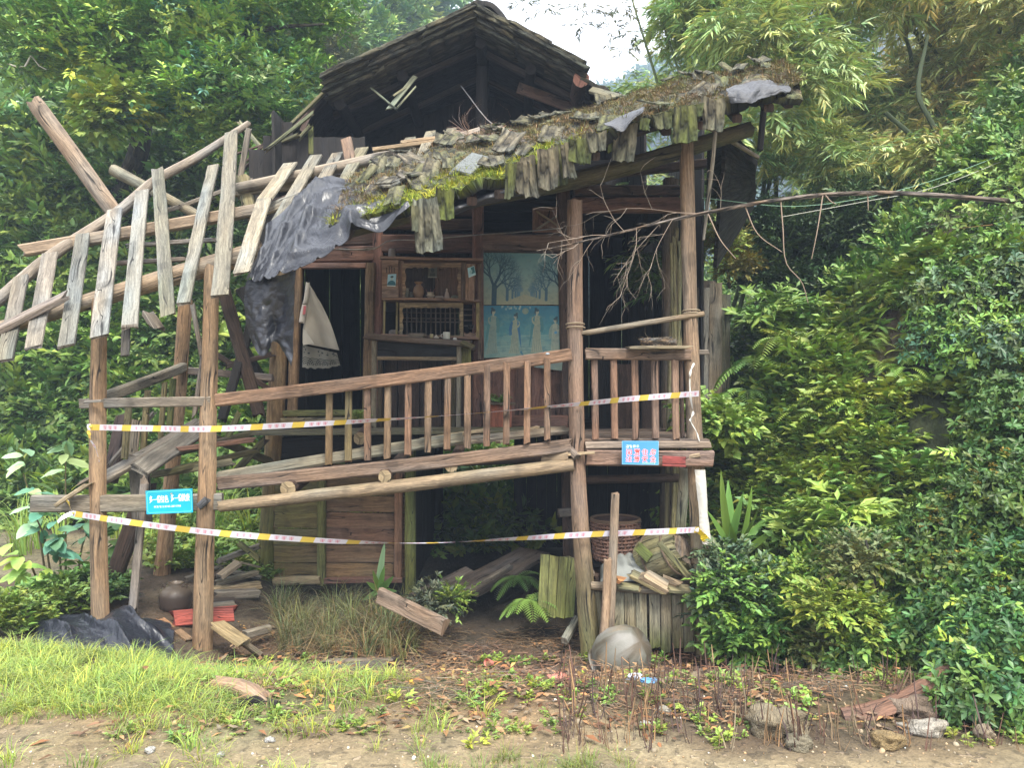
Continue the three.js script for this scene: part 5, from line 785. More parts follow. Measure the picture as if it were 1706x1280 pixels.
board('portrait_photo', [[779, 447, SD - 0.23], [790, 443, SD - 0.21], [781, 463, SD - 0.23], [793, 458, SD - 0.21]], 0.002, canvasTex(128, 160, (c, w, h) => { c.fillStyle = '#9fcbd0'; c.fillRect(0, 0, w, h); c.fillStyle = '#256a72'; c.fillRect(60, 10, 60, 110); c.fillStyle = '#8fb4b4'; c.beginPath(); c.ellipse(50, 80, 24, 34, 0.5, 0, 7); c.fill(); c.fillStyle = '#b9d6d6'; c.fillRect(0, 140, w, 20); }), 'tilted blue portrait photo on the open right leaf', 'photo', { nu: 3, nv: 3, backName: 'paper' });
board('portrait_photo', [[714.5, 443, SD + 0.11], [728, 443, SD + 0.11], [713, 463, SD + 0.11], [728, 463, SD + 0.11]], 0.002, canvasTex(96, 128, (c, w, h) => { c.fillStyle = '#5c5f52'; c.fillRect(0, 0, w, h); c.fillStyle = '#3d433c'; c.beginPath(); c.ellipse(48, 48, 20, 26, 0, 0, 7); c.fill(); c.fillRect(20, 78, 56, 36); c.fillStyle = '#8a8a78'; c.fillRect(0, 114, w, 14); }), 'dim grey picture pinned inside the upper shrine opening', 'photo', { nu: 3, nv: 3, backName: 'paper' });
const jarOn = (name, label, cat, px, py, d, prof, c, m = M.glaze, grp) => { const b = P(px, py, d), t = thing(name, label, cat, b, grp); const g = lathe(prof.map(([r, y]) => [mpx(r, d), mpx(y, d)]), 24, c); g.translate(b.x, b.y, b.z); part(t, 'body', g, m); return t; };
jarOn('clay_vase', 'brown round clay vase in the upper shrine opening', 'vase', 697.5, 497.5, SD - 0.03, [[0.1, 0], [5.5, 0], [6, 1], [9, 8], [9.5, 12], [8, 18], [4.5, 22], [4.2, 24], [7.5, 27], [7.2, 27.5], [3.5, 25], [3, 20]], [0.27, 0.17, 0.1]);
{ const b = P(678, 497.5, SD - 0.02), t = thing('bowl_stack', 'stack of greenish bowls left of the clay vase', 'bowls', b); for (let k = 0; k < 4; k++) { const g = lathe([[0.1, 0], [3, 0.2], [3.6, 0.6], [5 - k * 0.25, 3.9], [4.6 - k * 0.25, 3.9], [3.2, 1.2]].map(([r, y]) => [mpx(r, SD), mpx(y + k * 4.3, SD)]), 22, [0.25, 0.25, 0.2]); g.translate(b.x, b.y, b.z); part(t, 'bowl', g, M.glaze); } }
jarOn('clay_cup', 'small grey cup half hidden left of the clay vase', 'cup', 686, 497, SD + 0.02, [[0.1, 0], [3, 0], [3.6, 2], [3.8, 9], [3.4, 10], [2.6, 9]], [0.22, 0.22, 0.19]);
{ const t = jarOn('incense_burner', 'pale footed incense burner in the middle of the upper shelf', 'incense burner', 717.5, 499, SD - 0.04, [[0.1, 0], [2.2, 0], [2, 1.5], [6.5, 4.5], [7.4, 6.2], [6.2, 8], [4.8, 8.6], [6.2, 11], [5.8, 11.6], [4.2, 9]], [0.44, 0.38, 0.29]); const b = t.position; for (const dx of [-0.03, 0, 0.025]) part(t, 'incense_stick', pole([V(b.x + dx, b.y + 0.06, b.z), V(b.x + dx * 1.5, b.y + 0.1, b.z)], 0.002, { c: [0.3, 0.12, 0.14], n: 4, seg: 2 }), M.dry); }
jarOn('small_dish', 'low pale dish right of the incense burner', 'dish', 732, 499, SD - 0.03, [[0.1, 0], [5, 0], [6, 1], [7.4, 3], [7, 5], [6, 5.4], [5, 3]], [0.38, 0.31, 0.25]);
jarOn('clay_figurine', 'small pale pointed figurine on the upper shelf', 'figurine', 744.5, 500, SD - 0.03, [[0.1, 0], [4.2, 0], [4.6, 2], [4, 6], [3, 11], [2.2, 13.5], [1.3, 15], [1.7, 17], [1.2, 18.8], [0.1, 19.4]], [0.46, 0.35, 0.28]);
{ const b = P(758, 500.5, SD - 0.03), t = thing('cloth_lump', 'grey-green crumpled cloth at the right end of the upper shelf', 'cloth', b); const g = stone(mpx(7, SD), [0.24, 0.26, 0.19], [1.1, 0.7, 0.8], 3, 0.5); g.translate(b.x, b.y + mpx(3, SD), b.z); part(t, 'body', g, M.cloth); }
{ const b = P(656, 556, SD - 0.02), t = thing('cloth_lump', 'grey crumpled cloth in the left lower compartment', 'cloth', b); const g = stone(mpx(8, SD), [0.27, 0.24, 0.22], [1.2, 0.7, 0.8], 3, 0.5); g.translate(b.x, b.y + mpx(2, SD), b.z); part(t, 'body', g, M.cloth); }
{ const b = P(784, 548, SD + 0.02), g = stone(mpx(6, SD), [0.03, 0.03, 0.03], [1, 0.8, 0.8], 2, 0.2), t = thing('dark_bowl', 'black bowl in the right lower compartment', 'bowl', b); const l = lathe([[0.1, 0], [3, 0], [6, 6], [5.6, 6], [2.6, 1]].map(([r, y]) => [mpx(r, SD), mpx(y, SD)]), 20, [0.03, 0.03, 0.03]); l.translate(b.x, b.y, b.z); part(t, 'body', l, M.glaze); }
// altar table and what stands on it
{
  const t = thing('altar_table', 'dark altar table with upturned end below the shrine', 'table', P(695, 716, 7.3)), TD = 7.28;
  B(t, 'table_top', [613, 561, TD], [786, 575, TD], 0.36, 0.055, [0.16, 0.12, 0.09], { wob: 0.02 }); B(t, 'table_end', [770, 572, TD - 0.02], [790, 580, TD - 0.02], 0.34, 0.05, [0.13, 0.11, 0.07], { moss: 0.3 });
  B(t, 'drawer_front', [630, 584, TD - 0.02], [762, 589, TD - 0.02], 0.02, 0.16, [0.03, 0.032, 0.036], { wob: 0.004 }, 'blackened front'); B(t, 'rail', [628, 597, TD - 0.06], [762, 598, TD - 0.06], 0.03, 0.035, [0.27, 0.22, 0.15]);
  for (const [x, c] of [[624, C.grey], [765, C.grey], [634, C.dark], [756, C.dark]]) B(t, 'leg', [x, 568, TD + (x === 634 || x === 756 ? 0.2 : -0.08)], [x - 1, 716, TD + (x === 634 || x === 756 ? 0.2 : -0.08)], 0.045, 0.045, c, { n: ZN, moss: 0.2 });
  B(t, 'side_panel', [776, 578, TD], [776, 612, TD], 0.1, 0.02, C.green, { n: ZN, moss: 0.5 });
  const yTop = (x) => lerp(556.5, 570, (x - 613) / 173);
  for (let k = 0; k < 4; k++) tag(single('paper_bundle', beam([681 + k, yTop(690) - 1.5 - k * 1.7, TD - 0.05], [709 + rr(-3, 4), yTop(705) - 1.8 - k * 1.7, TD - 0.05], 0.13, 0.008, { c: k % 2 ? [0.2, 0.17, 0.13] : [0.36, 0.32, 0.25], rag: 0.02 }), M.wood), ['bottom sheet of the papers piled on the altar table', 'second sheet from the bottom of the papers on the altar table', 'third sheet from the bottom of the papers on the altar table', 'top sheet of the papers piled on the altar table'][k], 'papers');
  jarOn('enamel_mug', 'white enamel mug with handle on the altar table', 'mug', 744, yTop(744) - 1, TD - 0.04, [[0.1, 0], [5.6, 0], [5.8, 1], [5.8, 12], [5.4, 12.2], [5.2, 2]], [0.5, 0.5, 0.42]);
  const hd = new THREE.TorusGeometry(mpx(3.2, TD), mpx(0.7, TD), 6, 14, Math.PI).rotateZ(Math.PI / 2); hd.translate(...P(738.2, yTop(744) - 7, TD - 0.04).toArray()); part(scene.getObjectByName('enamel_mug'), 'handle', paint(hd, [0.4, 0.4, 0.36]), M.glaze);
  jarOn('small_cup', 'yellowish small cup left of the enamel mug', 'cup', 719, yTop(719) - 1, TD - 0.05, [[0.1, 0], [2.6, 0], [3, 7], [2.6, 7], [2.2, 1]], [0.42, 0.36, 0.19]);
  jarOn('small_dish', 'white dish with a lid knob beside the yellowish cup', 'dish', 727, yTop(727) - 1, TD - 0.05, [[0.1, 0], [3.5, 0], [5, 2], [2, 4], [1, 6], [0.1, 6.4]], [0.5, 0.46, 0.38]);
  jarOn('small_bowl', 'white bowl upside down at the right of the altar table', 'bowl', 758, yTop(758) - 1, TD - 0.06, [[3.8, 0], [3.4, 2.4], [2, 4], [0.1, 4.4]], [0.55, 0.53, 0.48]);
}
jarOn('glass_jar', 'dusty glass jar standing on the shrine top at the left', 'jar', 653, 431, 7.45, [[0.1, 0], [5.5, 0], [6, 1], [6, 13], [5, 15], [5, 16], [0.1, 16]], [0.2, 0.18, 0.17]);
{ const t = thing('wooden_bench', 'low reddish box bench with a plant, behind the front railing', 'bench', P(838, 716, 7.3)); B(t, 'seat', [806, 672, 7.25], [858, 673, 7.25], 0.22, 0.02, [0.16, 0.13, 0.09]); B(t, 'front', [833, 676, 7.2], [833, 714, 7.2], 0.22, 0.02, [0.32, 0.12, 0.07], { n: ZN }); B(t, 'leg', [812, 676, 7.2], [812, 714, 7.2], 0.04, 0.04, C.dark, { n: ZN }); }
bush('potted_weed', 'small green weed sprouting on the reddish bench', 'plant', K.herb, M.leaf, [[[828, 668, 7.2], [0.1, 0.05, 0.08], 8, G.mid, 0.6]], []);
bush('potted_weed', 'small weed growing from the porch floor at the left door sill', 'plant', K.herb, M.leaf, [[[598, 700, 7.2], [0.12, 0.06, 0.08], 12, G.lime, 0.6]], []);
// cloth in the doorway
{
  const t = thing('door_curtain', 'torn off-white cloth tied to the left side of the doorway', 'curtain', P(530, 612, 7.4));
  part(t, 'cloth', sheet((u, v) => { const a = P(512, 472, 7.48).lerp(P(504, 572, 7.42), 1 - v), b = P(516, 474, 7.48).lerp(P(566, 584, 7.38), 1 - v), p = a.lerp(b, u); p.x += 0.03 * Math.sin(v * 3.14) * u; p.z += 0.03 * Math.sin(u * 9 + v * 3) * (1 - v) + 0.03 * (fb(u * 5, v * 6, 3) - 0.5); return p; }, 22, 30, 0.003, 0.35, 0.6, (u, v) => mix3([0.4, 0.37, 0.31], [0.3, 0.27, 0.22], fb(u * 4, v * 6, 9))), M.cloth);
  part(t, 'printed_hem', sheet((u, v) => { const p = P(503, 606 + 12 * fb(u * 6, 1, 1), 7.42).lerp(P(566, 606 + 14 * fb(u * 6, 1, 1), 7.4), u).lerp(P(504, 575, 7.42).lerp(P(560, 588, 7.39), u), v); p.z += 0.02 * Math.sin(u * 12) - 0.02; return p; }, 24, 12, 0.003, 1, 1, W1), std({ roughness: 0.95, map: canvasTex(256, 128, (c, w, h) => { c.fillStyle = '#77756c'; c.fillRect(0, 0, w, h); c.strokeStyle = '#2f3230'; for (let k = 0; k < 5; k++) for (let j = 1; j < 5; j++) { c.lineWidth = 4; c.beginPath(); c.arc(30 + k * 52, 110, j * 11, Math.PI, 0); c.stroke(); } c.fillStyle = '#33383a'; for (let k = 0; k < 18; k++) c.fillRect(rr(0, 250), rr(2, 40), rr(6, 20), rr(3, 10)); }) }), 'grey patterned hem');
  part(t, 'flap', sheet((u, v) => P(505, 575, 7.36).lerp(P(524, 573, 7.34), u).lerp(P(505, 548, 7.38).lerp(P(510, 552, 7.36), u), v), 6, 6, 0.003, 0.1, 0.1, [0.45, 0.42, 0.36]), M.cloth);
  part(t, 'roll', [pole([[513, 472, 7.44], [510, 500, 7.42], [508, 506, 7.42]], [0.018, 0.022, 0.022], { c: [0.42, 0.39, 0.34], wob: 0.1 }), pole([[508, 508, 7.4], [505, 525, 7.39], [503, 538, 7.38]], [0.024, 0.027, 0.026], { c: [0.44, 0.4, 0.35], wob: 0.1 })], M.cloth);
  part(t, 'red_patch', sheet((u, v) => P(504.5, 524, 7.355).lerp(P(509, 524, 7.36), u).lerp(P(506, 510, 7.365).lerp(P(510.5, 510, 7.37), u), v), 3, 4, 0.002, 0.05, 0.1, [0.45, 0.12, 0.13]), M.cloth);
}
// bark piece with straw lying on the right handrail
{ const t = thing('bird_nest', 'bundle of straw on a flat board lying on the right handrail', 'straw bundle', P(1095, 583, 6.0)); part(t, 'board', beam([1050, 580, 5.95], [1140, 580, 6.0], 0.2, 0.025, { c: [0.3, 0.25, 0.17], rag: 0.04 }), M.wood); const g = stone(0.12, [0.32, 0.25, 0.18], [1.35, 0.42, 0.8], 3, 0.4); g.translate(...P(1098, 572, 5.98).toArray()); part(t, 'straw', g, M.moss); field(t, 'straw_ends', K.straw, M.dry, Array.from({ length: 9 }, (_, k) => [P(1070 + k * 8, 576, 5.96), 0.32, vary([0.34, 0.27, 0.17], 0.3), 1.2])); }
{ const b = P(912, 592, 5.86), g = stone(0.018, [0.35, 0.42, 0.5], [1, 0.5, 0.6], 2, 0.3); g.translate(b.x, b.y + 0.01, b.z); const t = thing('litter_scrap', 'bluish scrap of litter on the front handrail', 'litter', b); part(t, 'body', g, M.flat); }

// ---------- lower right: pen with baskets ----------
{
  const t = thing('board_pen', 'low wooden pen of upright mossy boards at the right', 'pen', P(1070, 1080, 5.95));
  for (let k = 0; k < 9; k++) { const x = 992 + k * 19 + (k > 4 ? 3 : 0); B(t, 'board', [x, 984, 5.98], [x + 1, 1082 + rr(-4, 6), 5.98], mpx(18, 5.98), 0.022, mix3([0.31, 0.27, 0.2], [0.36, 0.3, 0.21], rnd()), { n: ZN, mossEnd: 0.7, moss: 0.15, rag: 0.012, twist: rr(-0.06, 0.06) }); }
  R(t, 'top_rail', [[985, 976, 5.93], [1060, 981, 5.94], [1150, 986, 5.96]], [0.032, 0.034, 0.03], [0.33, 0.26, 0.18]); R(t, 'side_rail', [[985, 956, 6.0], [975, 935, 6.6]], [0.03, 0.03], C.grey);
  for (let k = 0; k < 5; k++) B(t, 'side_board', [983 - k * 4, 955, 6.05 + k * 0.13], [986 - k * 4, 1075 - k * 8, 6.05 + k * 0.13], 0.12, 0.022, [0.28, 0.26, 0.14], { n: V(1, 0, 0), moss: 0.5 });
  for (let k = 0; k < 6; k++) B(t, 'lid_board', [990, 978 - k * 7, 6.02 + k * 0.14], [1150, 984 - k * 7, 6.02 + k * 0.14], 0.13, 0.02, C.dark);
}
R(tag(thing('stake', 'tall upright stake in front of the pen', 'stake', P(1018, 1075, 5.85)), null), 'shaft', [[1025, 822, 5.85], [1020, 950, 5.85], [1013, 1078, 5.85]], [0.032, 0.036, 0.04], [0.36, 0.27, 0.19]);
R(thing('stake', 'short pale stake leaning on the tall one', 'stake', P(1008, 1075, 5.8)), 'shaft', [[1012, 932, 5.8], [1010, 1000, 5.8], [1004, 1076, 5.8]], [0.03, 0.034, 0.034], [0.4, 0.29, 0.2]);
{ const t = thing('wooden_shutter', 'mossy panel of four boards leaning left of the middle post', 'shutter', P(925, 1028, 6.2)); for (let k = 0; k < 4; k++) B(t, 'board', [908 + k * 15.5, 926 + k, 6.35], [902 + k * 15.5, 1029, 6.2], mpx(15, 6.28), 0.022, [0.25, 0.25, 0.11], { n: V(0.1, 0.15, 1), moss: 0.5, mossEnd: 0.4 }); B(t, 'batten', [900, 960, 6.36], [962, 962, 6.36], 0.02, 0.05, C.dark); B(t, 'prop', [962, 1030, 6.2], [940, 1068, 6.0], 0.06, 0.05, C.grey, { moss: 0.2 }); }
{ // woven basket
  const b = P(1025, 931, 6.5), t = thing('woven_basket', 'dark woven basket standing behind the tall stake', 'basket', b), hgt = mpx(66, 6.5), g = new Geo(), rad = (y) => lerp(mpx(34, 6.5), mpx(40, 6.5), y), rows = [];
  part(t, 'lining', (() => { const l = lathe([[0.05, 0.01], [rad(0) - 0.01, 0.01], [rad(1) - 0.01, hgt], [rad(1) - 0.015, hgt], [rad(0) - 0.02, 0.03]], 28, [0.09, 0.055, 0.045]); l.translate(b.x, b.y, b.z); return l; })(), M.wood);
  const st = []; for (let k = 0; k < 40; k++) { const a = k / 40 * 6.283; st.push(pole([V(b.x + Math.cos(a) * rad(0), b.y, b.z + Math.sin(a) * rad(0)), V(b.x + Math.cos(a) * rad(1), b.y + hgt, b.z + Math.sin(a) * rad(1))], 0.009, { c: [0.27, 0.15, 0.11], n: 5, seg: 3 })); } part(t, 'uprights', st, M.wood);
  const wv = []; for (let r = 0; r < 11; r++) { const y = (r + 0.5) / 11, pts = []; for (let k = 0; k <= 40; k++) { const a = k / 40 * 6.283, rd = rad(y) + ((k + r) % 2 ? 0.009 : -0.004); pts.push(V(b.x + Math.cos(a) * rd, b.y + y * hgt, b.z + Math.sin(a) * rd)); } wv.push(pole(pts, 0.011, { c: [0.24, 0.135, 0.1], n: 5, seg: 80 })); } part(t, 'weave', wv, M.wood);
  const rim = new THREE.TorusGeometry(rad(1), 0.014, 8, 40).rotateX(Math.PI / 2); rim.translate(b.x, b.y + hgt, b.z); part(t, 'rim', paint(rim, [0.26, 0.17, 0.11]), M.wood);
}
{ // tipped wooden bucket
  const t = thing('wooden_bucket', 'mossy staved bucket tipped over on the pen', 'bucket', P(1112, 968, 6.05)), ax = V(0.62, 0.42, 0.5).normalize(), c0 = P(1110, 926, 6.15), qn = new THREE.Quaternion().setFromUnitVectors(V(0, 1, 0), ax), put = (g) => g.applyQuaternion(qn).translate(c0.x, c0.y, c0.z);
  const n = 14, Rb = 0.19, Rt = 0.155, Lh = 0.36;
  for (let k = 0; k < n; k++) { const g = new Geo(), a0 = k / n * 6.283 + 0.012, a1 = (k + 1) / n * 6.283 - 0.012, col = mix3([0.33, 0.26, 0.19], [0.28, 0.25, 0.15], rnd()), hh = Lh * (1 + 0.03 * rr(-1, 1)), rows = []; for (let j = 0; j <= 5; j++) { const y = j / 5, r = lerp(Rb, Rt, y) + 0.03 * Math.sin(y * 3.14), row = []; for (const [a, rd] of [[a0, r], [lerp(a0, a1, 0.5), r * 1.008], [a1, r], [a1, r - 0.022], [a0, r - 0.022]]) row.push(V(Math.cos(a) * rd, (y - 0.5) * hh, Math.sin(a) * rd)); rows.push(row); } for (let j = 0; j < 5; j++) for (let e = 0; e < 5; e++) { const e2 = (e + 1) % 5, ids = [rows[j][e], rows[j][e2], rows[j + 1][e2], rows[j + 1][e]].map((p, i) => g.v(p, p.y + k * 0.37, p.x + p.z, tint(col, p.clone().multiplyScalar(3).addScalar(k), 0.3))); g.t(ids[0], ids[2], ids[1]); g.t(ids[0], ids[3], ids[2]); } part(t, 'stave', put(g.done()), M.wood); }
  for (const [y, r] of [[-0.1, Rb + 0.018], [0.09, Rt + 0.036]]) { const g = new THREE.TorusGeometry(r, 0.009, 6, 40).rotateX(Math.PI / 2); g.translate(0, y, 0); part(t, 'hoop', paint(put(g), [0.27, 0.2, 0.14]), M.wood); }
  const bt = new THREE.CylinderGeometry(Rt - 0.004, Rt - 0.004, 0.02, 28); bt.translate(0, 0.14, 0); part(t, 'bottom', paint(put(bt), [0.3, 0.23, 0.17]), M.wood);
  const bt2 = new THREE.CylinderGeometry(Rb - 0.012, Rb - 0.012, 0.02, 28); bt2.translate(0, -0.14, 0); part(t, 'bottom', paint(put(bt2), [0.2, 0.16, 0.12]), M.wood);
  B(t, 'handle_lug', [1062, 910, 6.0], [1082, 930, 6.0], 0.08, 0.02, [0.24, 0.26, 0.08], { n: ZN, moss: 0.6, rag: 0.02 });
}
B(thing('carrying_pole', 'mossy squared pole lying across the tipped bucket', 'pole', P(1145, 970, 5.75)), 'shaft', [1097, 903, 5.85], [1148, 962, 5.78], 0.045, 0.04, [0.27, 0.22, 0.13], { moss: 0.35 });
{ const t = thing('sack', 'crumpled white sack under the bucket on the pen', 'sack', P(1050, 970, 6.15)); const f = (u, v) => { const x = lerp(1000, 1085, u), d = lerp(5.98, 6.5, v), p = P(x, 640, d), e = Math.sin(u * 3.14) * Math.sin(v * 3.14); p.y = P(0, 972, 6.0).y + 0.02 + 0.13 * Math.sqrt(Math.max(0, e)) * (0.7 + 0.6 * fb(u * 4, v * 4, 3)) + 0.03 * Math.abs(Math.sin(u * 13 + v * 5)) * e; return p; }; part(t, 'cloth', sheet(f, 34, 24, 0.006, 0.5, 0.5, (u, v) => mix3([0.3, 0.31, 0.29], [0.17, 0.18, 0.165], fb(u * 6, v * 6, 5))), M.cloth); }
for (const [a, b, w, h, c, lab] of [[[1050, 955, 5.95], [1108, 985, 5.88], 0.1, 0.03, [0.38, 0.3, 0.18], 'mossy curved slab on the pen beneath the sack'], [[1072, 957, 5.92], [1110, 978, 5.88], 0.12, 0.05, [0.46, 0.36, 0.24], 'pale split block lying on the pen in front of the bucket'], [[1108, 966, 5.95], [1132, 975, 5.92], 0.08, 0.03, [0.44, 0.34, 0.23], 'pale chip of wood right of the split block'], [[1110, 979, 5.9], [1150, 983, 5.9], 0.1, 0.03, [0.33, 0.28, 0.17], 'mossy offcut at the right end of the pen top'], [[1028, 966, 5.9], [1038, 968, 5.88], 0.06, 0.04, [0.5, 0.25, 0.1], 'small orange wood block on the pen rail'], [[1030, 976, 5.92], [1068, 980, 5.9], 0.08, 0.02, [0.3, 0.26, 0.15], 'thin mossy strip on the pen rail']])
  single('wood_scrap', beam(a, b, w, h, { c, rag: 0.03, moss: c[0] < 0.4 ? 0.25 : 0, n: V(0.1, 1, 0.4) }), M.wood, lab, 'wood scrap');
{ // big grey jar half sunk before the pen
  const b = P(1036, 1118, 5.55), t = thing('stone_jar', 'big rounded grey jar lying before the middle post', 'jar', b), g = lathe([[0.0005, -0.2], [0.11, -0.2], [0.17, -0.13], [0.205, -0.02], [0.2, 0.08], [0.165, 0.15], [0.14, 0.175], [0.135, 0.185], [0.15, 0.2], [0.15, 0.21], [0.125, 0.21], [0.115, 0.17], [0.14, 0.1]], 64, [0.13, 0.125, 0.115], (v) => mix3(mix3([0.22, 0.21, 0.19], [0.13, 0.128, 0.105], sm(0.35, 0.65, fb(v.x * 9, v.y * 9, v.z * 9))), [0.2, 0.16, 0.11], sm(0.6, 0.75, fb(v.x * 16 + 4, v.y * 16, v.z * 16))));
  { const p = g.attributes.position, cl = g.attributes.color; for (let i = 0; i < p.count; i++) { const x = p.getX(i), y = p.getY(i), z = p.getZ(i), k = 1 + 0.07 * (fb(x * 7 + 3, y * 7, z * 7) - 0.5) + 0.025 * (fb(x * 26, y * 26, z * 26) - 0.5); p.setXYZ(i, x * k, y * k * 0.92, z * k); const m = sm(0.48, 0.62, fb(x * 14 + 2, y * 5, z * 14)); for (let j = 0; j < 3; j++) cl.array[i * 3 + j] *= lerp(1, [0.5, 0.42, 0.33][j], m); } g.computeVertexNormals(); } g.rotateZ(2.25).rotateY(-0.5); g.translate(b.x, b.y + 0.12, b.z); part(t, 'body', g, M.flat);
}
{ const b = P(293, 1018, 6.3), t = thing('glazed_jar', 'dark brown glazed jar standing left of the red board', 'jar', b); const g = lathe([[0.05, 0], [0.1, 0], [0.125, 0.06], [0.13, 0.13], [0.115, 0.18], [0.07, 0.21], [0.055, 0.215], [0.065, 0.23], [0.055, 0.232], [0.045, 0.2]], 32, [0.08, 0.05, 0.035], (v) => mix3([0.075, 0.055, 0.045], [0.16, 0.12, 0.085], sm(0.14, 0.17, v.y))); g.translate(b.x, b.y, b.z); part(t, 'body', g, M.glaze); for (const s of [-1, 1]) { const h = new THREE.TorusGeometry(0.02, 0.006, 6, 14); h.rotateY(s * 0.6); h.translate(b.x + s * 0.085, b.y + 0.205, b.z + 0.03); part(t, 'lug', paint(h, [0.1, 0.07, 0.05]), M.glaze); } }
single('red_board', beam([288, 1031, 5.95], [391, 1022, 6.05], 0.12, 0.03, { c: [0.36, 0.075, 0.055], n: V(0, 0.35, 1), rag: 0.04, seg: 8 }), M.wood, 'rough red-painted board behind the second left post', 'board');
// loose timber lying about
for (const [a, b, w, h, c, lab, o] of [
  [[632, 992, 6.1], [742, 1046, 5.75], 0.05, 0.13, [0.36, 0.27, 0.2], 'brown plank fallen slantwise before the dark opening', {}],
  [[362, 1040, 5.7], [408, 1072, 5.6], 0.12, 0.04, [0.34, 0.26, 0.15], 'short mossy plank right of the second left post', { moss: 0.15 }], [[395, 1062, 5.65], [432, 1094, 5.5], 0.06, 0.04, [0.33, 0.24, 0.16], 'lower end piece of the short mossy plank', {}],
  [[408, 1058, 5.9], [448, 1048, 6.1], 0.06, 0.06, C.grey, 'grey stick behind the short mossy plank', {}], [[300, 1112, 5.05], [520, 1126, 5.0], 0.1, 0.025, C.grey, 'long weathered lath sunk in the grass edge', {}],
  [[500, 1130, 4.95], [640, 1110, 5.1], 0.12, 0.04, [0.19, 0.165, 0.14], 'dark rotten board lying on the soil', { rag: 0.06 }], [[530, 1128, 4.9], [600, 1136, 4.8], 0.06, 0.03, [0.16, 0.13, 0.11], 'dark splinter in front of the rotten board', { rag: 0.05 }], [[545, 1106, 5.2], [650, 1104, 5.2], 0.07, 0.03, [0.24, 0.2, 0.17], 'grey strip behind the rotten board', { rag: 0.05 }],
  [[-30, 990, 6.6], [235, 995, 6.5], 0.08, 0.07, C.grey, 'long grey beam lying behind the left corner post', {}], [[380, 1150, 4.6], [430, 1148, 4.6], 0.03, 0.03, C.dark, 'charred stick beside the pale log', {}],
  [[700, 1000, 6.9], [790, 955, 7.6], 0.24, 0.04, [0.17, 0.14, 0.12], 'wide plank leaning in the dark under the floor', { n: V(0, 1, 0.6) }], [[770, 985, 6.9], [890, 920, 8], 0.36, 0.04, [0.16, 0.13, 0.115], 'broad weathered board leaning under the floor, right of the wide plank', { n: V(-0.3, 0.8, 0.6) }], [[780, 985, 6.6], [850, 945, 7.2], 0.05, 0.05, C.grey, 'thin pole under the floor before the broad board', {}],
  [[1298, 710, 7.3], [1306, 668, 7.4], 0.07, 0.03, [0.33, 0.17, 0.08], 'reddish stake stuck in the slope below the ferns', { n: ZN }],
]) single('loose_timber', beam(a[1] > 1085 ? gnd(a[0], a[1], h * 0.4) : a, b[1] > 1085 ? gnd(b[0], b[1], h * 0.4) : b, w, h, { c, rag: 0.02, ...o }), M.wood, lab, 'timber');
{ const t = thing('fallen_log', 'pale split log with a charred end at the grass edge', 'log', gnd(415, 1168, 0)); part(t, 'log', pole([gnd(365, 1152, 0.04), gnd(410, 1163, 0.045), gnd(448, 1176, 0.03)], [0.045, 0.055, 0.035], { c: [0.4, 0.27, 0.18], rag: 0.04, wob: 0.15 }), M.wood); part(t, 'charred_end', pole([gnd(378, 1184, 0.012), gnd(430, 1178, 0.03), gnd(466, 1180, 0.015)], [0.012, 0.03, 0.02], { c: [0.035, 0.03, 0.028], rag: 0.03, wob: 0.2 }), M.bark); }
// pile of boards left of the lower wall
const pile = [[[352, 985, 6.9], [432, 975, 7.2], 0.09, 0.07, C.pale], [[358, 992, 6.8], [430, 988, 7.0], 0.1, 0.08, C.grey], [[360, 972, 7.0], [430, 954, 7.2], 0.06, 0.05, C.lathW], [[392, 935, 7.1], [432, 945, 7.3], 0.07, 0.02, C.lathW], [[398, 905, 7.2], [432, 932, 7.2], 0.05, 0.05, C.green], [[364, 935, 7.1], [432, 910, 7.4], 0.05, 0.05, C.grey], [[310, 965, 7.0], [380, 940, 7.4], 0.06, 0.03, C.grey], [[366, 962, 6.9], [398, 938, 7.0], 0.14, 0.04, [0.34, 0.28, 0.22]], [[330, 985, 6.8], [372, 950, 7.2], 0.05, 0.04, C.dark], [[362, 948, 7.3], [434, 962, 7.3], 0.04, 0.04, C.grey], [[320, 1000, 6.6], [392, 1002, 6.8], 0.2, 0.05, C.dark], [[352, 1010, 6.5], [392, 1006, 6.6], 0.14, 0.03, C.grey]];
const pl = ['thickest pale beam near the bottom of the board pile', 'grey block at the front of the board pile', 'pale batten across the board pile', 'pale flat board at the right of the board pile', 'green stick slanting at the top of the board pile', 'grey rail behind the top of the board pile', 'thin grey board at the left of the board pile', 'squarish pale board standing in the board pile', 'dark batten at the left foot of the board pile', 'grey batten at the rear of the board pile', 'dark wide board under the board pile', 'grey slab over the red board'];
pile.forEach(([a, b, w, h, c], k) => single('piled_board', beam(a, b, w, h, { c, rag: 0.02, moss: 0.06 }), M.wood, pl[k], 'board', 'boards piled left of the lower wall'));
{ const ch = ['rusty orange bark chip by the foot of the second left post', 'round brown chip between the jar and the second left post', 'reddish chip left of the second left post', 'brown chip under the red board']; [[268, 1058, 5.9, [0.4, 0.17, 0.07]], [288, 1048, 6.0, [0.33, 0.23, 0.13]], [276, 1040, 6.0, [0.35, 0.2, 0.1]], [305, 1060, 5.85, [0.3, 0.2, 0.12]]].forEach(([x, y, d, c], k) => single('bark_chip', beam([x - 8, y - 8, d], [x + 10, y + 6, d - 0.1], 0.06, 0.02, { c, rag: 0.03 }), M.wood, ch[k], 'bark chip')); }
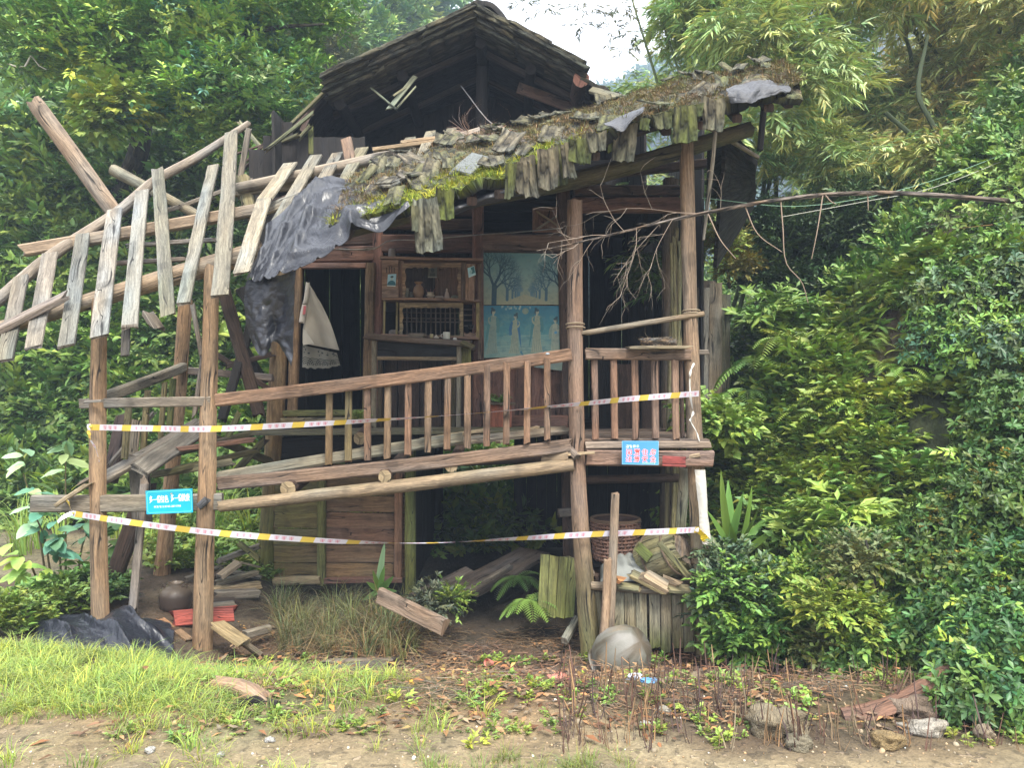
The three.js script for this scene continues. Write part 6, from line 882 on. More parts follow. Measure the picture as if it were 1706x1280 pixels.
// curved bark plank at the lower right
{ const t = thing('curved_plank', 'curved reddish bark plank lying at the lower right', 'plank', P(1490, 1190, 3.95)); part(t, 'plank', sheet((u, v) => { const c = new THREE.CatmullRomCurve3([[1404, 1194, 3.9], [1450, 1186, 3.92], [1510, 1162, 3.96], [1548, 1140, 4.0], [1582, 1118, 4.05]].map(q)).getPoint(u), p = c.add(V(0, (v - 0.5) * 0.055, -(v - 0.5) * 0.085)); p.y += 0.012 * (fb(u * 14, v * 4, 3) - 0.5) + 0.02 * (1 - (2 * v - 1) ** 2); return p; }, 50, 10, 0.03, 0.7, 0.14, (u, v, p) => mix3([0.27, 0.14, 0.085], [0.13, 0.07, 0.05], fb(u * 12, v * 3, 4))), M.wood); part(t, 'prop', pole([[1520, 1172, 3.98], [1496, 1218, 3.9]], [0.02, 0.025], { c: C.dark }), M.wood); }
// stones
for (const [px, py, d, r, sq, c, lab] of [
  [1545, 760, 6.9, 0.3, [0.8, 1.1, 0.8], [0.17, 0.16, 0.15], 'large dark grey boulder in the slope among the shrubs'], [1300, 1250, 3.75, 0.12, [1.3, 0.75, 1], [0.33, 0.27, 0.18], 'large brown stone among the dry stubble'], [1540, 1246, 3.75, 0.1, [1.3, 0.4, 0.8], [0.5, 0.45, 0.38], 'flat pale stone at the lower right'],
  [1520, 1228, 3.95, 0.11, [1.2, 0.7, 0.9], [0.3, 0.22, 0.16], 'reddish-brown stone behind the flat pale stone'], [1475, 1262, 3.6, 0.07, [1.2, 0.7, 1], [0.38, 0.27, 0.13], 'ochre stone left of the flat pale stone'], [1330, 1265, 3.6, 0.06, [1.2, 0.7, 1], [0.3, 0.26, 0.18], 'smaller brown stone right of the large brown one'],
  [1175, 1160, 4.55, 0.08, [1.6, 0.5, 1], [0.34, 0.26, 0.17], 'flat tan stone on the soil left of the curved plank'], [1042, 1112, 5.2, 0.07, [1.3, 0.7, 1], [0.42, 0.27, 0.09], 'orange lump of rock at the foot of the grey jar'], [925, 1125, 5.1, 0.05, [1.2, 0.8, 1], [0.34, 0.25, 0.1], 'yellowish stone left of the middle post foot'], [998, 1125, 5.0, 0.05, [1.4, 0.7, 1], [0.25, 0.2, 0.13], 'dull stone at the left of the grey jar'],
  [1640, 1262, 3.7, 0.05, [1, 1, 1], [0.4, 0.32, 0.22], 'tan stone near the lower right corner'], [1105, 1225, 4.0, 0.04, [1.2, 0.7, 1], [0.5, 0.46, 0.38], 'white stone left of the stubble'], [1074, 1236, 3.85, 0.025, [1.4, 0.7, 1], [0.6, 0.58, 0.54], 'small white stone at the verge edge'], [450, 1241, 3.65, 0.022, [1.2, 0.7, 1], [0.6, 0.58, 0.55], 'white pebble on the sandy verge below the log'], [250, 1256, 3.55, 0.022, [1.3, 0.7, 1], [0.58, 0.56, 0.53], 'white pebble at the lower left of the verge'], [368, 1261, 3.5, 0.02, [1, 0.8, 1], [0.45, 0.44, 0.42], 'grey pebble between the two white pebbles'], [658, 1135, 4.85, 0.035, [1.4, 0.5, 1], [0.5, 0.42, 0.32], 'pale flat stone right of the rotten board'],
]) { const g = stone(r, px === 1545 ? c : c.map((x) => x * 0.62), sq, 4, 0.42); g.translate(...P(px, py, d).toArray()); const p = P(px, py, d), hy = H(p.x, d); if (px !== 1545) g.translate(0, hy + r * sq[1] * 0.45 - p.y, 0); single('stone', g, M.rock, lab, 'stone'); }
// litter
{ const b = P(820, 1046, 5.75), t = thing('plastic_cup', 'small pink plastic cup lying on the brown soil', 'cup', b), g = lathe([[0.012, 0], [0.02, 0], [0.03, 0.06], [0.027, 0.06], [0.018, 0.01]], 20, [0.62, 0.22, 0.17]); g.rotateZ(1.2).rotateY(0.7); g.translate(b.x, H(b.x, 5.75) + 0.035, b.z); part(t, 'body', g, M.flat); }
for (const [px, d, s, c, lab, sq] of [[952, 5.05, 0.04, [0.6, 0.12, 0.2], 'crumpled pink wrapper left of the grey jar', [1, 0.6, 0.8]], [1058, 4.6, 0.05, [0.6, 0.62, 0.75], 'white and blue crumpled packet on the soil', [1.3, 0.5, 0.8]], [1082, 4.45, 0.045, [0.12, 0.3, 0.6], 'blue plastic scrap beside the stubble', [1.4, 0.35, 0.8]], [312, 5.2, 0.022, [0.05, 0.35, 0.5], 'tiny turquoise scrap in the grass', [1.2, 0.6, 1]], [930, 4.5, 0.05, [0.5, 0.2, 0.15], 'reddish plastic scrap left of the stubble', [1.2, 0.5, 1]], [685, 4.4, 0.02, [0.6, 0.35, 0.05], 'orange peel scrap on the verge edge', [1, 0.8, 1]], [300, 6.6, 0.05, [0.04, 0.22, 0.42], 'blue plastic scrap behind the glazed jar', [1.6, 0.6, 1]]])
  { const x = Xd(px, d), g = stone(s, c, sq, 3, 0.6); g.translate(x, H(x, d) + s * sq[1] * 0.6, -d); single('litter_scrap', g, M.flat, lab, 'litter'); }
// long bare branch and wires at the right
{
  const t = thing('bare_branch', 'long bare fallen branch reaching in from the right with twigs', 'branch', P(1300, 340, 6.0)), bc = [0.3, 0.225, 0.17];
  part(t, 'main_stem', pole([[1690, 336, 6.6], [1480, 322, 6.3], [1330, 329, 6.05], [1170, 356, 5.75], [1040, 386, 5.55], [965, 404, 5.4], [895, 418, 5.3]], [0.022, 0.02, 0.017, 0.013, 0.009, 0.006, 0.003], { c: bc, n: 7 }), M.bark);
  const tws = [];
  const grow = (p, dir, L, r, lv) => { let c = p.clone(), d = dir.clone().normalize(); const pts = [c.clone()], n = 4; for (let k = 0; k < n; k++) { d.add(V(rr(-0.28, 0.28), rr(-0.3, 0.2), rr(-0.25, 0.25))).normalize(); c = c.clone().addScaledVector(d, L / n); pts.push(c); if (lv > 0) grow(c, d.clone().add(V(rr(-0.9, 0.9), rr(-0.9, 0.7), rr(-0.5, 0.5))), L * rr(0.35, 0.55), r * 0.6, lv - 1); } tws.push(pole(pts, [r * 0.5, r * 0.22], { c: mix3(bc, [0.33, 0.29, 0.24], rnd()), n: 5, seg: 8 })); };
  for (const [px, py, d, ex, ey, L, r] of [[1170, 356, 5.75, 1005, 290, 0.75, 0.006], [1100, 372, 5.65, 1010, 470, 0.5, 0.005], [1060, 380, 5.55, 1040, 470, 0.5, 0.005], [1040, 386, 5.55, 975, 340, 0.4, 0.005], [990, 398, 5.45, 930, 455, 0.35, 0.004], [1010, 392, 5.5, 905, 385, 0.45, 0.005], [1200, 350, 5.8, 1190, 270, 0.3, 0.004], [965, 404, 5.4, 900, 440, 0.3, 0.004], [1120, 366, 5.65, 1080, 480, 0.55, 0.004], [950, 408, 5.38, 920, 360, 0.3, 0.003]]) grow(P(px, py, d), P(ex, ey, d - 0.1).sub(P(px, py, d)), L, r, L > 0.44 ? 2 : 1);
  part(t, 'twig', tws, M.dry);
  for (const pts of [[[1300, 332, 6.0], [1304, 380, 5.98], [1310, 440, 5.96], [1335, 470, 5.94], [1346, 505, 5.94]], [[1240, 342, 5.9], [1262, 390, 5.88], [1302, 420, 5.86]], [[1370, 327, 6.1], [1362, 380, 6.08], [1352, 430, 6.08]], [[1375, 326, 6.1], [1384, 336, 6.1], [1392, 340, 6.08]], [[1180, 358, 5.75], [1200, 400, 5.72], [1226, 432, 5.7]], [[1445, 324, 6.25], [1446, 350, 6.24]]]) part(t, 'hanging_shoot', pole(pts, [0.006, 0.003], { c: bc, n: 5, seg: 14 }), M.dry);
}
single('wire', pole([[1720, 238, 7.2], [1550, 302, 7.0], [1440, 330, 6.9], [1320, 344, 6.8], [1170, 330, 6.6]], 0.003, { c: [0.2, 0.34, 0.24], n: 5, seg: 40 }), M.dry, 'green wire strung from the post up to the right edge', 'wire');
single('wire', pole([[1720, 248, 7.2], [1550, 314, 7.0], [1440, 336, 6.9], [1300, 362, 6.7]], 0.003, { c: [0.4, 0.4, 0.34], n: 5, seg: 40 }), M.dry, 'pale wire running just under the green one', 'wire');
const bare = (x, d) => { const px = 853 + x / d * FP, py = 640 - (H(x, d) - EYE) / d * FP; return d < 9.2 && ((px > 1425 && px < 1605 && py > 525 && py < 665) || (px > 1500 && px < 1600 && py > 680 && py < 810 && d < 6.9)); };
// undergrowth that covers the slopes
{
  const L = [], Rr = [], Hh = [];
  for (let k = 0; k < 3600; k++) { const d = lerp(9.9, 40, rnd() ** 1.7), x = lerp(-1.15 * d - 6, -0.6 * d, rnd()); L.push([V(x, H(x, d) + rr(0, 0.25) * (1 + d / 30), -d), 1.2 + d / 14, vary(rnd() < 0.25 ? G.light : rnd() < 0.5 ? G.mid : G.deep, 0.3), 0.9]); }
  for (let k = 0; k < 5200; k++) { const d = lerp(9.9, 40, rnd() ** 1.7), x = lerp(-0.62 * d - 2, -0.14 * d + 1.5, rnd()); L.push([V(x, H(x, d) + rr(0, 0.25) * (1 + d / 30), -d), 1 + d / 16, vary(rnd() < 0.25 ? G.light : rnd() < 0.5 ? G.mid : G.deep, 0.3), 0.9]); }
  stuff('undergrowth', K.broad, M.leaf, L, 'dense green undergrowth covering the wooded slope left of the house', 'undergrowth');
  for (let k = 0; k < 4600; k++) { const d = lerp(7.4, 26, rnd() ** 1.5), x = bankX(d) + 0.25 + (0.62 * d + 2) * rnd() ** 1.2; if (x < bankX(d) + 0.8 && d < 9.6) continue; if (bare(x, d)) continue; Rr.push([V(x, H(x, d) + rr(0, 0.2), -d), 0.9 + d / 20, vary(rnd() < 0.3 ? G.light : rnd() < 0.6 ? G.mid : G.deep, 0.3), 0.9]); }
  for (let k = 0; k < 900; k++) { const d = rr(5.2, 7.6), x = rr(3.0, 6.5); if (x / d < 0.6) continue; Rr.push([V(x, H(x, d) + rr(0, 0.2), -d), 1.2, vary(rnd() < 0.4 ? G.light : G.mid, 0.3), 0.9]); }
  stuff('undergrowth', K.small, M.leaf, Rr, 'small-leaved undergrowth over the steep bank right of the house', 'undergrowth');
  for (let k = 0; k < 2600; k++) { const d = rr(11.6, 24), x = rr(-0.16 * d, 0.22 * d); Hh.push([V(x, H(x, d) + rr(0, 0.3), -d), 1 + d / 18, vary(rnd() < 0.5 ? G.light : G.mid, 0.3), 0.9]); }
  stuff('undergrowth', K.fine, M.leaf, Hh, 'green scrub on the gentle rise seen behind and under the house', 'undergrowth');
  const F = [];
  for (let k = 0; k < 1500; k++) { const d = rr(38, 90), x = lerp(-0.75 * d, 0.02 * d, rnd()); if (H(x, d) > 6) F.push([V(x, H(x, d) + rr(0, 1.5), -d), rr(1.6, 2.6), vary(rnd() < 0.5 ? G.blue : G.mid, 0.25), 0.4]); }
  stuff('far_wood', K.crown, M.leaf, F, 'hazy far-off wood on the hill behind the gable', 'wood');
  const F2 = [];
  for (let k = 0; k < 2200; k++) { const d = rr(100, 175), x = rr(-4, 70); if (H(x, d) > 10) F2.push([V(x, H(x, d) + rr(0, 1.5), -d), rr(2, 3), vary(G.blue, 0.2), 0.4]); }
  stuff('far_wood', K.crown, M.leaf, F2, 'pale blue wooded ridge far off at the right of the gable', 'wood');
}
// left slope: creeper wall
{
  const L = [];
  for (let k = 0; k < 2300; k++) { const d = rr(10.0, 12.3), px = rr(-60, 470), x = Xd(px, d), y = H(x, d); L.push([V(x, y + rr(0, 0.22), -d + rr(0, 0.2)), rr(0.9, 1.3), vary(rnd() < 0.22 ? G.light : rnd() < 0.6 ? G.mid : G.deep, 0.25), 0.6]); }
  stuff('creeper', K.ivy, M.leaf, L, 'wall of creeper leaves on the bank behind the left posts', 'creeper');
}
// the large tree on the left slope
{
  const t = thing('broadleaf_tree', 'broadleaf tree with dark leaning trunk on the left slope', 'tree', HB(205, 12.4));
  const tr = (pts, r) => pole(pts, r, { c: [0.075, 0.06, 0.05], n: 9, moss: 0.1 });
  part(t, 'trunk', [tr([HB(200, 12.4, -0.2), P(205, 322, 12.2), P(232, 250, 11.8), P(238, 180, 11.6), P(240, 100, 11.4), P(262, 10, 11.2), P(285, -120, 11)], [0.17, 0.16, 0.15, 0.14, 0.13, 0.1, 0.05]), tr([P(238, 180, 11.6), P(190, 110, 11), P(120, 70, 10.6), P(40, 40, 10.2)], [0.07, 0.05, 0.035, 0.015]), tr([P(240, 130, 11.5), P(330, 90, 11), P(440, 50, 10.6), P(540, 40, 10.4)], [0.07, 0.05, 0.035, 0.015]), tr([P(236, 205, 11.7), P(300, 150, 11.2), P(380, 165, 11), P(480, 190, 10.8)], [0.05, 0.04, 0.03, 0.01]), tr([P(236, 215, 11.7), P(246, 190, 11.5), P(247, 150, 11.4)], [0.03, 0.025, 0.02])], M.bark);
  part(t, 'dead_twig', [tr([P(10, 105, 10.2), P(42, 112, 10.2), P(56, 70, 10.3), P(58, 40, 10.3)], [0.008, 0.014, 0.012, 0.006]), tr([P(52, 92, 10.3), P(66, 110, 10.3), P(78, 116, 10.2)], [0.01, 0.008, 0.004])].map((g) => paint(g, [0.5, 0.46, 0.4])), M.dry);
  const l = [];
  for (const [x, y, d, r, n, c] of [[60, 20, 11, 1.1, 50, G.mid], [160, -10, 11, 1.1, 50, G.mid], [150, 60, 10.6, 0.8, 36, G.light], [270, 30, 10.9, 0.9, 40, G.mid], [350, 40, 10.8, 1.0, 55, G.blue], [310, 100, 10.8, 0.7, 32, G.light], [400, 110, 10.7, 0.9, 50, G.blue], [460, 40, 10.8, 1.0, 50, G.mid], [350, 165, 10.7, 0.8, 55, G.blue], [430, 180, 10.6, 0.8, 60, G.pale], [480, 140, 10.9, 0.7, 40, G.mid], [300, 190, 10.8, 0.55, 26, G.blue], [380, 215, 10.8, 0.6, 40, G.mid], [440, 225, 10.9, 0.55, 34, G.mid], [110, 95, 10.5, 0.6, 24, G.light], [30, 80, 10.6, 0.7, 22, G.mid], [220, 110, 11, 0.5, 18, G.mid], [520, 20, 11, 0.7, 24, G.mid]])
    blob([x, y, d], [r, r * 0.62, r], n, [c, G.mid, G.light].map((k) => [k[0] * 1.05, k[1] * 1.15, k[2] * 1.5]), 0.95, l, { cut: true });
  for (const e of l.slice()) if (rnd() < 0.4) l.push([e[0].clone().add(V(rr(-0.3, 0.3), rr(-0.2, 0.2), rr(-0.3, 0.3))), e[1], vary(e[2], 0.3)]);
  field(t, 'crown', K.broad, M.gloss, l);
}
bush('sapling', 'bright light-green leafy bough hanging beside the dark trunk', 'sapling', K.round, M.leaf, [[[190, 185, 10.4], [0.42, 0.3, 0.4], 36, G.lime, 1.15], [[165, 205, 10.4], [0.25, 0.25, 0.3], 16, G.light, 1.15], [[215, 160, 10.4], [0.25, 0.22, 0.3], 14, G.light, 1.1]], [[P(238, 230, 10.9), P(215, 200, 10.6), P(190, 185, 10.4), [0.02, 0.015, 0.01]]]);
// rounded trees behind
const roundTree = (label, px, py, d, r, n, cols, geo, s) => bush('hill_tree', label, 'tree', geo, M.leaf, [[[px, py, d], [r, r * 0.85, r], n, cols, s], [[px - mpx(0, 1) - r * 45, py + r * 32, d], [r * 0.7, r * 0.6, r * 0.7], n * 0.5 | 0, cols, s], [[px + r * 40, py + r * 40, d], [r * 0.7, r * 0.6, r * 0.7], n * 0.5 | 0, cols, s]], [[HB(px, d, -0.2), P(px + 4, py + 40, d), P(px, py, d), [0.2, 0.15, 0.06]]], null, { trunk: 'trunk', crown: 'crown', cut: true });
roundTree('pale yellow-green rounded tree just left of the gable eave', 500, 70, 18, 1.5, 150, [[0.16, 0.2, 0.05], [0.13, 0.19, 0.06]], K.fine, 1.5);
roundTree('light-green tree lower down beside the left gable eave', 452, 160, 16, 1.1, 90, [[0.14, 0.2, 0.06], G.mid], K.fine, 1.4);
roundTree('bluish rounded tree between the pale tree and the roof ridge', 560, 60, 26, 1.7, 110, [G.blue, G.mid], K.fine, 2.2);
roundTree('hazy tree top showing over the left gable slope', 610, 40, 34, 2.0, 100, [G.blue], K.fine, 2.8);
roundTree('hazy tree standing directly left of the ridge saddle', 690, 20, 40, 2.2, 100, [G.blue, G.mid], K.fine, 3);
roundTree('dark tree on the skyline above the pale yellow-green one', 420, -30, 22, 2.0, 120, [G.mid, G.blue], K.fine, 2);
// left edge: shrubs and grasses on the slope
const onSlope = (name, label, cat, geo, mat, list, s, c, n) => bush(name, label, cat, geo, mat, list.map(([px, py, rp]) => { const d = ray(px, py) - mpx(rp, 10) * 0.4, r = mpx(rp, d); return [[px, py, d], [r, r * 0.75, r * 0.8], n, c, s * d / 9.5]; }), list.slice(0, 1).map(([px, py]) => { const d = ray(px, py); return [P(px, py + 25, d + 0.1), P(px, py, d - 0.3), [0.03, 0.015]]; }));
onSlope('leafy_shrub', 'pale large-leaved shrub left of the snapped post', 'shrub', K.round, M.leaf, [[30, 235, 68], [10, 295, 60]], 1.3, G.pale, 40);
onSlope('leafy_shrub', 'bright green shrub below the tip of the snapped post', 'shrub', K.long, M.leaf, [[85, 305, 62], [112, 268, 50]], 1.1, [G.lime, G.light], 30);
onSlope('leafy_shrub', 'mid-green shrub behind the laths at the far left', 'shrub', K.broad, M.leaf, [[55, 372, 76], [140, 398, 62]], 0.9, [G.mid, G.light], 40);
onSlope('leafy_shrub', 'deep green shrub behind the broken cross pole', 'shrub', K.small, M.leaf, [[150, 330, 75], [290, 300, 70]], 1.3, [G.mid, G.deep], 60);
onSlope('leafy_shrub', 'mid-green shrub under the trunk of the large tree', 'shrub', K.broad, M.leaf, [[250, 350, 60], [330, 300, 60]], 0.9, [G.mid, G.deep], 30);
onSlope('leafy_shrub', 'yellowish small-leaved shrub behind the first laths', 'shrub', K.small, M.leaf, [[20, 430, 60], [90, 470, 60]], 1.2, [G.light, G.mid], 44);
for (const [px, py, s, lab, c] of [[30, 190, 1.2, 'tall feathery grass at the left edge above the large pale leaves', G.pale], [75, 455, 1.0, 'fan of thin arching grass below the flat purlin end', G.pale], [20, 490, 0.9, 'arching grass at the left edge behind the first laths', G.light], [150, 405, 0.9, 'spiky grass fan left of the tied pole', G.light]])
  { const d = ray(px, py) - 0.3, p = P(px, py, d), t = thing('grass_clump', lab, 'grass clump', p); field(t, 'blades', K.palm, M.grass, [0, 1, 2, 3].map(() => [p.clone().add(V(rr(-0.2, 0.2), rr(-0.1, 0.1), rr(-0.2, 0.2))), s * d / 9, vary(c, 0.2), 0.4])); }
for (const [px, d, s, n, lab, c] of [[40, 8.3, 1.0, 7, 'arching long grass at the left edge over the bare path', G.light], [395, 9.3, 1.1, 8, 'long grass between the left post and the house corner', G.light], [425, 9.0, 1.0, 7, 'long bright grass at the house corner behind the debris', G.lime], [330, 9.4, 1.0, 7, 'long grass behind the left side railing', G.mid], [230, 8.9, 0.8, 6, 'short bright grass below the left side railing', G.lime]])
  { const p = HB(px, d), t = thing('grass_clump', lab, 'grass clump', p); field(t, 'blades', K.tall, M.grass, Array.from({ length: n }, () => { const x = p.x + rr(-0.35, 0.35), dd = d + rr(-0.3, 0.3); return [V(x, H(x, dd), -dd), s, vary(c, 0.25), 0.15]; })); }
{ const L = []; for (let k = 0; k < 900; k++) { const d = rr(7.4, 10.2), x = lerp(-0.48 * d, -2.35, rnd()); if (x < -3.3 && d > 7.3 && d < 9.2 && rnd() < 0.8) continue; L.push([V(x, H(x, d) + 0.03, -d), rr(1, 1.9), vary(rnd() < 0.5 ? G.lime : G.light, 0.25), 0.3]); } stuff('weeds', K.herb, M.leaf, L, 'bright green weeds on the ground left of and behind the house', 'weeds'); }
// large-leaved plant at the lower left, leaf by leaf
{
  const t = thing('large_leaved_plant', 'plant with large oval pale-green leaves left of the corner post', 'plant', HB(110, 6.6));
  const st = [], lv = [];
  for (const [px, py, d, c] of [[40, 790, 6.2, G.pale], [60, 860, 6.1, G.blue], [110, 760, 6.4, G.pale], [95, 900, 6.2, G.blue], [150, 880, 6.6, G.blue], [20, 940, 6.1, G.light], [130, 960, 6.4, G.mid], [200, 900, 6.8, G.deep], [70, 1000, 6.0, G.light], [185, 960, 6.7, G.deep]]) {
    const a = HB(110 + (px - 110) * 0.4, 6.5), b = P(px, py, d), m = a.clone().lerp(b, 0.5).add(V(0, 0.15, 0)); st.push(pole([a, m, b], [0.01, 0.008, 0.005], { c: [0.16, 0.13, 0.07], n: 5, seg: 8 }));
    for (let k = 0; k < 12; k++) { const f = rr(0.5, 1.08), p = a.clone().lerp(b, f).add(V(0, 0.15 * f, 0)), dir = rdir(-0.3, 0.3).add(V((k % 2 ? 1 : -1) * 0.7, rr(-0.35, 0.1), 0.35)); lv.push([p, dir, rr(0.13, 0.22), c]); }
  }
  part(t, 'stem', st, M.dry);
  for (const [p, dir, L, c] of lv) { const g = new Geo(); leaf(g, p, dir, V(rr(-0.4, 0.4), 1, rr(0, 0.8)), L, L * 0.5, vary([c[0] * 1.3, c[1] * 1.25, c[2] * 1.3], 0.2), { big: true, shape: 0.55, droop: 0.25 }); part(t, 'leaf', g.done(), M.gloss); }
}
for (const [px, d, lab, c] of [[30, 5.6, 'low bright weeds at the left edge beside the black plastic', G.lime], [90, 6.0, 'leafy weeds between the large-leaved plant and the plastic heap', G.light], [160, 6.3, 'dull weeds at the foot of the corner post', G.mid]])
  bush('weed_clump', lab, 'weeds', K.herb, M.leaf, [[HB(px, d, 0.1), [0.35, 0.16, 0.3], 40, [c[0] * 0.7, c[1] * 0.75, c[2] * 0.8], 1.2]], []);

// ---------- right side ----------
{ const L = [], F = [];
  for (let k = 0; k < 2400; k++) { const d = rr(5.6, 8.3), x = bankX(d) + rr(-0.1, 1.0 + (8.6 - d) * 0.7); if (bare(x, d)) continue; L.push([V(x, H(x, d) + rr(0.02, 0.12), -d), rr(1.2, 2.1), vary(rnd() < 0.6 ? G.lime : rnd() < 0.6 ? G.light : G.mid, 0.25), 0.35]); }
  stuff('weeds', K.herb, M.leaf, L, 'bright green herbs over the slope right of the corner post', 'weeds');
  for (let k = 0; k < 420; k++) { const d = rr(6.4, 8.2), x = bankX(d) + rr(0.1, 1.2 + (8.6 - d) * 0.6); F.push([V(x, H(x, d) + 0.03, -d), rr(0.35, 0.6), vary(rnd() < 0.5 ? G.lime : G.light, 0.25), 0.3]); }
  stuff('small_ferns', K.fern, M.leaf, F, 'feathery small ferns spread over the slope right of the corner post', 'ferns');
}
const fernAt = (px, py, d, L, n, c, lab) => { const p = P(px, py, d), t = thing('fern', lab, 'fern', p); for (let k = 0; k < n; k++) { const g = new Geo(); CL.frond(g, p.clone(), 1.2 + (k / n - 0.5) * 4.6, L * rr(0.75, 1.1), rr(0.35, 1.1), c); part(t, 'frond', g.done(), M.leaf); } return t; };
fernAt(1262, 610, 7.6, 0.55, 9, G.mid, 'dark fern drooping from the bank next to the dark gap behind the house');
fernAt(1300, 570, 7.5, 0.45, 8, G.light, 'light fern high on the bank, above the drooping dark fern');
fernAt(1345, 575, 7.3, 0.4, 8, G.lime, 'yellow-green fern on the bank under the dark shrub');
fernAt(1500, 650, 7.0, 0.55, 10, G.light, 'wide feathery fern right of the bare bank, above the grey boulder');
fernAt(1240, 660, 7.5, 0.45, 8, G.mid, 'fern low at the foot of the bank by the dark gap');
fernAt(1385, 690, 7.0, 0.4, 8, G.lime, 'fern in the middle of the slope below the bank plants');
fernAt(880, 1005, 6.35, 0.34, 9, G.mid, 'fern growing left of the mossy leaning panel');
fernAt(862, 965, 6.9, 0.3, 8, G.deep, 'small dark fern behind the mossy panel under the floor');
for (const [px, py, d, r, n, c, lab] of [[1330, 590, 7.5, 0.35, 22, G.lime, 'pale long-leaved plant on the bank beside the light fern'], [1360, 640, 7.2, 0.35, 24, G.light, 'long-leaved plant hanging over the middle of the bank'], [1420, 610, 7.3, 0.35, 18, G.olive, 'olive long-leaved plant at the right of the bank'], [1290, 520, 7.9, 0.3, 16, G.mid, 'long-leaved plant at the top left of the bank'], [1410, 540, 7.8, 0.35, 20, G.mid, 'long-leaved plant under the dark shrub at the top of the bank'], [1390, 880, 5.9, 0.35, 26, G.light, 'ginger-like plant with lance leaves above the glossy shrubs']])
  bush('long_leaved_plant', lab, 'plant', K.long, M.leaf, [[[px, py, d], [r, r * 0.8, r * 0.6], n, c, 0.95]], [[P(px, py + 45, d + 0.15), P(px, py, d), [0.012, 0.006]]]);
{ // broad strap leaves beside the right corner post
  const t = thing('strap_leaved_plant', 'plant with broad upright strap leaves right of the corner post', 'plant', HB(1225, 6.4));
  const b = P(1222, 930, 6.4);
  for (const [px, py, d, w] of [[1195, 790, 6.3, 0.07], [1210, 800, 6.5, 0.08], [1250, 810, 6.3, 0.07], [1270, 850, 6.2, 0.07], [1185, 850, 6.2, 0.06], [1235, 830, 6.1, 0.07], [1290, 880, 6.2, 0.06], [1205, 870, 6.0, 0.06], [1300, 850, 6.4, 0.06]]) { const g = new Geo(), e = P(px, py, d), dir = e.clone().sub(b); leaf(g, b.clone().add(V(rr(-0.05, 0.05), 0, rr(-0.05, 0.05))), dir, V(rr(-1, 1), 0.2, 1), dir.length(), w, vary(G.mid, 0.25), { big: true, shape: 0.5, droop: rr(0, 0.2) }); part(t, 'leaf', g.done(), M.gloss); }
}
bush('round_leaved_plant', 'round-leaved light plant at the foot of the outer wall boards', 'plant', K.round, M.leaf, [[[1195, 700, 7.0], [0.25, 0.16, 0.2], 22, G.light, 0.9], [[1215, 715, 6.9], [0.2, 0.12, 0.2], 12, G.light, 0.9]], [[P(1198, 745, 7.0), P(1198, 705, 7.0), [0.01, 0.006]]]);
const EV = [[0.045, 0.1, 0.035], [0.065, 0.13, 0.045], [0.035, 0.075, 0.028]], EV2 = [[0.1, 0.18, 0.06], [0.07, 0.14, 0.05]];
bush('evergreen_shrub', 'wide dark evergreen shrub between the bamboo and the bank', 'shrub', K.broad, M.gloss, [[[1300, 440, 8.8], [0.7, 0.55, 0.5], 90, EV, 0.7], [[1410, 430, 8.7], [0.75, 0.6, 0.5], 110, EV, 0.7], [[1520, 440, 8.4], [0.75, 0.6, 0.5], 110, EV, 0.7], [[1610, 400, 8.2], [0.6, 0.5, 0.5], 70, EV, 0.7], [[1260, 380, 9.2], [0.5, 0.4, 0.4], 50, EV, 0.7], [[1460, 350, 9], [0.9, 0.3, 0.5], 70, EV2, 0.7], [[1350, 490, 8.4], [0.5, 0.3, 0.4], 50, EV, 0.7]], [[HB(1420, 9.0), P(1420, 440, 8.8), [0.05, 0.02]], [HB(1300, 9.0), P(1310, 440, 8.8), [0.04, 0.02]], [HB(1540, 8.7), P(1530, 440, 8.5), [0.04, 0.02]]], null, { cut: true });
bush('evergreen_shrub', 'pale glossy evergreen shrub at the right edge above the boulder', 'shrub', K.whorl, M.gloss, [[[1620, 510, 6.6], [0.55, 0.32, 0.45], 80, [[0.12, 0.2, 0.085], G.mid], 1.05], [[1690, 490, 6.4], [0.4, 0.35, 0.4], 50, [[0.085, 0.16, 0.075]], 1.05], [[1600, 590, 6.4], [0.45, 0.3, 0.4], 60, [G.mid, G.blue], 1.0], [[1670, 600, 6.0], [0.45, 0.35, 0.4], 70, [[0.08, 0.15, 0.07], G.mid], 1.0]], [[HB(1680, 6.9), P(1650, 590, 6.4), P(1620, 510, 6.5), [0.03, 0.02, 0.01]]]);
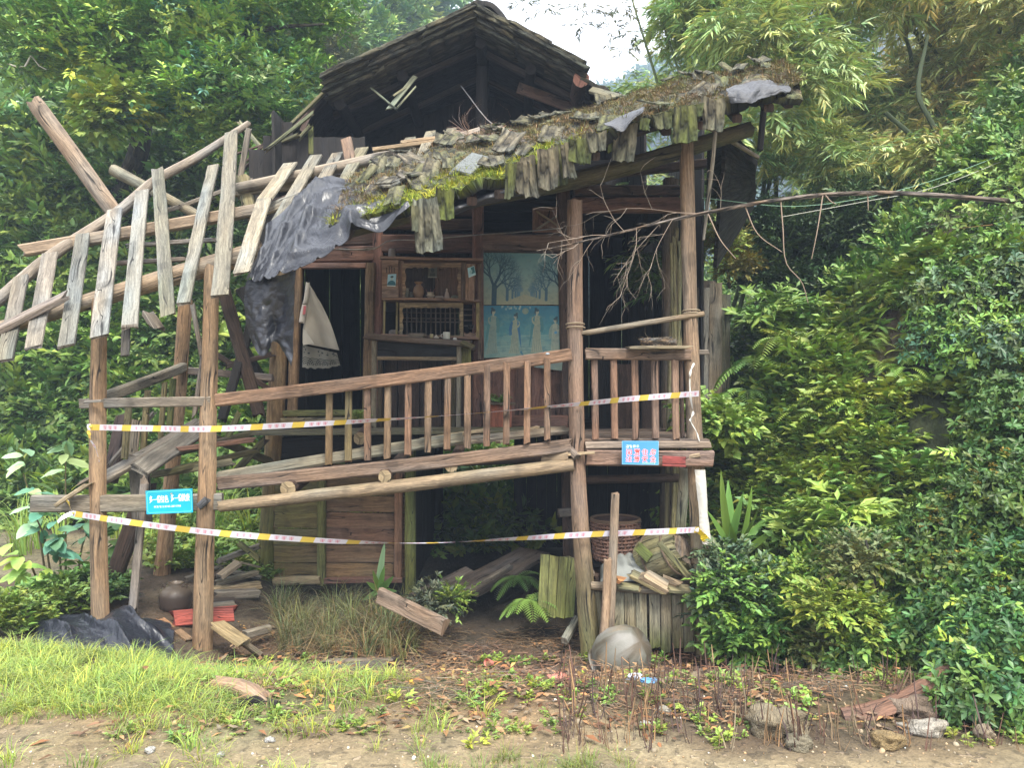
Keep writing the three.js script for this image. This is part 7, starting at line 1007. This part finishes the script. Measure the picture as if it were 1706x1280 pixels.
// glossy shrubs in front, with small yellow flowers
const flower = (() => { const g = new Geo(); for (let k = 0; k < 9; k++) { const b = rdir(0.1, 1).multiplyScalar(0.018); for (let j = 0; j < 4; j++) leaf(g, b, rdir(0, 1), V(0.3, 1, 0.2), 0.012, 0.009, [0.42, 0.36, 0.06], {}); } return g.done(); })();
function glossy(label, blobs, base, flowers, cols) {
  const cc = cols ?? [[0.07, 0.155, 0.04], [0.09, 0.18, 0.045], [0.12, 0.21, 0.05], [0.06, 0.13, 0.035]];
  const t = bush('glossy_shrub', label, 'shrub', K.whorl, M.gloss, blobs.map(([px, py, d, r, n]) => [[px, py, d], [r, r * 0.8, r * 0.8], n * 0.8 | 0, cc, 0.95]), [[base, P(blobs[0][0], blobs[0][1], blobs[0][2]), [0.025, 0.01]], [base.clone().add(V(0.06, 0, 0)), P(blobs[1][0], blobs[1][1], blobs[1][2]), [0.02, 0.008]]]);
  const l2 = []; for (const [px, py, d, r, n] of blobs) blob([px, py, d], [r * 0.98, r * 0.8, r * 0.8], n * 0.4 | 0, [G.mid, G.light, [0.1, 0.17, 0.05]], 0.9, l2); field(t, 'young_leaves', K.small, M.gloss, l2);
  const st = []; for (let k = 0; k < 14; k++) { const [px, py, d, r] = blobs[k % blobs.length], c = P(px, py, d), o = rdir(0.1, 1).multiplyScalar(r * 1.1); st.push(pole([c.clone().add(V(0, -r, 0)), c.clone().addScaledVector(o, 0.5), c.add(o)], [0.006, 0.003], { c: [0.16, 0.12, 0.07], n: 4, seg: 5 })); } part(t, 'stem', st, M.dry);
  if (flowers) { const l = []; for (let k = 0; k < flowers; k++) { const [px, py, d, r] = blobs[Math.floor(rnd() * blobs.length)], o = rdir(0, 1); o.z = Math.abs(o.z); l.push([P(px, py, d).add(V(o.x * r, o.y * r * 0.85, o.z * r * 0.85)), 1.2, vary(W1, 0.2), 0.5]); } field(t, 'blossom', flower, M.leaf, l); }
  return t;
}
glossy('large glossy shrub with yellow flowers, in the middle right', [[1610, 900, 5.2, 0.38, 110], [1670, 850, 5.1, 0.36, 100], [1520, 960, 5.2, 0.3, 90], [1600, 990, 5.0, 0.36, 110], [1440, 950, 5.4, 0.26, 60]], HB(1580, 5.4), 210);
glossy('glossy shrub at the right edge below the pale evergreen', [[1695, 740, 5.4, 0.34, 100], [1705, 820, 5.1, 0.34, 90], [1660, 770, 5.5, 0.26, 60], [1690, 670, 5.8, 0.26, 60]], HB(1690, 5.5), 70);
glossy('dark glossy shrub at the right edge beside the curved bark', [[1655, 1050, 4.5, 0.3, 90], [1690, 1130, 4.1, 0.28, 80], [1640, 1120, 4.2, 0.22, 60], [1625, 1175, 3.95, 0.16, 40], [1690, 980, 4.7, 0.3, 80], [1570, 1050, 4.9, 0.26, 60]], HB(1670, 4.3), 30, [[0.05, 0.14, 0.045], [0.07, 0.16, 0.05], G.deep]);
glossy('glossy shrub over the left end of the curved bark', [[1500, 1050, 5.1, 0.3, 90], [1450, 1110, 5.0, 0.25, 70], [1520, 1120, 4.9, 0.24, 60], [1480, 980, 5.3, 0.28, 60]], HB(1490, 5.1), 30);
bush('drooping_shrub', 'yellow-green shrub with rows of drooping leaves in the glossy thicket', 'shrub', K.small, M.leaf, [[[1420, 940, 5.1], [0.16, 0.2, 0.15], 24, G.olive, 0.9], [[1400, 1020, 5.0], [0.22, 0.2, 0.15], 34, G.lime, 0.9], [[1450, 1060, 5.0], [0.2, 0.2, 0.15], 28, G.light, 0.9], [[1370, 1090, 5.1], [0.2, 0.14, 0.15], 26, G.olive, 0.85]], [[P(1442, 900, 5.1), P(1460, 980, 5.0), P(1484, 1110, 4.95), [0.008, 0.007, 0.005]]]);
bush('roundish_shrub', 'bluish shrub climbing around the right corner post', 'shrub', K.small, M.gloss, [[[1212, 995, 5.6], [0.14, 0.26, 0.16], 34, [[0.08, 0.14, 0.08], G.mid], 1.0], [[1265, 1005, 5.6], [0.22, 0.26, 0.2], 50, [[0.09, 0.16, 0.07], G.mid], 1.0], [[1235, 1065, 5.5], [0.2, 0.17, 0.2], 34, [G.mid, G.deep], 1.0], [[1205, 935, 5.8], [0.12, 0.12, 0.12], 12, [0.11, 0.18, 0.1], 0.9]], [[HB(1215, 5.6), P(1215, 1000, 5.6), [0.02, 0.01]]]);
bush('roundish_shrub', 'mid-green shrub between the post shrub and the drooping shrub', 'shrub', K.small, M.gloss, [[[1325, 990, 5.6], [0.26, 0.24, 0.25], 60, [G.mid, G.light], 1.0], [[1315, 1050, 5.4], [0.26, 0.18, 0.25], 50, [G.deep, G.mid], 1.0], [[1375, 960, 5.7], [0.22, 0.18, 0.2], 34, [G.mid, G.light], 1.0]], [[HB(1320, 5.6), P(1320, 980, 5.6), [0.02, 0.01]]]);
// bamboo grove
{
  const rows = [];
  for (let px = 1105; px < 1790; px += 74) for (let py = -50; py < 370; py += 66) { const jx = px + rr(-30, 30), jy = py + rr(-26, 26); if (jx < 1140 && jy < 140) continue; if (jx < 1330 && jy > 330) continue; if (jx < 1350 && jy > 120 && jy < 200) { rows.push([jx, jy, rr(10.5, 12.5)]); continue; } rows.push([jx, jy, rr(8.8, 12)]); }
  rows.push([1110, 165, 12], [1060, 178, 12.5], [1160, 70, 11], [1160, 20, 10.6]);
  const where = ['leftmost bamboo leaning towards the gap of sky', 'bamboo rising just behind the right end of the porch roof', 'bamboo in the middle of the grove above the dark evergreen', 'bamboo with two bare dark culms, right of the grove centre', 'yellowish bamboo near the right edge of the grove', 'bamboo at the far right edge'];
  where.forEach((lab, k) => {
    const lo = 1000 + k * 125, hi = lo + 125, mine = rows.filter(([x]) => x >= lo && (x < hi || k === 5)), cx = (lo + hi) / 2;
    const base = HB(cx + 60, 11.6, -0.1), t = thing('bamboo', lab, 'bamboo', base, undefined), l = [];
    for (const [x, y, d] of mine) blob([x, y, d], [0.62, 0.42, 0.6], x < 1130 ? 15 : 30, x > 1480 ? [[0.5, 0.57, 0.22], [0.43, 0.54, 0.19], [0.52, 0.53, 0.24]] : [[0.4, 0.57, 0.22], [0.35, 0.53, 0.2], [0.46, 0.58, 0.24]], 0.95, l, { lo: -0.8 });
    for (let j = 0; j < 3; j++) { const e = P(cx - 20 + j * 50, -40 + j * 40, 10.4), b = base.clone().add(V(rr(-0.5, 0.5), 0, rr(-0.4, 0.4))); part(t, 'culm', pole([b, b.clone().lerp(e, 0.5).add(V(0.5, 0.6, 0)), e], [0.035, 0.03, 0.01], { c: [0.1, 0.13, 0.05], n: 7 }), M.dry); }
    if (k === 3) { part(t, 'culm', pole([[1580, 276, 8.8], [1530, 235, 8.8], [1475, 188, 8.9]], [0.03, 0.03, 0.025], { c: [0.035, 0.05, 0.02], n: 7 }), M.dry); part(t, 'culm', pole([[1582, 272, 8.8], [1552, 205, 8.9], [1530, 160, 9], [1545, 60, 9.4]], [0.03, 0.03, 0.03, 0.02], { c: [0.035, 0.05, 0.02], n: 7 }), M.dry); }
    field(t, 'leaves', K.bamboo, M.leaf, l);
  });
  const t = thing('bamboo_spray', 'thin bamboo sprays hanging from above against the bright sky', 'bamboo', P(1000, -60, 7.5)), l = [], st = [];
  for (const [x, y] of [[870, 5], [905, 10], [960, 8], [965, 40], [1010, 20], [1020, 45], [1035, 10], [1050, 55], [1040, 80], [985, 12]]) { const p = P(x, y, 7.6); l.push([p, 0.42, vary([0.13, 0.17, 0.09], 0.2), 0.3]); st.push(pole([P(x + 25, -70, 7.6), P(x + 8, y - 30, 7.6), p], [0.004, 0.003, 0.002], { c: [0.2, 0.2, 0.1], n: 4, seg: 6 })); }
  part(t, 'twig', st, M.dry); field(t, 'leaves', K.bamboo, M.leaf, l);
}
bush('mossy_shrub', 'bright yellow-green tuft behind the right corner post below the side roof', 'shrub', K.small, M.leaf, [[[1205, 410, 8.6], [0.3, 0.25, 0.3], 60, [G.yell, G.lime], 0.7], [[1235, 445, 8.5], [0.22, 0.15, 0.2], 30, G.yell, 0.7], [[1195, 375, 8.8], [0.22, 0.2, 0.2], 26, G.olive, 0.7]], [[P(1215, 480, 8.8), P(1210, 420, 8.7), [0.02, 0.01]]]);
{ const p = P(1690, 420, 6.9), t = thing('dry_grass', 'straw-coloured hanging grass at the right edge under the bamboo', 'grass clump', p); field(t, 'blades', K.tall, M.dry, Array.from({ length: 10 }, () => [p.clone().add(V(rr(-0.25, 0.2), rr(-0.35, 0.35), rr(-0.2, 0.2))), 0.6, vary([0.3, 0.22, 0.11], 0.25), 1.2])); }
{ const L = []; for (let k = 0; k < 60; k++) { const px = rr(1430, 1600), py = rr(530, 660), d = 7.3; L.push([P(px, py, d + rr(-0.2, 0.3)), 1.2, vary([0.2, 0.15, 0.08], 0.3), 1.5]); } stuff('dead_roots', K.straw, M.dry, L, 'brown hanging roots and dead grass on the bare part of the bank', 'roots'); }
// under and before the house
{ const p = HB(545, 6.2), t = thing('grass_clump', 'dense mound of grass and dry stems before the lower wall', 'grass clump', p); const l = [], l2 = []; for (let k = 0; k < 150; k++) { const px = rr(455, 690), d = rr(5.9, 6.9), x = Xd(px, d); l.push([V(x, H(x, d), -d), rr(0.3, 0.55), vary(rnd() < 0.5 ? G.olive : [0.14, 0.15, 0.06], 0.3), 0.25]); if (k % 2) l2.push([V(x, H(x, d) - 0.02, -d), rr(0.8, 1.4), vary([0.2, 0.15, 0.08], 0.3), 0.6]); } field(t, 'blades', K.tall, M.grass, l); field(t, 'dry_blades', K.straw, M.dry, l2); }
{ // pointed pale-edged plant at the lower wall
  const t = thing('pointed_leaf_plant', 'young plant with one tall pointed leaf in front of the lower wall', 'plant', P(632, 1000, 6.8)), b = P(632, 985, 6.8);
  for (const [px, py, w] of [[637, 905, 0.07], [612, 970, 0.05], [655, 962, 0.06], [605, 1000, 0.05], [660, 985, 0.05], [640, 945, 0.05], [622, 952, 0.045]]) { const g = new Geo(), dir = P(px, py, 6.7).sub(b); leaf(g, b.clone(), dir, V(rr(-0.6, 0.6), 0.3, 1), dir.length(), w, vary(py < 910 ? G.pale : G.mid, 0.2), { big: true, shape: 0.42, droop: 0.1 }); part(t, 'leaf', g.done(), M.leaf); }
}
bush('spiky_weed', 'grey-green weed right of the fallen plank under the floor', 'weeds', K.fine, M.leaf, [[[718, 1010, 6.2], [0.2, 0.12, 0.15], 20, [0.1, 0.14, 0.09], 0.6], [[755, 1000, 6.2], [0.14, 0.1, 0.12], 10, G.light, 0.6]], []);
bush('dark_weeds', 'leafy weeds lit at the far opening under the floor', 'weeds', K.ivy, M.leaf, [[[800, 850, 12.4], [0.5, 0.35, 0.25], 50, [G.light, G.mid], 1.0], [[755, 830, 12.6], [0.3, 0.4, 0.25], 26, G.light, 1.0], [[835, 830, 12.2], [0.35, 0.35, 0.25], 24, G.lime, 1.0]], []);
bush('bamboo_shoots', 'dim leafy bamboo hanging in the dark right-hand room', 'bamboo', K.bamboo, M.leaf, [[[1068, 450, 8.3], [0.26, 0.5, 0.25], 26, [G.mid, G.deep], 0.6]], [[P(1075, 560, 8.4), P(1072, 480, 8.35), P(1066, 420, 8.3), [0.008, 0.006, 0.004]]]);
{ // grass and small weeds on the verge
  const L = [], Wd = [];
  for (let k = 0; k < 4600; k++) { const d = rr(3.3, 5.15), x = rr(-0.69 * d, -0.1), e = sm(-0.7, -2.0, x - 0.3 * (d - 4.4) + 1.4 * (fb(x * 1.6, d * 1.6, 4) - 0.5)), dn = e * sm(3.5, 4.4, d + 1.1 * (fb(x * 2.2, d * 2.2, 1) - 0.5)) * sm(0.28, 0.5, fb(x * 3.5, d * 3.5, 15)); if (rnd() > dn) { if (rnd() < 0.975) continue; } L.push([V(x, H(x, d), -d), rr(0.35, 1.05), vary(rnd() < 0.6 ? [0.31, 0.42, 0.07] : [0.22, 0.34, 0.06], 0.3), 0.25]); }
  for (let k = 0; k < 60; k++) { const d = rr(3.25, 3.5), x = Xd(rr(700, 1050), d); L.push([V(x, H(x, d), -d), rr(0.3, 0.7), vary([0.18, 0.24, 0.05], 0.3), 0.3]); }
  stuff('grass', K.tuft, M.grass, L, 'bright yellow-green grass on the verge at the lower left', 'grass');
  for (let k = 0; k < 900; k++) { const d = rr(3.6, 6.0), x = rr(-1.9, 2.8), n = fb(x * 2.2, d * 2.2, 12); if (n < 0.5) continue; Wd.push([V(x, H(x, d) - 0.01, -d), rr(0.35, 0.75), vary(rnd() < 0.6 ? G.lime : G.light, 0.3), 0.2]); }
  stuff('weeds', K.herb, M.leaf, Wd, 'scattered small weeds on the brown soil before the house', 'weeds');
  // dry twigs, fallen leaves, stubble, gravel
  const tw = (() => { const g = new Geo(); for (let k = 0; k < 16; k++) { const a = rr(0, 6.283), c = V(rr(-0.12, 0.12), rr(0, 0.03), rr(-0.12, 0.12)), d = V(Math.cos(a), rr(-0.15, 0.15), Math.sin(a)).multiplyScalar(rr(0.025, 0.085)); twig(g, c.clone().sub(d), c.add(d), rr(0.001, 0.0024), vary(W1, 0.35)); } return g.done(); })();
  const fl = (() => { const g = new Geo(); for (let k = 0; k < 9; k++) leaf(g, V(rr(-0.15, 0.15), rr(0.004, 0.02), rr(-0.15, 0.15)), rdir(-0.15, 0.3), V(rr(-0.3, 0.3), 1, rr(-0.3, 0.3)), rr(0.03, 0.07), rr(0.015, 0.03), vary(W1, 0.4), {}); return g.done(); })();
  const T = [], Fl = [];
  for (let k = 0; k < 520; k++) { const d = rr(3.95, 6.6), x = rr(-1.7, 2.6), n = fb(x * 1.5, d * 1.5, 31); T.push([V(x, H(x, d) + 0.005, -d), rr(0.7, 1.3), vary(n > 0.55 ? [0.17, 0.115, 0.09] : [0.22, 0.17, 0.12], 0.3), 0.15]); }
  for (let k = 0; k < 700; k++) { const d = rr(3.7, 6.4), x = rr(-2.2, 2.8); Fl.push([V(x, H(x, d) + 0.004, -d), rr(0.7, 1.2), vary(rnd() < 0.06 ? [0.38, 0.25, 0.09] : rnd() < 0.5 ? [0.25, 0.165, 0.095] : [0.15, 0.09, 0.055], 0.3), 0.15]); }
  stuff('dry_twigs', tw, M.dry, T, 'reddish-brown dry twigs matted on the soil before the house', 'twigs'); stuff('fallen_leaves', fl, M.dry, Fl, 'fallen brown and yellow leaves scattered over the soil', 'leaves');
  const sg = (() => { const g = new Geo(); const p = V(0, 0, 0), e = V(0.008, 0.22, 0.004); twig(g, p, V(0.012, 0.1, 0.0), 0.0055, W1); twig(g, V(0.012, 0.1, 0), e, 0.0048, W1); twig(g, V(0.02, 0, 0.02), V(0.032, 0.13, 0.015), 0.004, [0.8, 0.8, 0.8]); twig(g, V(-0.015, 0, 0.01), V(-0.04, 0.075, 0.03), 0.004, [1.2, 1.2, 1.2]); return g.done(); })();
  const S = [];
  for (let k = 0; k < 460; k++) { const px = rr(930, 1700), d = rr(3.55, 4.7) , x = Xd(px, d), n = fb(x * 3, d * 3, 17); if (n < 0.42 && rnd() < 0.7) continue; S.push([V(x, H(x, d) - 0.01, -d), rr(0.35, 1.05), vary(rnd() < 0.6 ? [0.1, 0.06, 0.05] : [0.24, 0.17, 0.1], 0.3), 0.32]); }
  stuff('dry_stubble', sg, M.dry, S, 'dark dry stalk stubble standing along the lower right', 'stubble');
  const gs = stone(0.010, [1, 1, 1], [1, 0.7, 1], 1), Gr = [];
  for (let k = 0; k < 1500; k++) { const d = lerp(3.1, 4.6, rnd() ** 1.4), x = Xd(rr(-40, 1740), d); Gr.push([V(x, H(x, d) + 0.001, -d), rnd() < 0.06 ? rr(1, 1.7) : rr(0.2, 0.7), vary(rnd() < 0.12 ? [0.55, 0.52, 0.46] : [0.34, 0.26, 0.17], 0.25), 1]); }
  stuff('gravel', gs, M.pebble, Gr, 'fine gravel scattered on the sandy verge', 'gravel');
}
renderer.render(scene, camera);
